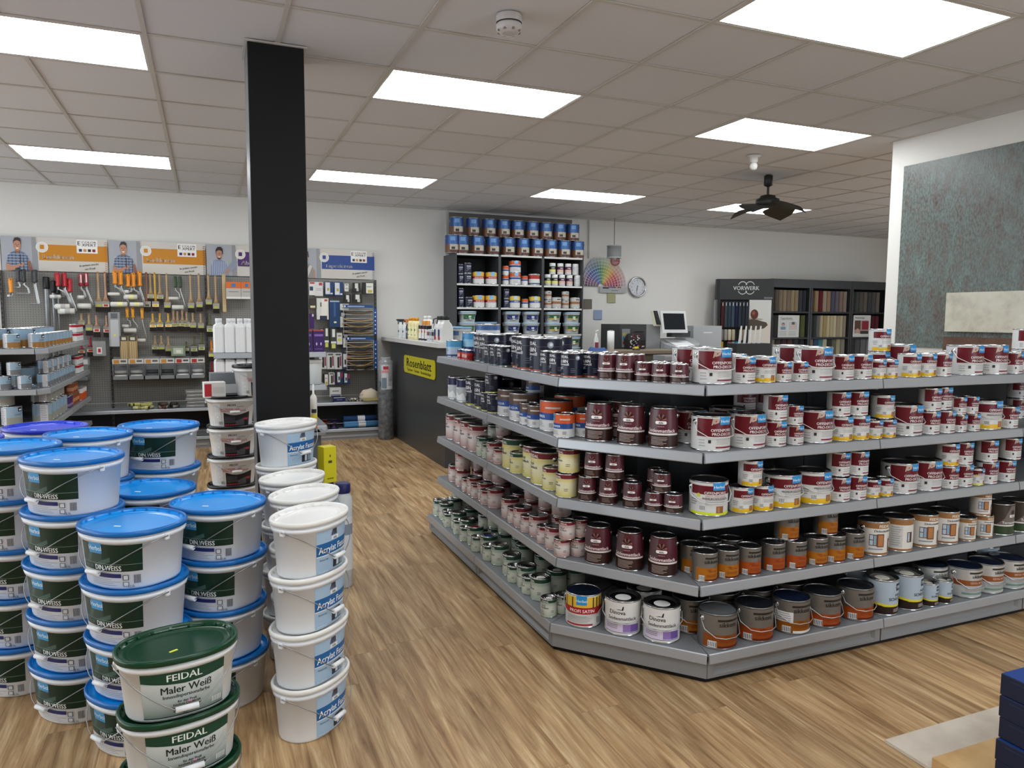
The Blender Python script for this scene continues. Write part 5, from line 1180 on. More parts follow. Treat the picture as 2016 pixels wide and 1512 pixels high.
# banners over the tool wall
def banner(x0, colr, word, man, lab, trim):
    g = empty('banner_sign', (x0, 9.34, 1.965)); W = .995; H = .36
    m = MB(); m.box(.003, -.006, 0, W, .006, H, M('#b9b6b1', .5)); m.build('board', g)
    m = MB(); sf = lambda s, z, off: (s, -.006 - off, z)
    it = [('r', .003, .28, 0, H, '#a3a6ac'), ('p', [(.28, .36), (.32, .36), (.345, 0), (.28, 0)], '#8f9092'), ('r', .335, W, 0, H, '#c9c4bb'), ('r', .345, W, .115, .285, colr), ('t', word, .38, .135, .048, '#eceae6', 'l', 1.15)]
    it += [('c', .375, .255, .058, '#e4e1dc'), ('c', .375, .255, .05, '#d6d2cb'), ('r', .355, .395, .235, .27, colr), ('p', [(.353, .27), (.397, .27), (.392, .28), (.358, .28)], colr)]
    it += [('r', .70, .90, .205, .35, '#e9e7e3'), ('t', 'E', .71, .29, .045, '#26262a', 'l'), ('t', 'COLOR', .75, .315, .02, '#26262a', 'l', 1.5), ('t', 'XPERT', .75, .28, .03, '#26262a', 'l', 1.15)] + [('r', .72 + k * .043, .75 + k * .043, .22, .25, c) for k, c in enumerate(('#1c2a55', '#c98a52', '#3a2b22', '#8a2226'))]
    it += [('t', 'In jedem steckt', .72, .055, .022, '#3c3b3a', 'l', 1, .15), ('t', 'ein Profi', .77, .02, .022, '#3c3b3a', 'l', 1, .15)]
    it += [('p', [(W - .028, k * .02), (W - .004, k * .02 + .008), (W - .004, k * .02 + .014), (W - .028, k * .02 + .006)], trim) for k in range(17)]
    sk, sk2 = '#b5836a', '#8d5e49'
    cx = .15 if man != 3 else .0
    if man == 1:   # man in a checked shirt, holding a brush
        it += [('p', [(.05, 0), (.045, .07), (.06, .15), (.09, .19), (.125, .205), (.175, .205), (.215, .185), (.245, .14), (.26, .06), (.262, 0)], '#65728a')]
        for k in range(6): it += [('r', .062 + k * .034, .068 + k * .034, .0, .16 + .04 * math.sin(k * .63), '#2f3548'), ('r', .05, .25, .02 + k * .03, .026 + k * .03, '#aab2c2')]
        it += [('p', [(.045, 0), (.04, .07), (.065, .07), (.1, .045), (.17, .075), (.175, .055), (.12, .01), (.09, 0)], sk), ('p', [(.235, .1), (.262, .1), (.28, .02), (.27, 0), (.25, 0)], sk2), ('p', [(.165, .05), (.2, .09), (.205, .065), (.19, .04)], sk), ('r', .172, .178, .06, .17, '#33242a')]
        it += [('p', [(.132, .19), (.13, .22), (.168, .22), (.168, .19)], sk2), ('p', [(.118, .25), (.12, .3), (.135, .33), (.165, .33), (.18, .3), (.182, .25), (.17, .215), (.15, .205), (.13, .215)], sk), ('p', [(.115, .27), (.115, .31), (.13, .345), (.16, .35), (.182, .335), (.186, .29), (.182, .27), (.178, .305), (.15, .318), (.122, .305)], '#3a3330')]
        it += [('r', .13, .142, .272, .278, '#3a2a24'), ('r', .158, .17, .272, .278, '#3a2a24'), ('p', [(.148, .272), (.152, .272), (.156, .252), (.145, .252)], sk2), ('p', [(.135, .24), (.165, .24), (.158, .228), (.142, .228)], '#e8dcd4')]
    elif man == 2:   # man with glasses holding a wallpaper roll
        it += [('p', [(.05, 0), (.05, .1), (.075, .165), (.11, .185), (.155, .185), (.2, .165), (.235, .1), (.24, 0)], '#7f8aa8')]
        for k in range(9): it.append(('r', .065 + k * .02, .069 + k * .02, 0, .165, '#c3c9d8'))
        it += [('p', [(.14, 0), (.31, .2), (.34, .17), (.33, .1), (.2, 0)], '#8d93a3'), ('p', [(.2, .04), (.235, .09), (.255, .07), (.225, .02)], sk)]
        it += [('p', [(.11, .225), (.112, .27), (.13, .3), (.155, .3), (.172, .27), (.172, .225), (.158, .195), (.142, .185), (.125, .195)], sk), ('p', [(.105, .25), (.105, .3), (.125, .33), (.16, .335), (.182, .31), (.184, .25), (.176, .25), (.17, .285), (.14, .295), (.112, .28)], '#2f2522'), ('p', [(.115, .215), (.125, .193), (.142, .183), (.158, .193), (.168, .215), (.155, .205), (.128, .205)], '#4a3a33')]
        it += [('r', .115, .138, .245, .262, '#2b2624'), ('r', .146, .169, .245, .262, '#2b2624'), ('r', .119, .134, .248, .259, '#c9a48f'), ('r', .150, .165, .248, .259, '#c9a48f'), ('p', [(.13, .222), (.156, .222), (.15, .212), (.136, .212)], '#e8dcd4')]
    elif man == 3:   # woman in grey top, half hidden
        it += [('p', [(.08, 0), (.09, .12), (.12, .17), (.2, .17), (.24, .12), (.25, 0)], '#8e8a88'), ('p', [(.13, .02), (.2, .16), (.23, .14), (.17, 0)], '#c9c4bc'), ('p', [(.235, .1), (.26, .1), (.26, .0), (.245, 0)], sk), ('p', [(.13, .22), (.135, .28), (.16, .3), (.18, .28), (.182, .22), (.16, .19)], sk), ('p', [(.12, .2), (.12, .3), (.15, .335), (.185, .32), (.192, .25), (.182, .25), (.17, .285), (.14, .28), (.13, .2)], '#4a2c22'), ('r', .14, .175, .245, .252, '#33221c'), ('r', .15, .168, .212, .217, '#9c4a44')]
    prints(m, sf, it, arc=9, off0=.0005); m.build('print', g)
    tag(g, lab, 'sign', 'banners over the tool wall')
banner(-1.975, '#c07f1f', 'Lackieren', 1, 'orange banner reading Lackieren with man, leftmost on the wall', '#b5702a')
banner(-.972, '#c07f1f', 'Lackieren', 1, 'orange banner reading Lackieren with man, second from left', '#262a2e')
banner(.03, '#4d2a68', 'Abdecken', 2, 'violet banner with bearded man holding a roll, left of pillar', '#4d2a68')
banner(1.0, '#1d3f86', 'Tapezieren', 3, 'blue banner reading Tapezieren, right of the pillar', '#1d3f86')
m = MB(); m.box(-1.0, -.0, 0, 0, .01, .36, M('#c9c4bb', .5)); r = m.build('banner_sign'); r.location = (-1.98, 9.335, 1.965); tag(r, 'edge of a pale banner cut by the left picture edge', 'sign')
# tools
WOODS = {'': '#b0916a', 'R': '#b3876b', 'D': '#8d5f45', 'Y': '#cfa13a', 'N': '#a68862', 'G': '#5c5b3c', 'C': '#8c1f2b', 'O': '#d97a1c'}
LABC = {'': ('#a3a28c', '#b5b43a'), 'R': ('#d2ccbc', '#b4342e'), 'D': ('#b9b4a2', '#57524a'), 'Y': ('#e1d9b8', '#dfae2c'), 'N': ('#c4bda0', '#8f8f4a'), 'G': ('#c3c8a9', '#8f9c3c'), 'C': ('#cdbf9a', '#a33028'), 'O': ('#d5d09f', '#cfcf4a')}
def make_brush(kd, h):
    long_ = kd[0] == 'L'; v = kd[1:]; hw = .011 if long_ else .0105
    r = empty('paint_brush'); H = M(WOODS.get(v, '#b0916a'), .45)
    if kd[0] == 'T':
        m = MB(); m.bbox(-.02, -.006, -h, .02, .006, 0, M('#c2a77c', .5), .003); m.build('stick', r); return r
    bl = h * (.17 if long_ else .33); fl = h * (.09 if long_ else .16); wd = min(.035, h * .13) if long_ else min(.034, h * .2)
    m = MB(); n = 8
    sec = [(0, hw * .6), (-.006, hw), (-h * .1, hw * 1.15), (-(h - bl - fl) * .55, hw * .8), (-(h - bl - fl) * .85, hw * 1.3), (-(h - bl - fl), wd * .95)]
    m.loft([[(w * math.cos(2 * PI * k / n), .008 * math.sin(2 * PI * k / n), z) for k in range(n)] for z, w in sec], H, True, H, H)
    m.poly([(.0035 * math.cos(2 * PI * k / 8), -.0085, -.016 + .0035 * math.sin(2 * PI * k / 8)) for k in range(8)], '#1d1612'); m.build('handle', r)
    z0 = -(h - bl - fl); m = MB(); m.box(-wd, -.011, z0 - fl, wd, .011, z0, M('#a9a79f', .3, .8)); m.build('ferrule', r)
    m = MB(); c0, c1 = LABC.get(v, LABC['']); m.box(-wd * .95, -.012, z0 - fl - bl * .3, wd * .95, .012, z0 - fl * .75, c0); m.box(-wd * .6, -.0125, z0 - fl - bl * .22, wd * .6, -.012, z0 - fl * .85, c1); m.build('label_sleeve', r)
    m = MB(); q = M('#231c18', .9); m.loft([[(a * wd, b * .01, z) for a, b in ((-1, -1), (1, -1), (1, 1), (-1, 1))] for z, wd in ((z0 - fl, wd * .95), (-h, wd * 1.0))], q, False, q, q); m.build('bristles', r)
    return r
HC = {'O': ('#dd8a18', 'orange'), 'G': ('#2f4a2c', 'green'), 'W': ('#a3222f', 'red-and-white'), 'Y': ('#d8952a', 'amber'), 'R': ('#b01f28', 'red'), 'B': ('#33373a', 'dark grey')}
bn = {}; hk = M('#a5a6a6', .3, 1.0)
protoB = {}
def hook(par, z=-.012):
    m = MB(); m.tube([(0, .04, z + .004), (0, -.03, z), (0, -.036, z + .008)], .002, hk, 4); return m.build('hook', par)
BR = [t for t in TOOLS if t[0] == 'b']; RL = [t for t in TOOLS if t[0] == 'r']
RL += [t[:2] + (t[2] + .016,) + t[3:5] + (t[5] + .016,) + t[6:7] + (t[7] + .016, t[8] + .016, t[9], 2) for t in RL if t[1] in 'ORWB'] + [t[:2] + (t[2] + .032,) + t[3:5] + (t[5] + .032,) + t[6:7] + (t[7] + .032, t[8] + .032, t[9], 3) for t in RL if t[1] in 'R' or (t[1] == 'B' and t[2] > -1.7)]
def rowname(z): return 'top row' if z > 1.85 else ('second row' if z > 1.3 and z > 1.42 else 'lower row')
BR.sort(key=lambda t: t[2]); RL.sort(key=lambda t: t[2])
cnt = {}
desc = {'': 'beech-handled', 'R': 'pinkish-handled red-labelled', 'D': 'dark-handled', 'Y': 'yellow-labelled', 'N': 'slim beech-handled', 'G': 'olive-handled', 'C': 'red-handled', 'O': 'orange-handled'}
for t in BR:
    h = t[3] - t[4]; kd = t[1]; key = (('long ' if kd[0] == 'L' else '') + desc.get(kd[1:], '') + ' paint brush' if kd[0] != 'T' else 'flat wooden stirring stick', rowname(t[3])); cnt.setdefault(key, []).append(t)
for (dn, rn), ts in cnt.items():
    for i, t in enumerate(ts):
        h = round((t[3] - t[4]) / .02) * .02
        k = (t[1], h)
        if k not in protoB:
            r = make_brush(t[1], h); hook(r); protoB[k] = (r, [c for c in col.objects if c.parent == r]); o = r
        else: o = tree_copy(protoB[k][0], protoB[k][1], (0, 0, 0), 0)
        o.location = (t[2], 9.255, t[3]); tag(o, f'{dn}, {ordw(i + 1, len(ts))} in the {rn} of the tool wall', 'brush', 'brushes on the tool wall')
cnt = {}
for t in RL: cnt.setdefault((HC[t[1]][1], rowname(t[3])), []).append(t)
for (dn, rn), ts in cnt.items():
    for i, t in enumerate(ts):
        _, kd, hx, hz0, hz1, rx, rz, s0, s1, sd, nn = t
        r = empty('paint_roller', (hx, 9.25 - (max(nn, 1) - 1) * .04, hz0)); c = M(HC[kd][0], .35); hh = hz0 - hz1
        m = MB()
        m.loft([[(w * math.cos(2 * PI * k / 8), w * .8 * math.sin(2 * PI * k / 8), z) for k in range(8)] for z, w in ((0, .010), (-.005, .017), (-hh * .3, .018), (-hh * .75, .014), (-hh * .95, .019), (-hh, .016))], c, True, c, c)
        if kd == 'W': m.box(-.006, -.0175, -hh * .75, .006, -.015, -.01, '#dcdad8')
        m.poly([(.005 * math.cos(2 * PI * k / 8), -.0155, -.016 + .005 * math.sin(2 * PI * k / 8)) for k in range(8)], '#1d1612'); m.build('handle', r)
        dx, dz = rx - hx, rz - hz0
        m = MB(); m.tube([(0, 0, -hh), (0, 0, -hh - .03), (dx * .85, .0, dz + .06), (dx + .005, 0, dz + .01), (dx, 0, dz), (s0 - hx + .02, 0, dz)], .005, WIRE, 5); m.build('wire_frame', r)
        a, b = s0 - hx, s1 - hx - .012; m = MB(); sc_ = '#cfcdc5' if kd != 'B' else '#8d8f90'; sc2 = M(sc_, .9)
        rr = sd / 1.7; m.loft([[(x, q * math.cos(2 * PI * k / 12), dz + q * math.sin(2 * PI * k / 12)) for k in range(12)] for x, q in ((a, rr * .7), (a + .005, rr), (b - .005, rr), (b, rr * .7))], sc2, True, sc2, sc2)
        if kd in 'RO' and sd > .03: m.loft([[(x, (rr + .0006) * math.cos(2 * PI * k / 12), dz + (rr + .0006) * math.sin(2 * PI * k / 12)) for k in range(12)] for x in (a + (b - a) * .35, a + (b - a) * .7)], M('#e0dc9a' if kd == 'O' else '#a9a8a4', .6), True)
        m.build('roller_sleeve', r); m = MB(); m.tube([(0, .05 + (max(nn, 1) - 1) * .04, -.008), (0, -.03, -.012), (0, -.036, -.004)], .002, hk, 4); m.build('hook', r)
        tag(r, f'paint roller with {dn} handle, {ordw(i + 1, len(ts))} in the {rn} of tool wall', 'paint roller', 'rollers on the tool wall')
# two telescopic poles
for i, (x, z0, z1, rad) in enumerate(((-1.56, 1.90, 1.25, .024), (-1.50, 1.86, 1.2, .016), (-1.455, 1.84, 1.2, .010))):
    r = empty('telescopic_pole', (x, 9.24, z1)); m = MB(); m.lathe([(rad, -.6), (rad, z0 - z1 - .12)], M('#8f9193', .35, .6), 12, cap0=STEEL); m.build('tube', r)
    m = MB(); m.lathe([(rad + .006, z0 - z1 - .13), (rad + .008, z0 - z1 - .11), (rad + .008, z0 - z1 - .01), (rad + .003, z0 - z1)], '#1b1c1e', 12, cap0='#1b1c1e', cap1='#1b1c1e'); m.build('black_grip', r)
    tag(r, ['thick', 'medium', 'thin'][i] + ' grey telescopic pole with black grip at left of tool wall', 'pole', 'telescopic poles')
# packs hanging or standing on the wall
PKD = {'wn': ('#d5d3cd', [(-.9, .3, .35, .65, '#1f3660'), (-.8, .8, .85, .97, '#a8343a')], 'white pack with navy block'), 'wr': ('#cfcdcb', [(.0, .8, .75, .95, '#a83a4a'), (-.7, .7, .5, .53, '#8a8a88'), (-.7, .5, .4, .43, '#8a8a88')], 'white pack with red tag'),
       'wb': ('#1f3c68', [(-.9, .2, .1, .95, '#c9ccd0'), (-.5, .0, .35, .55, '#a89a3c'), (.3, .8, .1, .2, '#d5d6d6')], 'navy and white pack'), 'w': ('#cfcec8', [(-.5, .5, .8, .88, '#2c2c2c'), (-.6, .6, .3, .45, '#9c9a90')], 'small white card pack'),
       'k': ('#23241f', [(-.5, .4, .4, .95, '#cfcfc8'), (-.1, .5, .1, .45, '#b9b9b2')], 'black and white pack'), 'wk': ('#24241f', [(-.4, .9, .05, .95, '#d6d5cc'), (-.1, .7, .1, .35, '#b9ab45'), (-.3, .6, .6, .65, '#5c5b55')], 'white card with black side'),
       'wt': ('#cfcfc9', [(-.2, .8, .15, .97, '#dedbd0'), (-.5, .7, .0, .18, '#1a2743'), (-.4, -.2, .6, .8, '#4a4a48'), (.3, .8, .85, .95, '#b44a50')], 'tall white pack with navy foot'), 'n': ('#1d3a63', [(-.9, .9, .94, .99, '#9fb0c2'), (-.2, .2, .4, .9, '#2c5589'), (-.2, .3, .16, .22, '#dfe6b0')], 'tall navy pack'),
       'nw': ('#1f2740', [(-.8, -.0, .1, .7, '#c6c7c3'), (-.5, .6, .72, .92, '#a9aba8'), (-.4, -.1, .2, .35, '#b8b04a')], 'navy blister pack'), 'ky': ('#3a3530', [(-.9, .6, .1, .3, '#d3cda0'), (-.8, .8, 0, .1, '#4a3028')], 'dark pack with cream strip'), 'p': ('#3b1f5e', [(.1, .8, .8, .97, '#d0c6d8')], 'violet pack'),
       'g': ('#3b3e38', [(-.4, .5, .6, .97, '#d9dad7'), (-.6, .6, .08, .28, '#c9c76a'), (-.8, .8, .3, .4, '#dcdcd8')], 'trigger-grip tool pack'), 'wy': ('#cfcdc4', [(-.6, .5, .3, .5, '#c9c34a'), (-.6, .6, .7, .8, '#77756c')], 'white pack with yellow print'), 'bk': ('#c4c4c0', [(-.25, .3, .1, .75, '#22242c'), (-.7, .7, .85, .95, '#4f525c'), (.4, .8, .2, .8, '#7c2f42')], 'blister pack with dark knife'),
       'bn': ('#27335a', [(-.7, .1, .15, .95, '#cfd0ca'), (-.4, .0, .3, .6, '#2a2a30'), (.4, .9, .5, .9, '#9c3440')], 'navy and white blister pack'), 's': ('#8f9092', [(-.7, .7, .0, .78, '#b3b4b5'), (-.2, .2, .3, .36, '#d9d36a'), (-.6, .6, .82, .97, '#5f6163')], 'long silver pack'), 'st': ('#a78c60', [(-.6, -.4, 0, .75, '#c9b48a'), (-.1, .1, 0, .75, '#c9b48a'), (.35, .55, 0, .75, '#c9b48a'), (-.9, .9, .78, 1, '#4f4c3c'), (-.5, .5, .82, .94, '#c9c9b8')], 'bundle of wooden sticks'),
       'bg': ('#7f8c78', [(-.7, .7, .2, .8, '#b9c2ab'), (-.3, .4, .3, .6, '#dfe3d3')], 'clear bag with pale tools'), 'rc': ('#8d8f8c', [(-.4, .4, .15, .6, '#dcd8d4'), (-.2, .2, .25, .5, '#b02a34')], 'clear bag with white roll and red core'), 'ob': ('#b5b2ab', [(-1, 1, .62, 1, '#d06a2c'), (-.3, .3, .7, .9, '#3f78a8'), (-.7, .7, .4, .44, '#77756f'), (-1, 1, .0, .12, '#dedbd3')], 'orange and white box')}
byk = {}
for p in PACKS: byk.setdefault(p[0], []).append(p)
for k, ps in byk.items():
    ps.sort(key=lambda p: (p[1]))
    for i, (kk, x0, x1, z0, z1) in enumerate(ps):
        w, h = x1 - x0, z1 - z0; base, it, dn = PKD[k]
        g = empty('hanging_pack', ((x0 + x1) / 2, 9.2, z0)); m = MB(); m.bbox(-w / 2, -.025, 0, w / 2, .025, h, M(base, .45), .003); m.build('pack', g)
        m = MB(); prints(m, lambda s, z, off: (s * w / 2, -.025 - off, z * h), [('r', a, b, c, d, e) for a, b, c, d, e in it], arc=9); m.build('print', g)
        m = MB(); m.tube([(0, .1, h + .01), (0, -.04, h + .006), (0, -.045, h + .015)], .0025, hk, 4); m.build('hook', g)
        tag(g, f'{dn}, {ordw(i + 1, len(ps))} on the perforated wall', 'pack', 'packs on the tool wall')
# shallow bins with sign strips
bx = [(-1.60, -1.19)] + [(-.955 + i * .157, -.805 + i * .157) for i in range(6)]
for i, (x0, x1) in enumerate(bx):
    w = x1 - x0; g = empty('parts_bin', (x0, 9.1, .78)); GREYB = M('#8d8f90', .4, .2)
    m = MB(); m.box(0, -.0, 0, w, .17, .006, GREYB); m.box(0, 0, 0, w, .006, .045, GREYB); m.box(0, 0, 0, .004, .17, .17, GREYB); m.box(w - .004, 0, 0, w, .17, .17, GREYB); m.box(0, .165, 0, w, .17, .25, GREYB); m.build('tray', g)
    m = MB(); m.box(0, .0, .17, w, .008, .235, M('#cfcdc8', .4)); prints(m, lambda s, z, off: (s, -off, z), [('r', w * .1, w * .45, .185, .225, '#c98c3c' if i in (1, 2, 3, 4) else '#b33a3a'), ('r', w * .55, w * .9, .2, .22, '#5c5a58'), ('r', 0, w, .172, .18, '#2a2a2c')], arc=9); m.build('sign_strip', g)
    tag(g, 'grey parts bin with sign strip, ' + ordw(i + 1, 7) + ' in the bin row', 'bin', 'bins on the tool wall')
    for q in range(2):
        hz = .05 + q * .05; cc = ['#d5d3cd', '#cdcbc5', '#c9c7c2', '#55585a', '#4c4f50', '#d0d2d2', '#dcdcda'][i]; L = w * .8
        m = MB(); n = 10; mt = M(cc, .8); yy = .045 + q * .03; m.loft([[(x, yy + .021 * math.cos(2 * PI * k / n), hz - .02 + .021 * math.sin(2 * PI * k / n)) for k in range(n)] for x in (w * .1, w * .1 + L)], mt, True, mt, mt)
        m.v = [(a - 0, b, c) for a, b, c in m.v]; o = m.build('spare_roller'); o.location = (x0, 9.1, .7875 ); tag(o, ('upper' if q else 'lower') + ' spare roller sleeve lying in the ' + (ordw(i + 1, 7).replace(' from left', '')) + ' parts bin', 'roller', 'spare rollers in bins')
# goods on the lower shelf of the rack
def heap(name, x, y, z, w, d, h, cols, n, label, seed, rodlen=.08, rad=.019):
    rn = random.Random(seed)
    for i in range(n):
        m = MB(); c = rn.choice(cols); mt = M(c, .7); L = rodlen * rn.uniform(.8, 1.1)
        m.loft([[(xx, rad * math.cos(2 * PI * k / 8), rad + rad * math.sin(2 * PI * k / 8)) for k in range(8)] for xx in (-L / 2, L / 2)], mt, True, M('#3a3a36'), M('#3a3a36'))
        o = m.build(name); lay = int(i / max(1, n * .55)); px = x + rn.uniform(-w / 2, w / 2); o.location = (px, y + rn.uniform(-d / 2, d / 2), z + lay * rad * 1.7); o.rotation_euler = (0, 0, rn.uniform(-.9, .9))
        tag(o, label, 'roller', label)
heap('mini_roller', -.70, 9.06, .457, .22, .1, .09, ['#c9c47a', '#d2cfa6', '#b5b06a'], 22, 'small yellow roller among a loose heap on the rack shelf', 1)
heap('mini_roller', -.42, 9.06, .457, .2, .1, .07, ['#4c4038', '#6b3a34', '#8d8c84', '#3b3836'], 16, 'small brown or grey roller in a dark loose heap', 2)
heap('mini_roller', -1.4, 9.05, .457, .12, .08, .07, ['#c9c47a', '#8f8a4a'], 10, 'small yellow roller heaped at left end of shelf', 3)
for i in range(5): carton('film_pack', -.13 + (i % 2) * .01, 9.08, .457 + i * .04, .2, .13, .037, '#7c7d7c', [('r', -.9, .9, .55, .8, '#b5b6b5'), ('c', -.4, .5, .3, '#c9cac9', .15)], ORD[i + 1] + ' from bottom of the stacked grey film packs', 0, 'pack', 'stacked grey film packs')
for i in range(4):
    m = MB(); m.tube([(0, 0, 0), (0, 0, .1)], .009, '#c9b48a', 6); m.tube([(0, 0, .1), (0, 0, .13)], .012, '#d5cdb9', 6); o = m.build('wooden_applicator'); o.location = (.06 + i * .025, 9.05, .457); tag(o, 'upright wooden applicator, ' + ordw(i + 1, 4) + ' at right end of rack shelf', 'brush', 'upright wooden applicators')
for i, (x, z) in enumerate(((.02, .135), (.02, .2), (-.19, .135))):
    g = empty('crate', (x + .1, 9.08, z)); m = MB(); CR = M('#5d6164', .4); m.box(-.1, -.1, 0, .1, .1, .004, CR)
    for a, b, c, d in ((-.1, -.1, .1, -.096), (-.1, .096, .1, .1), (-.1, -.096, -.096, .096), (.096, -.096, .1, .096)): m.box(a, b, 0, c, d, .058, CR)
    m.build('tray', g); m = MB(); m.box(-.105, -.105, .054, .105, -.096, .06, M('#7b8083', .4)); m.box(-.105, .096, .054, .105, .105, .06, M('#7b8083', .4)); m.build('rim', g); tag(g, ['grey paint tray at the bottom of stacked pair', 'grey paint tray on top of stacked pair', 'single grey paint tray on rack base'][i], 'tray', 'grey paint trays')
# right bay: sandpaper racks, box, sponges, rolls
def sand_rack(x0, x1, z0, z1, seed, lab):
    g = empty('sandpaper_rack', (x0, 9.13, z0)); w, h = x1 - x0, z1 - z0; WW = M('#d2d2ce', .4)
    m = MB()
    for y in (0, .12):
        m.tube([(0, y, 0), (0, y, h), (w, y, h), (w, y, 0)], .0035, WW, 4)
    m.build('wire_frame', g)
    for k in range(7):
        z = h * k / 6.5; m = MB(); m.tube([(0, .12, z), (0, -.005, z), (w, -.005, z), (w, .12, z)], .003, WW, 4); m.build('wire_shelf', g)
    m = MB(); m.box(0, -.008, h + .004, w, -.002, h + .04, M('#1d447d', .4)); prints(m, lambda s, z, off: (s, -.008 - off, z), [('r', .008, .025, h + .012, h + .034, '#e3e6e8'), ('r', .05, w * .7, h + .016, h + .028, '#9fb2cc')], arc=9); m.build('header_strip', g)
    m = MB(); m.box(w + .004, -.008, .0, w + .045, -.002, h * 1.0, M('#1d447d', .4)); prints(m, lambda s, z, off: (s, -.008 - off, z), [('c', w + .024, h * (k + .5) / 6.5, .008, '#dfe5ea') for k in range(6)], arc=9); m.build('number_strip', g)
    rn = random.Random(seed)
    for k in range(6):
        if seed == 1 and k in (4,): continue
        c = ['#5a4636', '#94794c', '#3a2f28', '#8f7142', '#a98c5c', '#80653f'][(k + seed) % 6]; sag = rn.uniform(.01, .05); z = h * k / 6.5 + .045
        pts = [(w * .03 + w * .94 * i / 8, z - sag * math.sin(PI * i / 8)) for i in range(9)]; m = MB(); mt = M(c, .9)
        m.loft([[(px, -.02, pz) for px, pz in pts] + [(px, -.02, pz - .012) for px, pz in pts[::-1]], [(px, .1, pz) for px, pz in pts] + [(px, .1, pz - .012) for px, pz in pts[::-1]]], mt, False, mt, mt)
        o = m.build('sandpaper_sheets'); o.location = (x0, 9.13, z0); tag(o, 'sagging brown sandpaper pack, ' + ORD[k + 1] + ' slot from bottom of ' + ('upper' if seed == 1 else 'lower') + ' rack', 'sandpaper', 'sandpaper packs')
    tag(g, lab, 'rack', 'sandpaper racks')
sand_rack(1.565, 1.93, 1.27, 1.60, 1, 'upper white wire sandpaper rack with blue strips')
sand_rack(1.60, 1.93, .84, 1.205, 2, 'lower white wire sandpaper rack with blue strips')
carton('display_box', 1.48, 9.04, .457, .14, .09, .06, '#1b2450', [('r', -.98, .98, .9, 1, '#d6d8da'), ('r', -.98, .98, 0, .08, '#d6d8da'), ('r', -.5, .5, .45, .6, '#6c78a8')], 'navy and white box at left of right bay shelf')
carton('display_box', 1.45, 9.12, .517, .13, .07, .11, '#cfcfcc', [('r', -.6, .6, .6, .68, '#2a2c34'), ('r', -.9, .9, 0, .25, '#1b2450')], 'upright white card box behind the navy box')
heap('small_ware', 1.66, 9.06, .457, .16, .1, .05, ['#4a4a48', '#8d8c88', '#6b5a44', '#c9c4b4'], 14, 'small dark ware heaped on the right bay shelf', 5, .05, .012)
g = empty('sponge_bag', (1.86, 9.06, .457)); m = MB(); m.lathe([(.09, 0), (.105, .01), (.11, .05), (.10, .09), (.07, .13), (.02, .15)], M('#cbbda6', .8), 14, cap0='#cbbda6', cap1='#cbbda6'); m.v = [(x * 1.15 + .01 * math.sin(y * 90), y * .75, z + .006 * math.sin(x * 70)) for x, y, z in m.v]; m.build('bag', g)
m = MB(); m.box(-.1, -.092, .01, .1, -.085, .045, M('#a9a06a', .8)); m.build('printed_band', g); tag(g, 'rounded cream sponge bag at right end of the shelf', 'bag')
for i, (y, z, c) in enumerate(((9.04, .135, '#4f86b8'), (9.14, .135, '#234a78'), (9.09, .2, '#1b3a63'))):
    g = empty('fleece_roll', (1.75, y, z)); m = MB(); q = M(c, .9); m.loft([[(x, .037 * math.cos(2 * PI * k / 14), .038 + .037 * math.sin(2 * PI * k / 14)) for k in range(14)] for x in (-.21, .2)], q, True, q, q); m.build('roll', g)
    m = MB(); q = M('#d5d7d8', .6); m.loft([[(x, .0378 * math.cos(2 * PI * k / 14), .038 + .0378 * math.sin(2 * PI * k / 14)) for k in range(14)] for x in (-.04, .05)], q, True); m.build('paper_band', g); tag(g, ['light blue roll with white band, in front', 'dark blue roll behind the light blue roll', 'dark blue roll on top of the others'][i] + ' on rack base', 'roll', 'blue rolls on the rack base')
for i, (x, c, dn) in enumerate(((1.42, '#2a1c4a', 'dark violet'), (1.30, '#7a2028', 'dark red'), (1.36, '#2a2a2c', 'black'))):
    g = empty('cable_reel', (x, 9.04 + .05 * (i == 2), .135)); m = MB(); q = M(c, .5); m.lathe([(.05, 0), (.055, .01), (.03, .02), (.03, .06), (.055, .07), (.05, .08)], q, 14, cap0=q, cap1=q); m.build('spool', g)
    m = MB(); m.tube([(-.03, 0, .08), (-.03, 0, .11), (.03, 0, .11), (.03, 0, .08)], .005, q, 5); m.build('handle', g); tag(g, dn + ' small spool with handle on right bay base', 'spool', 'spools on the rack base')
# roll of felt with paper sheet
g = empty('felt_roll', (2.02, 8.865, 0)); n_ = NT('grey_felt'); tc_ = n_.n('ShaderNodeTexCoord'); no_ = n_.n('ShaderNodeTexNoise', i_Scale=22.0, i_Detail=4.0); n_.l(tc_.outputs['Object'], no_.inputs['Vector']); n_.l(n_.ramp(no_.outputs[0], [(.3, '#4b4d50'), (.5, '#65686b'), (.7, '#7d8083')]), n_.b.inputs['Base Color']); n_.b.inputs['Roughness'].default_value = .45
m = MB(); m.lathe([(.088, 0), (.095, .01), (.095, .93), (.09, .94)], n_.m, 22, cap0=n_.m, cap1='#3c3e40'); m.lathe([(.03, .941), (.03, .90)], '#2a2a2a', 12); m.build('roll', g)
m = MB(); q = M('#a9acae', .15, 0.0, .8, alpha=.55); m.lathe([(.0965, .72), (.0965, .94), (.085, .965), (.06, .985), (.072, 1.0), (.05, 1.01)], q, 22); m.v = [(x + .004 * math.sin(z * 80 + y * 60), y, z) for x, y, z in m.v]; m.build('clear_wrapping', g)
m = MB(); prints(m, surf_round(lambda z: .0955, .0955), [('r', -.075, .07, .62, .92, '#c9ccce'), ('r', -.05, .02, .86, .9, '#b0303c'), ('r', -.07, .06, .82, .85, '#c98f8f'), ('r', -.07, -.01, .63, .76, '#6f7f8c'), ('r', .01, .06, .66, .8, '#a3a6a8')], arc=.02, off0=.001); m.build('paper_sheet', g)
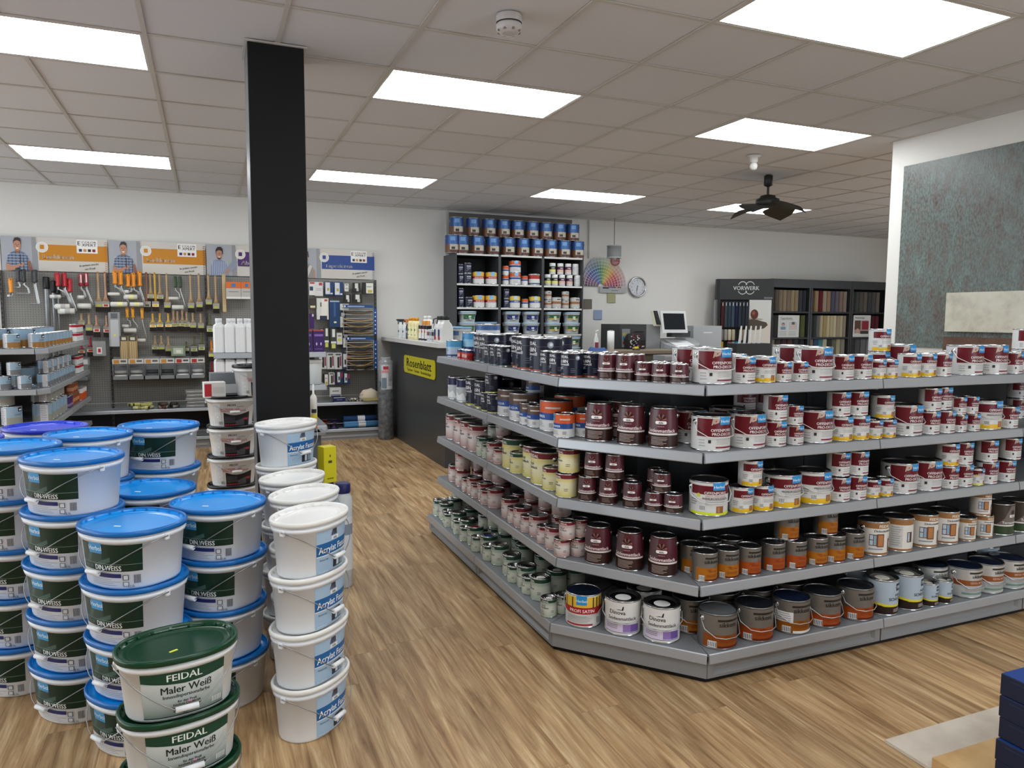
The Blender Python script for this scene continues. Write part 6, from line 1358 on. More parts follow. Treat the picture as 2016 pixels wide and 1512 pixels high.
tag(g, 'tall grey felt roll with paper sheet beside the counter', 'roll')
# ---------------------------------------------------------------- counter
CG = M('#3f4142', .35); TOPW = M('#cfcecb', .4)
g = empty('counter', (2.16, 6.9, 0)); tag(g, 'dark grey sales counter with white top and yellow sign', 'counter')
m = MB(); m.box(0, 0, 0, .6, 2.3, 1.195, CG); m.build('side_panel', g)
m = MB(); m.box(.6, .0, 0, 2.3, .6, 1.0, CG); m.build('front_panel', g)
m = MB(); m.prism([(-.07, 2.5), (.5, 2.5), (.5, .02), (.40, -.07), (.02, -.07), (-.07, .02)], 'z', 1.197, 1.24, TOPW); m.build('counter_top', g)
m = MB(); m.box(.5, -.03, 1.0, 2.33, .62, 1.03, M('#8a7a66', .5)); m.build('low_counter_top', g)
# yellow sign on the long side (faces -x)
g = empty('shop_sign', (2.155, 8.46, .855)); L, H_ = 1.27, .2
def rrect(w, h, r, n=6):
    o = []
    for cx, cy, a0 in ((w - r, r, -90), (w - r, h - r, 0), (r, h - r, 90), (r, r, 180)):
        for k in range(n + 1):
            a = R(a0 + 90 * k / n); o.append((cx + r * math.cos(a), cy + r * math.sin(a)))
    return o
m = MB(); m.prism([(-u, v) for u, v in rrect(L, H_, .05)], 'x', -.008, 0, M('#c9c21c', .35)); m.build('sign_plate', g)
m = MB(); prints(m, lambda s, z, off: (-.008 - off, -s, z), [('t', 'Rosenblatt', L / 2, .078, .1, '#15162a', 'c', 1.72), ('t', 'Tapeten · Farben · Bodenbeläge', L / 2, .028, .032, '#2b2c3a', 'c', 1.75)], arc=9); m.build('lettering', g)
tag(g, 'yellow rounded sign reading Rosenblatt on the counter side', 'sign')
def spray(x, y, body, label, trig, h=.24, rad=.032, lab2=None):
    g = empty('spray_bottle', (x, y, 1.24), R(-90)); m = MB(); q = M(body, .35); m.lathe([(rad * .9, 0), (rad, .004), (rad, h * .55), (rad * .8, h * .68), (rad * .35, h * .78), (rad * .35, h * .82)], q, 14, cap0=q, cap1=q); m.build('body', g)
    m = MB(); q = M(trig, .4); m.box(-.012, -.04, h * .86, .012, .03, h * .96, q); m.box(-.01, -.014, h * .8, .01, .014, h * .88, q); m.box(-.005, -.034, h * .7, .005, -.024, h * .88, q); m.box(-.008, -.052, h * .89, .008, -.04, h * .95, q); m.build('trigger_head', g)
    m = MB(); prints(m, surf_round(lambda z: rad, rad), conv([('r', -85, 85, .1, .5, label), ('r', -40, 40, .3, .4, lab2 or '#3c4048'), ('r', -40, 30, .18, .2, '#6a6d74')], rad, h), arc=.012); m.build('label', g); return g
def bottle(nm, x, y, z0, rad, h, body, capc, its, seg=14):
    g = empty(nm, (x, y, z0), R(-90)); m = MB(); q = M(body, .35); m.lathe([(rad * .92, 0), (rad, .004), (rad, h * .72), (rad * .8, h * .82), (rad * .5, h * .86)], q, seg, cap0=q, cap1=q); m.build('body', g)
    m = MB(); q = M(capc, .4); m.lathe([(rad * .55, h * .85), (rad * .55, h * .98), (rad * .5, h)], q, seg, cap0=q, cap1=q); m.build('cap', g)
    m = MB(); prints(m, surf_round(lambda z: rad, rad), conv(its, rad, h), arc=.012); m.build('label', g); return g
CG1 = 'bottles on the counter'
rowsC = []
for i in range(2): tag(spray(2.2, 8.82 - i * .21, '#d5d8d6', '#c9cbcb', '#23252a'), ['leftmost', 'second'][i] + ' white spray bottle with black trigger on the counter', 'spray bottle', CG1)
tag(spray(2.2, 8.44, '#262a3c', '#39415c', '#c9753a', lab2='#b0b2ba'), 'navy spray bottle with orange trigger on the counter', 'spray bottle', CG1)
for i in range(3): tag(bottle('cleaner_bottle', 2.19, 8.30 - i * .14, 1.24, .036, .25, '#d9cf9c', '#d8941f', [('r', -80, 80, .12, .6, '#e3dcae'), ('c', 0, .45, .1, '#6a8a3a', .6), ('r', -40, 40, .2, .24, '#8a8a5c')]), f'pale yellow bottle with orange cap, {ordw(i + 1, 3)} on the counter', 'bottle', CG1)
for i in range(2): tag(bottle('cleaner_bottle', 2.34, 8.2 - i * .16, 1.24, .04, .27, '#e3e0d8', '#e0ddd6', [('r', -80, 80, .5, .8, '#d9913c')]), ['left', 'right'][i] + ' tall white bottle with orange shoulder at the counter back', 'bottle', CG1)
for i, (c, l2) in enumerate((('#2a2220', '#cfae35'), ('#3a1c22', '#b8402f'), ('#1d1a1c', '#c0502c'))):
    r = can(.038, .17, [('r', -60, 60, .15, .75, '#dddbd6'), ('c', 0, .6, .1, l2)], base=c, seg=16); r.name = 'care_tin'; r.location = (2.2, 7.86 - i * .12, 1.24); r.rotation_euler = (0, 0, R(-90)); tag(r, f'dark tin with white label and round emblem, {ordw(i + 1, 3)} on the counter', 'tin', CG1)
for i in range(3): place('tw', 2.42, 7.75 - i * .28, 1.24, R(-90), f'white lidded tub at the back of the counter, {ordw(i + 1, 3)}', group=CG1)
for i, (c, l2) in enumerate((('#c9cccd', '#7d4a4c'), ('#c7cacb', '#8d8f94'), ('#b5b8b8', '#2a2b30'))):
    r = can(.036, .13, [('r', -60, 60, .5, .8, l2), ('r', -50, 50, .2, .25, '#7d7f82')], base=c, seg=16); r.name = 'care_tin'; r.location = (2.19, 7.50 - i * .09, 1.24); r.rotation_euler = (0, 0, R(-90)); tag(r, f'small pale tin, {ordw(i + 1, 3)} beside the big canisters', 'tin', CG1)
carton('yellow_box', 2.32, 7.36, 1.24, .09, .07, .19, '#d8cf2a', [('r', -.8, .8, .2, .7, '#cfcfc6')], 'yellow and white carton on the counter', R(-90))
for i in range(2):
    g = empty('detergent_canister', (2.21 + i * .0, 7.17 - i * .135, 1.24), R(-90)); W = M('#d9dad8', .3); m = MB()
    def rg(a, b, z, q): return [(a, b - q, z), (a - q, b, z), (-a + q, b, z), (-a, b - q, z), (-a, -b + q, z), (-a + q, -b, z), (a - q, -b, z), (a, -b + q, z)]
    m.loft([rg(.055, .06, 0, .015), rg(.06, .066, .006, .015), rg(.06, .066, .15, .015), rg(.05, .055, .19, .02), rg(.034, .036, .215, .014), rg(.034, .036, .235, .014)], W, False, W, W); m.build('body', g)
    m = MB(); K = M('#17181a', .4); m.lathe([(.042, .23), (.044, .235), (.044, .262), (.036, .27)], K, 14, cap0=K, cap1=K); m.build('screw_cap', g)
    m = MB(); m.tube([(-.03, -.03, .25), (-.07, -.06, .235), (-.08, -.066, .19)], .006, K, 5); m.build('carry_handle', g)
    m = MB(); prints(m, lambda s, z, off: (s, -.066 - off, z), [('r', -.045, .045, .03, .14, '#dfe0df'), ('r', -.04, .02, .06, .135, '#2a3d74'), ('c', -.01, .09, .014, '#1a1c22'), ('p', [(-.04, .03), (-.04, .06), (0, .075), (.035, .05), (.02, .03)], '#b8392f')], arc=9); m.build('label', g)
    tag(g, ['left', 'right'][i] + ' large white canister with black cap at the counter end', 'canister', 'large canisters on the counter')
# ---------------------------------------------------------------- bookcase of cans
g = empty('bookcase', (2.93, 8.9, 0)); tag(g, 'tall dark grey bookcase with pale shelves full of tins', 'bookcase'); SD = M('#3e3f41', .45); PS_ = M('#cdccc8', .4)
XC = [0, .6, 1.215, 1.82]
for i, x in enumerate(XC):
    m = MB(); w_ = .018 if i in (0, 3) else .036; xx = x if i == 0 else x - w_ / (1 if i == 3 else 2); m.box(xx, 0, 0, xx + w_, .5, 2.30, SD); m.build('upright_panel', g)
m = MB(); m.box(0.018, .49, .05, 1.80, .5, 2.3, M('#26272a', .6)); m.build('back_panel', g)
for z in (2.303, 1.925, 1.625, 1.28, .95, .6, .3, .08):
    for i in range(3):
        x0 = XC[i] + (.019 if i == 0 else .0185); x1 = XC[i + 1] - (.0185 if i < 2 else .019); m = MB(); m.box(x0, .004, z - .022, x1, .489, z - .004, SD); m.box(x0, -.001, z - .023, x1, .004, z - .001, PS_); m.build('shelf_board', g)
m = MB(); m.box(.08, .53, 2.31, 1.9, .515, CEIL - .02, M('#6f6c68', .8)); m.build('rear_board', g)
rows = {}
for k, x, z, u in CASE:
    hh = {'xB': .226, 'xN': .121, 'xn': .131, 'xo': .121, 'xO': .156, 'xw': .116, 'tg': .146, 'tb': .146, 'ty': .146, 'jy': .152, 'jr': .152, 'jw': .152}.get(k, .11)
    y = 8.99 if k[0] != 'x' or k == 'xB' else 8.97
    if k == 'xB' and u: y = 9.0
    rows.setdefault(z, []).append((k, x, y, z + (hh if u else 0), random.uniform(-8, 8) - (12 if k == 'xB' else 0), u))
seen = {}
for z, nm in ((2.305, 'on top of bookcase'), (1.925, 'on bookcase first shelf'), (1.625, 'on bookcase second shelf'), (1.28, 'on bookcase third shelf'), (.95, 'on bookcase fourth shelf')):
    rs = rows[z]
    # side-by-side tins must not touch
    for u in (0, 1):
        a = sorted([r for r in rs if r[5] == u], key=lambda r: r[1])
    stock(rs, nm, 'tins ' + nm)
# ---------------------------------------------------------------- colour fan, clock, samples, pendant
def fan_mat():
    n = NT('colour_fan_print'); tc = n.n('ShaderNodeTexCoord'); sp = n.n('ShaderNodeSeparateXYZ'); n.l(tc.outputs['Object'], sp.inputs[0])
    at = n.n('ShaderNodeMath', operation='ARCTAN2'); n.l(sp.outputs[2], at.inputs[0]); n.l(sp.outputs[0], at.inputs[1])
    k = n.n('ShaderNodeMath', operation='MULTIPLY'); k.inputs[1].default_value = 22 / PI; n.l(at.outputs[0], k.inputs[0]); fl = n.n('ShaderNodeMath', operation='FLOOR'); n.l(k.outputs[0], fl.inputs[0])
    dv = n.n('ShaderNodeMath', operation='DIVIDE'); dv.inputs[1].default_value = 22; n.l(fl.outputs[0], dv.inputs[0])
    ln = n.n('ShaderNodeVectorMath', operation='LENGTH'); n.l(tc.outputs['Object'], ln.inputs[0])
    r2 = n.n('ShaderNodeMath', operation='MULTIPLY'); r2.inputs[1].default_value = 22.0; n.l(ln.outputs['Value'], r2.inputs[0]); fr = n.n('ShaderNodeMath', operation='FLOOR'); n.l(r2.outputs[0], fr.inputs[0])
    hue = n.ramp(dv.outputs[0], [(.0, '#8a1f52'), (.08, '#a82430'), (.2, '#c0552a'), (.3, '#c9a52a'), (.4, '#8f9c2c'), (.5, '#2f7a4c'), (.62, '#2a5f96'), (.74, '#3a4a90'), (.85, '#7a3f6c'), (1.0, '#3c3634')])
    mr = n.n('ShaderNodeMapRange'); mr.inputs[1].default_value = 5; mr.inputs[2].default_value = 9.5; mr.inputs[3].default_value = 0; mr.inputs[4].default_value = .9; n.l(fr.outputs[0], mr.inputs[0])
    mx = n.n('ShaderNodeMix', data_type='RGBA'); n.l(mr.outputs[0], mx.inputs[0]); n.l(hue, mx.inputs[6]); mx.inputs[7].default_value = lin('#c3c5c0')
    f1 = n.n('ShaderNodeMath', operation='FRACT'); n.l(k.outputs[0], f1.inputs[0]); f2 = n.n('ShaderNodeMath', operation='FRACT'); n.l(r2.outputs[0], f2.inputs[0])
    a = n.n('ShaderNodeMath', operation='LESS_THAN'); a.inputs[1].default_value = .08; n.l(f1.outputs[0], a.inputs[0]); b = n.n('ShaderNodeMath', operation='LESS_THAN'); b.inputs[1].default_value = .12; n.l(f2.outputs[0], b.inputs[0])
    mm = n.n('ShaderNodeMath', operation='MAXIMUM'); n.l(a.outputs[0], mm.inputs[0]); n.l(b.outputs[0], mm.inputs[1])
    m2 = n.n('ShaderNodeMix', data_type='RGBA'); n.l(mm.outputs[0], m2.inputs[0]); n.l(mx.outputs[2], m2.inputs[6]); m2.inputs[7].default_value = lin('#cfd0ce'); n.l(m2.outputs[2], n.b.inputs['Base Color']); n.b.inputs['Roughness'].default_value = .5
    return n.m
g = empty('colour_fan', (5.31, 9.40, 1.955)); FM = fan_mat(); outer = []
for i in range(23):
    a = PI * i / 22; rr = .42 if a < 1.9 else .42 - (a - 1.9) / (PI - 1.9) * .15
    outer.append((rr * math.cos(a), rr * math.sin(a)))
inner = [(.05 * math.cos(PI * i / 10), .05 * math.sin(PI * i / 10)) for i in range(11)]
m = MB()
m.prism(outer + inner[::-1], 'y', -.006, .012, FM); m.build('fan_blades', g)
m = MB(); m.box(-.03, -.01, -.09, .42, .004, .0, M('#a6a8a8', .4)); prints(m, lambda s, z, off: (s, -.01 - off, z), [('r', .02, .12, -.03, -.01, '#22242a')] + [('r', .12 + k * .03, .145 + k * .03, -.018, 0, c) for k, c in enumerate(('#b03a2f', '#2c5fa0', '#5a2f80', '#3a3a3c', '#b8a83a', '#6b3f2c', '#8d2f40'))] + [('r', .16, .28, -.06, -.05, '#77797a')], arc=9); m.build('title_strip', g)
m = MB(); m.lathe([(.078, 0), (.078, .006)], '#9c4a4e', 20, cap0='#9c4a4e', cap1='#9c4a4e'); m.v = [(x + .22, -.006 - z, y + .375) for x, y, z in m.v]; prints(m, lambda s, z, off: (s, -.0125 - off, z), [('t', '2079', .22, .375, .045, '#e3dad8', 'c', .85), ('r', .17, .27, .35, .358, '#d5c5c4'), ('r', .18, .26, .33, .336, '#d5c5c4')], arc=9); m.build('round_badge', g)
tag(g, 'fan-shaped colour chart with red round badge on back wall', 'colour chart')
for i, (x, z, c, dn) in enumerate(((5.49, 1.79, '#a3a077', 'olive green'), (5.10, 1.70, '#6a655a', 'brown-grey'), (5.27, 1.545, '#8c9ab6', 'blue-grey'))):
    m = MB(); m.bbox(-.068, 0, -.07, .068, .012, .07, M(c, .5), .003); o = m.build('colour_swatch'); o.location = (x, 9.405, z); tag(o, dn + ' square colour swatch on the back wall', 'swatch', 'colour swatches')
g = empty('wall_clock', (5.92, 9.415, 1.96)); m = MB()
def ringy(prof, mats, seg=28, cap=None):
    mm = MB(); mm.lathe(prof, mats, seg, cap1=cap); mm.v = [(x, -z, y) for x, y, z in mm.v]; return mm
ringy([(.15, 0), (.155, .02), (.148, .035), (.132, .03), (.125, .018)], M('#b9babb', .25, .9)).build('rim', g)
ringy([(.128, .012), (.126, .016)], M('#c3c5c9', .5), cap=M('#c9cbd0', .5)).build('face', g)
m = MB(); prints(m, lambda s, z, off: (s, -.017 - off, z), [('t', str(k), .098 * math.sin(k * PI / 6), .098 * math.cos(k * PI / 6) - .008, .017, '#3a3c40') for k in range(1, 13)], arc=9); m.build('numerals', g)
for nm, a, L, w in (('hour_hand', 195, .06, .005), ('minute_hand', 187, .095, .0035)):
    m = MB(); d = Vector((math.sin(R(a)), 0, math.cos(R(a)))); n = Vector((d.z, 0, -d.x)); y = Vector((0, -.019, 0)); m.poly([y - d * .02 - n * w, y - d * .02 + n * w, y + d * L + n * w * .4, y + d * L - n * w * .4], '#1c1d20'); m.build(nm, g)
tag(g, 'round silver-rimmed wall clock on the back wall', 'clock')
g = empty('pendant_lamp', (5.35, 9.12, 2.325)); m = MB(); q = M('#8f9090', .5); m.lathe([(.10, .03), (.10, .18), (.098, .18), (.098, .03)], q, 22); m.lathe([(.097, .05), (.02, .05)], '#cfcfcc', 22, cap1='#cfcfcc'); m.build('lamp_shade', g)
m = MB(); m.lathe([(.104, .015), (.104, .03), (.09, .03)], '#b9b9b6', 22); m.lathe([(.104, .18), (.104, .192), (.02, .195)], '#b9b9b6', 22, cap1='#b9b9b6'); m.build('shade_rims', g)
m = MB(); m.tube([(0, 0, .19), (0, 0, CEIL - 2.325)], .006, '#8a8a88', 6); m.build('cord', g)
m = MB(); m.lathe([(.03, .0), (.04, .02), (.03, .05)], '#d5d3cb', 12, cap0='#d5d3cb'); m.build('bulb', g); tag(g, 'small grey drum pendant lamp hanging over the colour fan', 'pendant lamp')
# ---------------------------------------------------------------- work desk and tinting machine
g = empty('work_desk', (4.9, 8.1, 0)); m = MB(); m.box(-.65, -.35, 1.06, .65, .15, 1.1, M('#8b7d68', .5)); m.build('desk_top', g); m = MB(); m.box(-.6, -.3, 0, .62, .14, 1.06, M('#6d6250', .5)); m.build('desk_body', g); tag(g, 'brown work desk behind the shelf island', 'desk')
g = empty('squeeze_bottle', (4.46, 8.0, 1.1)); m = MB(); q = M('#cfd0cd', .4); m.lathe([(.03, 0), (.032, .003), (.032, .13), (.012, .19), (.01, .21)], q, 12, cap0=q, cap1=q); m.build('body', g); m = MB(); prints(m, surf_round(lambda z: .032, .032), [('r', -.03, .03, .03, .1, '#7d2f40')], arc=.01); m.build('label', g); m = MB(); m.tube([(0, 0, .205), (0, 0, .24), (.03, 0, .25)], .006, '#d9d9d6', 5); m.build('nozzle', g); tag(g, 'white squeeze bottle on the work desk', 'bottle')
g = empty('paper_towel_roll', (4.68, 8.02, 1.1)); m = MB(); m.lathe([(.045, .0), (.045, .24)], M('#dedfdd', .8), 18, cap0='#dedfdd', cap1='#dedfdd'); m.build('paper', g); m = MB(); m.lathe([(.03, .241), (.03, .25)], '#8a8578', 12, cap1='#3a3835'); m.build('core', g); tag(g, 'upright white paper towel roll on the work desk', 'roll')
g = empty('folded_cloth', (4.4, 7.86, 1.1)); m = MB(); m.loft([[(-.1, -.06, 0), (.1, -.07, 0), (.11, .05, 0), (-.1, .06, 0)], [(-.09, -.05, .03), (.07, -.06, .045), (.1, .04, .02), (-.07, .05, .05)]], M('#3f568a', .9), True, None, M('#3f568a', .9)); m.build('cloth', g); tag(g, 'blue cloth lying on the work desk', 'cloth')
g = empty('tape_dispenser', (4.98, 7.9, 1.1)); m = MB(); m.lathe([(.05, 0), (.05, .02), (.03, .02)], '#2b2c2e', 14, cap1='#2b2c2e'); m.build('base', g); m = MB(); m.lathe([(.03, .021), (.03, .045), (.018, .045)], '#d1b52a', 14); m.build('tape', g); tag(g, 'small yellow and black disc on the desk', 'tape')
# grey machine cabinet with posters
g = empty('machine_cabinet', (4.98, 8.5, 0)); m = MB(); m.box(0, -.2, 0, .40, .3, 1.42, M('#3b3c3c', .45)); m.build('cabinet', g); m = MB(); m.box(.40, -.2, 0, .62, .3, 1.42, M('#8f9293', .4)); m.build('light_column', g)
m = MB(); prints(m, lambda s, z, off: (s, -.2 - off, z), [('r', .03, .15, 1.12, 1.36, '#7f8283')] + [('r', .045 + .03 * a, .068 + .03 * a, 1.16 + b * .055, 1.2 + b * .055, c) for (a, b, c) in ((0, 0, '#8a2f3a'), (1, 0, '#7a3f5a'), (2, 0, '#8a4a3a'), (0, 1, '#2f6fa8'), (1, 1, '#2c5f9c'), (2, 1, '#1f3f74'), (0, 2, '#b0a24c'), (1, 2, '#9c9a5c'), (2, 2, '#6f7a5a'))] + [('r', .23, .36, 1.3, 1.34, '#1d1d1e'), ('r', .23, .36, 1.24, 1.28, '#222')] if False else [('r', .03, .15, 1.12, 1.36, '#7f8283'), ('r', .22, .36, 1.3, 1.33, '#1d1d1e'), ('r', .22, .36, 1.25, 1.28, '#1d1d1e')] + [('r', .045 + .032 * a, .07 + .032 * a, 1.16 + b * .055, 1.2 + b * .055, c) for (a, b, c) in ((0, 0, '#8a2f3a'), (1, 0, '#7a3f5a'), (2, 0, '#8a4a3a'), (0, 1, '#2f6fa8'), (1, 1, '#2c5f9c'), (2, 1, '#1f3f74'), (0, 2, '#b0a24c'), (1, 2, '#9c9a5c'), (2, 2, '#6f7a5a'))], arc=9); m.build('colour_card', g)
tag(g, 'grey machine cabinet with colour card behind the desk', 'cabinet')
rn = random.Random(9)
g = empty('patterned_bag', (5.13, 8.2, 1.1)); m = MB(); m.loft([[(-.11, -.05, 0), (.13, -.05, 0), (.13, .05, 0), (-.11, .05, 0)], [(-.12, -.06, .12), (.14, -.06, .12), (.14, .05, .12), (-.12, .05, .12)], [(-.10, -.02, .2), (.13, -.02, .22), (.13, .02, .22), (-.10, .02, .19)]], M('#221d1e', .8), False, '#221d1e', '#221d1e'); m.build('bag', g)
m = MB(); prints(m, lambda s, z, off: (s, -.056 - off - .01 * (z > .0) + (0 if z < .12 else (z - .12) * .4), z), [('p', [(a, b), (a + .018, b + .004), (a + .012, b + .016), (a - .004, b + .012)], rn.choice(['#c9c5c2', '#7d2f34', '#b5b2b0', '#5c2a2e'])) for a, b in [(rn.uniform(-.1, .1), rn.uniform(.01, .18)) for _ in range(38)]], arc=9); m.build('pattern', g); tag(g, 'black bag with white and red pattern before the cabinet', 'bag')
g = empty('tinting_machine', (5.85, 8.3, 0)); GM = M('#9b9e9f', .4); m = MB(); m.box(-.24, -.1, 0, .36, .45, 1.12, GM); m.build('body', g)
m = MB(); pts = [(-.24, .12), (-.23, -.08), (-.12, -.26), (.16, -.26), (.34, -.08), (.36, .12)]; m.loft([[(x, y, 1.06) for x, y in pts], [(x, y, 1.1 + (y + .26) * .35) for x, y in pts]], GM, False, GM, GM); m.build('sloped_console', g)
m = MB(); m.loft([[(-.1, -.2, 1.124), (.2, -.2, 1.124), (.17, .06, 1.215), (-.14, .06, 1.215)], [(-.1, -.2, 1.128), (.2, -.2, 1.128), (.17, .06, 1.22), (-.14, .06, 1.22)]], M('#dfe2e2', .5), False, M('#dfe2e2', .5), M('#dfe2e2', .5)); m.build('instruction_sheet', g)
m = MB(); m.box(-.08, -.02, 1.25, .22, .1, 1.33, M('#3b3d40', .5)); m.build('monitor_foot', g)
tag(g, 'light grey tinting machine with sloped console', 'machine')
g = empty('monitor', (5.77, 8.22, 1.31)); m = MB()
def mon(u, v, o): return Vector((u, -.02 + v * .22 - o, v * .97))
def slab(mm, u0, u1, v0, v1, o0, o1, mat): mm.loft([[mon(u0, v0, o0), mon(u1, v0, o0), mon(u1, v1, o0), mon(u0, v1, o0)], [mon(u0, v0, o1), mon(u1, v0, o1), mon(u1, v1, o1), mon(u0, v1, o1)]], mat, False, mat, mat)
slab(m, -.2, .2, 0, .3, -.03, .0, M('#cfd1d1', .4)); m.build('casing', g); m = MB(); slab(m, -.165, .165, .045, .265, 0, .002, M('#1b2026', .15)); m.build('screen', g); tag(g, 'tilted touch monitor in white frame on the machine', 'monitor')
g = empty('card_reader', (5.52, 8.25, 1.40), R(15)); m = MB(); m.loft([[(-.05, -.02, 0), (.05, -.02, 0), (.05, .03, 0), (-.05, .03, 0)], [(-.05, .05, .2), (.05, .05, .2), (.05, .09, .19), (-.05, .09, .19)]], M('#c9c7b4', .5), False, '#c9c7b4', '#c9c7b4'); m.build('holder', g); m = MB(); m.loft([[(-.035, -.03, .02), (.035, -.03, .02), (.035, -.01, .02), (-.035, -.01, .02)], [(-.035, .04, .2), (.035, .04, .2), (.035, .055, .2), (-.035, .055, .2)]], M('#16181a', .3), False, '#16181a', '#16181a'); m.build('handset', g); tag(g, 'black handset in a cream holder beside the monitor', 'handset')
g = empty('light_cabinet', (6.35, 8.45, 0)); m = MB(); m.box(-.12, -.02, 0, .36, .4, 1.40, M('#a5a8aa', .4)); m.build('body', g); m = MB(); prints(m, lambda s, z, off: (s, -.02 - off, z), [('r', .05, .2, 1.3, 1.315, '#d9dbdc')], arc=9); m.build('print', g); tag(g, 'pale grey cabinet behind the tinting machine', 'cabinet')
g = empty('metal_tray', (5.35, 7.3, 1.0)); m = MB(); m.box(-.35, 0, 0, .65, .25, .06, M('#9da0a2', .4, .3)); m.box(-.35, -.004, .045, .65, 0, .065, M('#b9bbbc', .4)); m.build('tray', g); g['label'] = 'long pale metal tray behind the top shelf'; g['category'] = 'tray'
m = MB(); m.box(-.35, 0, -1.0, .65, .25, 0, M('#4a4c4e', .5)); m.build('support', g)
# ---------------------------------------------------------------- carpet sample displays
CB = M('#303233', .45)
g = empty('carpet_display', (7.20, 9.12, 0), R(-31)); g.scale = (.77, .3, 1)
def onface(u, back=0.0, scl=.77):
    c, s_ = math.cos(R(-31)), math.sin(R(-31)); return (7.20 + u * scl * c + back * -s_, 9.12 + u * scl * s_ + back * c)
tag(g, 'dark carpet display with white ring logo and yarn samples', 'display')
m = MB(); m.prism([(0, .0), (1.02, 0), (1.02, .6), (-.06, .6), (-.06, .12)], 'z', 1.79, 2.1, CB); m.build('header_box', g)
m = MB(); sf = lambda s, z, off: (s, -off - .0005, z); it = []
cx, cz = .50, 1.965
it.append(('t', 'VORWERK', cx, cz - .032, .062, '#dcdddd', 'c', 1.2))
def arc_pts(ox, a0, a1, r0=.098, r1=.088): 
    A = [R(a0 + (a1 - a0) * i / 14) for i in range(15)]; return [(ox + r0 * math.cos(a), cz + r0 * math.sin(a)) for a in A] , [(ox + r1 * math.cos(a), cz + r1 * math.sin(a)) for a in A]
for ox, spans in ((cx - .07, ((28, 150), (210, 332))), (cx + .07, ((30, 152), (208, 330)))):
    for a0, a1 in spans:
        o_, i_ = arc_pts(ox, a0, a1)
        for q in range(14): it.append(('p', [o_[q], o_[q + 1], i_[q + 1], i_[q]], '#dcdddd'))
it.append(('r', .84, 1.0, 1.80, 1.83, '#6a6c6d'))
prints(m, sf, it, arc=9); m.build('ring_logo', g)
m = MB(); m.box(0, .12, .0, 1.0, .6, 1.79, M('#1f2021', .6)); m.build('body', g)
for x in (-.03, .0, .55, 1.0):
    m = MB(); m.box(x, .0, .1, x + .02, .14, 1.79, CB); m.build('upright_bar', g)
m = MB(); m.box(-.1, .05, .6, -.07, .3, 1.78, M('#8f9192', .3, .6)); m.build('side_leaflets', g)
m = MB(); m.box(.57, -.01, .9, .985, .0, 1.785, M('#d3cdc0', .4)); prints(m, lambda s, z, off: (s, -.01 - off, z), [('r', .57, .985, 1.45, 1.785, '#cfcfcb'), ('p', [(.57, 1.42), (.57, 1.5), (.64, 1.51), (.8, 1.47), (.9, 1.45), (.93, 1.41), (.86, 1.36), (.7, 1.33), (.57, 1.34)], '#4c4238'), ('p', [(.57, 1.49), (.64, 1.5), (.8, 1.48), (.84, 1.5), (.7, 1.52), (.57, 1.52)], '#a49b8e'), ('c', .67, 1.57, .075, '#5b2a1c'), ('c', .655, 1.59, .03, '#8a4f3c')], arc=9); m.build('photo_panel', g)
o = g
dull_ = lambda h: '#%02x%02x%02x' % tuple(int(int(h[i:i + 2], 16) * .75) for i in (1, 3, 5))
cols = ['#5c2830', '#4b585c', '#3d5262', '#4f6273', '#232a4a', '#3c4850', '#333d44', '#3b3f4a']
for i, c in enumerate(cols):
    m = MB(); mt = M(dull_(c), .95); m.loft([[(x, y, z) for x, y in ((0, 0), (.055, 0), (.06, .03), (0, .03))] for z in (0, .38)], mt, False, mt, mt); m.box(.02, -.006, .32, .032, 0, .37, '#c9c9c6'); o = m.build('carpet_strip'); px_, py_ = onface(.035 + i * .066, -.035); o.location = (px_, py_, 1.375); o.rotation_euler = (0, 0, R(-31)); o.scale = (.77, 1, 1); tag(o, ['burgundy', 'grey-green', 'slate blue', 'steel blue', 'navy', 'dark slate', 'charcoal green', 'dark grey'][i] + ' hanging carpet strip in the ring-logo display', 'sample', 'hanging carpet strips')
for j, (z, cs) in enumerate(((1.175, ['#77756f', '#9a968e', '#c3bda8', '#b0a58c', None, '#a8a69c', '#a89b80']), (.99, ['#b38a2a', None, '#a34a5c', '#86939a', '#3d86b4', '#2c6a3c', '#4c5c34', '#33383c']))):
    for i, c in enumerate(cs):
        if not c: continue
        m = MB(); mt = M(c, .95); m.lathe([(.028, 0), (.034, .01), (.034, .15), (.028, .165)], mt, 12, cap0=mt, cap1=mt); o = m.build('yarn_cone'); px_, py_ = onface(.06 + i * .072, -.03); o.location = (px_, py_, z); o.scale = (.77, .77, 1); tag(o, ('pale' if j == 0 else 'coloured') + f' yarn sample, {ordw(i + 1, len(cs))} in the {"upper" if j == 0 else "lower"} yarn row', 'sample', 'yarn samples')
g = empty('sample_shelf', (8.04, 8.95, 0)); tag(g, 'long dark shelf unit filled with carpet sample books', 'shelving')
m = MB(); m.box(0, 0, 1.99, 1.65, .4, 2.12, CB); m.build('header_board', g); m = MB(); m.box(1.655, 0, 1.99, 2.55, .4, 2.12, CB); m.build('header_board', g)
m = MB(); m.box(0, .38, .1, 2.55, .4, 1.99, M('#141516', .7)); m.build('back_panel', g)
for x in (0, .76, .80, 1.62, 1.66, 2.5):
    m = MB(); m.box(x, 0, .0, x + .03, .38, 1.99, CB); m.build('upright', g)
for z in (1.62, 1.215, .85, .5):
    for a, b in ((.03, .76), (.83, 1.62), (1.69, 2.5)): m = MB(); m.box(a, .0, z - .025, b, .38, z, M('#1c1d1e', .5)); m.build('shelf_board', g)
def dull(h):
    v = [int(h[i:i + 2], 16) for i in (1, 3, 5)]; g_ = sum(v) / 3
    return '#%02x%02x%02x' % tuple(int(a * .72 + g_ * .22) for a in v)
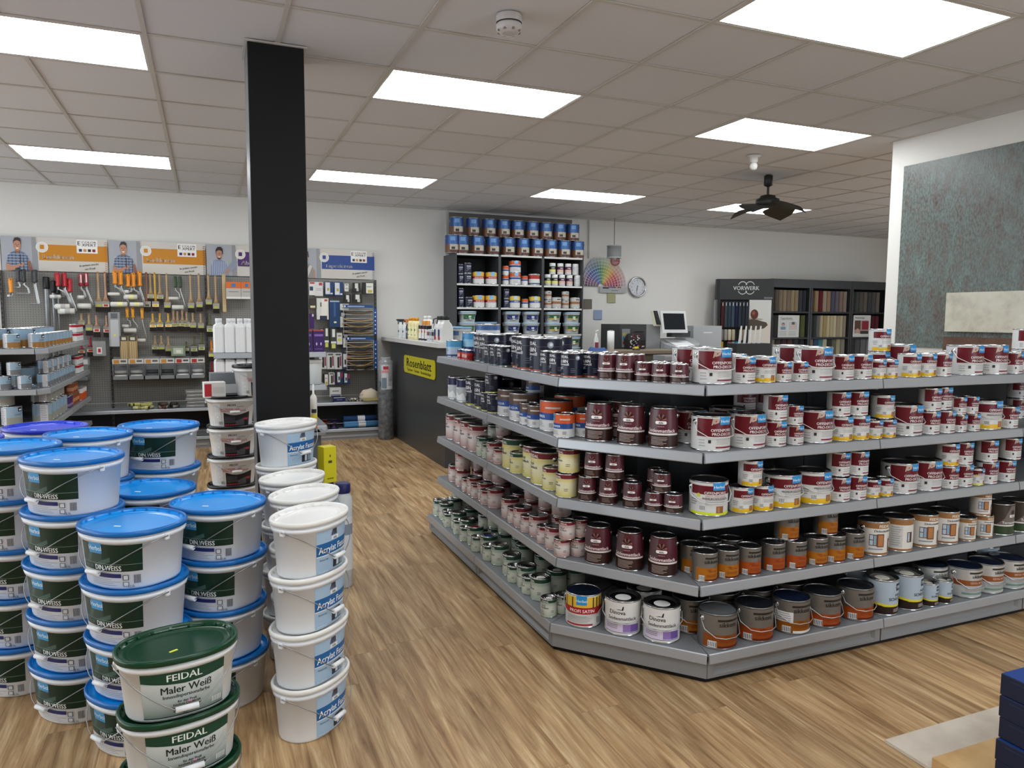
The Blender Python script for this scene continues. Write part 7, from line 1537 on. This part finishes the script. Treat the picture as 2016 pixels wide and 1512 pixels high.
cells = {(0, 0): ['#4a3a3a', '#6b6058', '#8f8068', '#a08d70', '#8d7b64', '#a8946f', '#a08c6c', '#3f434a', '#33383e'], (1, 0): ['#6b4a34', '#a88a60', '#7a1c26', '#b09a7c', '#a08468', '#55556c', '#6a6672', '#8a7468', '#9a8472'], (2, 0): ['#3c4042', '#4a4d4e', '#5a5850', '#6a6258', '#45474f', '#515154', '#6f665e'],
         (0, 1): ['#3a3c3e', '#4a4c4e', '#6a6b6c', '#8a8b8c', '#4a4c4e', '#4a5030', '#5c6436'], (1, 1): ['#2f4a38', '#3c3f42', '#6d6f70', '#c0b48c', '#b89c66', '#d0c294', '#c9b98a', '#d6cca4', '#b0a084', '#c6b992', '#9e907a'], (2, 1): ['#4d4e50', '#5c5d60', '#3c3d3f', '#7c7d80', '#4a4a4c', '#5c1a2a', '#6a1c2c'],
         (0, 2): ['#8a8272', '#4a4240', '#4c3034', '#5a3a3a', '#3a3a44', '#2c3038'], (1, 2): ['#8f8468', '#33507a', '#3c8a9c', '#c0ba9c', '#3c403a', '#6a6f5c', '#b0a884', '#8f8a78'], (2, 2): ['#3c3d3f', '#55575a', '#6d6f73', '#7d7f84', '#2a2b2d']}
for (cxi, row), cs in cells.items():
    x0, x1 = ((8.075, 8.79), (8.875, 9.65), (9.735, 10.2))[cxi]; z = (1.622, 1.217, .852)[row]; h = (.33, .345, .33)[row]
    if cxi == 2: x1 = 10.38
    w = (x1 - x0) / len(cs) * .97
    for i, c in enumerate(cs):
        m = MB(); mt = M(dull(c), .95); sec = [(.0, .26), (.0, .015), (w * .2, 0), (w * .75, 0), (w * .93, .015), (w * .93, .26)]; m.loft([[(a, b, zz) for a, b in sec] for zz in (0, h)], mt, False, mt, mt)
        o = m.build('carpet_book'); o.location = (x0 + i * (x1 - x0) / len(cs), 8.985, z); tag(o, f'carpet sample book, {ordw(i + 1, len(cs))} in {("upper", "middle", "lower")[row]} row of {("left", "centre", "right")[cxi]} bay', 'sample book', 'carpet sample books')
for (x, z, w, h, it, lab) in ((8.21, 1.235, .42, .345, [('r', .04, .3, .27, .275, '#5c6f6c'), ('t', 'Teppichboden', .04, .285, .03, '#3c5a58', 'l'), ('r', .03, .18, .12, .24, '#c3c9cc'), ('c', .10, .2, .03, '#5c3328'), ('c', .10, .19, .02, '#c99c84'), ('r', .05, .15, .12, .165, '#4a7a9a'), ('r', .21, .38, .12, .24, '#b9bcbb'), ('p', [(.25, .12), (.26, .2), (.33, .2), (.36, .12)], '#c9b2a8'), ('r', .27, .33, .2, .24, '#2c2e30')] + [('r', .03, .17, .03 + k * .02, .036 + k * .02, '#8a9492') for k in range(4)] + [('r', .21, .36, .03 + k * .02, .036 + k * .02, '#8a9492') for k in range(4)], 'white leaflet with two pictures before carpet books, left bay'),
                              (9.775, 1.235, .38, .355, [('t', 'Bodenbeläge', .04, .3, .03, '#5a3a34', 'l'), ('r', .03, .34, .06, .27, '#a9958c'), ('r', .03, .16, .12, .27, '#5c4034'), ('r', .19, .34, .12, .26, '#8a2230'), ('c', .1, .1, .04, '#c9a090'), ('r', .16, .34, .05, .1, '#33302c')], 'white leaflet with red room picture before carpet books, right bay')):
    g = empty('leaflet', (x, 8.972, z - .018)); m = MB(); m.box(0, -.006, 0, w, .0, h, M('#d5d6d4', .5)); m.build('sheet', g); m = MB(); prints(m, lambda s, zz, off: (s, -.006 - off, zz), it, arc=9); m.build('print', g); tag(g, lab, 'leaflet', 'leaflets')
# white pen cups seen over the island
for i in range(5):
    g = empty('sample_card_strip', (5.62 + i * .07, 6.75, 1.22), R(8)); m = MB(); m.loft([[(0, 0, 0), (.03, 0, 0), (.03, .015, 0), (0, .015, 0)], [(.03, .0, .2), (.045, .0, .2), (.045, .01, .2), (.03, .01, .2)]], '#dadad8', False, '#dadad8', '#dadad8'); m.build('card', g); tag(g, f'slim white sample card standing behind burgundy cans, {ordw(i + 1, 5)}', 'card', 'standing sample cards')
g = empty('card_rack', (5.75, 6.75, 0)); m = MB(); m.box(-.2, -.05, 0, .3, .12, 1.22, M('#2a2b2d', .5)); m.build('stand', g); tag(g, 'dark stand holding slim white cards behind the island', 'stand')
# ---------------------------------------------------------------- sample panels on the right wall
def patina():
    n = NT('patina_wall_panel'); tc = n.n('ShaderNodeTexCoord'); mp = n.n('ShaderNodeMapping'); mp.inputs['Scale'].default_value = (1, 1, .45); n.l(tc.outputs['Object'], mp.inputs[0])
    a = n.n('ShaderNodeTexNoise', i_Scale=15.0, i_Detail=8.0, i_Roughness=.7, i_Distortion=.5); n.l(mp.outputs[0], a.inputs['Vector']); b = n.n('ShaderNodeTexNoise', i_Scale=80.0, i_Detail=5.0, i_Roughness=.65); n.l(mp.outputs[0], b.inputs['Vector'])
    c1 = n.ramp(a.outputs[0], [(.3, '#5e5249'), (.42, '#6c6964'), (.52, '#6c7672'), (.62, '#74837f'), (.74, '#85a39c')]); c2 = n.ramp(b.outputs[0], [(.35, '#77726c'), (.6, '#eceeec')])
    mx = n.n('ShaderNodeMix', data_type='RGBA', blend_type='MULTIPLY'); mx.inputs[0].default_value = .6; n.l(c1, mx.inputs[6]); n.l(c2, mx.inputs[7]); n.l(mx.outputs[2], n.b.inputs['Base Color']); n.l(n.ramp(b.outputs[0], [(.35, '#606060'), (.6, '#a8a8a8')]), n.b.inputs['Roughness'])
    bp = n.n('ShaderNodeBump', i_Strength=.35, i_Distance=.006); n.l(b.outputs[0], bp.inputs['Height']); n.l(bp.outputs[0], n.b.inputs['Normal']); return n.m
m = MB(); m.box(-.012, 1.3 - 4.2, 0, 0, 0, 1.39, patina()); o = m.build('wall_sample_panel'); o.location = (5.048, 4.207, 1.295); tag(o, 'large grey-green patina sample panel on the right wall', 'panel')
def mott(name, c, sc_, rot=0):
    n = NT(name); tc = n.n('ShaderNodeTexCoord'); a = n.n('ShaderNodeTexNoise', i_Scale=sc_, i_Detail=6.0, i_Roughness=.65); n.l(tc.outputs['Object'], a.inputs['Vector']); n.l(n.ramp(a.outputs[0], [(.3, c[0]), (.5, c[1]), (.7, c[2])]), n.b.inputs['Base Color']); n.b.inputs['Roughness'].default_value = .6; return n.m
m = MB(); m.box(-.03, -1.6, 0, 0, 0, .28, mott('cream_plaster', ['#a39f90', '#c3c0b0', '#cfccbd'], 6)); o = m.build('cream_sample_board'); o.location = (5.034, 3.765, 1.419); tag(o, 'cream mottled sample board over the patina panel', 'panel')
m = MB(); m.box(-.03, -1.6, 0, 0, 0, .13, mott('rust_plaster', ['#4a3226', '#5f4232', '#6e4e3a'], 10)); o = m.build('rust_sample_board'); o.location = (5.034, 3.77, 1.25); tag(o, 'rust brown sample board below the cream board', 'panel')
# ---------------------------------------------------------------- ceiling fan, bulb, smoke detector
g = empty('ceiling_fan', (5.11, 5.79, CEIL)); K = M('#2a2a28', .45, .2); m = MB(); m.lathe([(.03, 0), (.042, -.01), (.042, -.1), (.012, -.115)], K, 14, cap0=K, cap1=K); m.build('canopy', g)
m = MB(); m.lathe([(.012, -.11), (.012, -.2)], K, 10); m.build('rod', g); m = MB(); m.lathe([(.03, -.19), (.07, -.2), (.075, -.22), (.11, -.235), (.115, -.29), (.07, -.31), (.03, -.315)], K, 20, cap0=K, cap1=K); m.build('motor_housing', g)
for k in range(4):
    a = R(90 * k + 20); m = MB(); top = []; bot = []
    for i in range(7):
        u = i / 6; r_ = .09 + .28 * u; w = .05 + .12 * math.sin(PI * min(1, u * .85 + .12)); z = -.285 - .075 * u + .02 * math.sin(u * PI)
        top.append((r_, -w, z + .012)); bot.append((r_, w * .9, z - .035))
    pts = [(x, y, z) for x, y, z in top]; pb = [(x, y, z) for x, y, z in bot]
    for i in range(6):
        for dz in (0, -.004): m.poly([(pts[i][0], pts[i][1], pts[i][2] + dz), (pts[i + 1][0], pts[i + 1][1], pts[i + 1][2] + dz), (pb[i + 1][0], pb[i + 1][1], pb[i + 1][2] + dz), (pb[i][0], pb[i][1], pb[i][2] + dz)], M('#33332f', .5), True)
    m.v = [(x * math.cos(a) - y * math.sin(a), x * math.sin(a) + y * math.cos(a), z) for x, y, z in m.v]; m.build('fan_blade', g)
tag(g, 'black ceiling fan with curved blades under a light panel', 'fan')
g = empty('bulb_socket', (4.395, 5.17, CEIL)); q = M('#cfccc8', .5); m = MB(); m.lathe([(.06, 0), (.062, -.004), (.035, -.01), (.033, -.05), (.026, -.06)], q, 18, cap0=q); m.build('socket', g); m = MB(); q = M('#d9d9d4', .25); m.lathe([(.02, -.055), (.03, -.07), (.034, -.09), (.027, -.112), (.012, -.122)], q, 16, cap0=q, cap1=q); m.build('bulb', g); tag(g, 'bare unlit bulb in a white ceiling socket before the fan', 'lamp')
g = empty('smoke_detector', (1.345, 3.29, CEIL)); q = M('#c6c3c2', .45); m = MB(); m.lathe([(.058, 0), (.06, -.003), (.06, -.035)], q, 26, cap0=q); m.build('base', g); m = MB(); m.lathe([(.056, -.035), (.056, -.04)], '#3a393a', 26); m.build('slot_ring', g)
m = MB(); m.lathe([(.058, -.04), (.061, -.046), (.058, -.066), (.045, -.078), (.03, -.082)], q, 26, cap0=q, cap1=q)
for k in range(8):
    a = 2 * PI * k / 8; c_, s_ = math.cos(a), math.sin(a); m.box(.05 * c_ - .006, .05 * s_ - .006, -.076, .05 * c_ + .006, .05 * s_ + .006, -.068, '#8a8888')
m.build('sensor_cap', g); tag(g, 'round white smoke detector on the ceiling', 'smoke detector')
# ---------------------------------------------------------------- floor samples and blue boxes
WH = mott('white_oak', ['#b3a797', '#c4b9aa', '#cfc5b7'], 5); YO = mott('yellow_oak', ['#b08a58', '#c69f6a', '#d2b07c'], 6)
m = MB(); m.box(0, -.178, 0, 1.1, 0, .012, WH); o = m.build('sample_plank'); o.location = (2.19, 1.782, .001); tag(o, 'whitewashed oak sample plank lying on the floor', 'sample plank')
m = MB(); m.box(0, -.178, 0, 1.0, 0, .05, YO); o = m.build('sample_plank'); o.location = (2.19, 1.60, .001); tag(o, 'thick yellow oak sample plank at the bottom right edge', 'sample plank')
x0, y1 = 2.235, 1.425
for i in range(6):
    z = .001 + i * .07; dx = [.012, .0, -.004, .006, 0, 0][i]
    g = empty('blue_box', (x0 + dx, y1, z)); m = MB(); m.bbox(0, -.5, 0, .6, 0, .066, M('#0c1832', .5), .002); m.box(.002, -.498, .0655, .598, -.002, .0668, M('#1d3d80', .45)); m.build('carton', g)
    m = MB(); prints(m, lambda s, zz, off: (-off, -s, zz), [('c', .15, .035, .014, '#c9ced8'), ('c', .15, .035, .009, '#16264a'), ('r', .03, .12, .052, .054, '#26375c')], arc=9); m.build('print', g)
    tag(g, f'flat dark blue carton, {["lowest", "second from floor", "third from floor", "fourth from floor", "fifth from floor", "topmost"][i]} in the stack at right edge', 'box', 'stacked dark blue cartons')
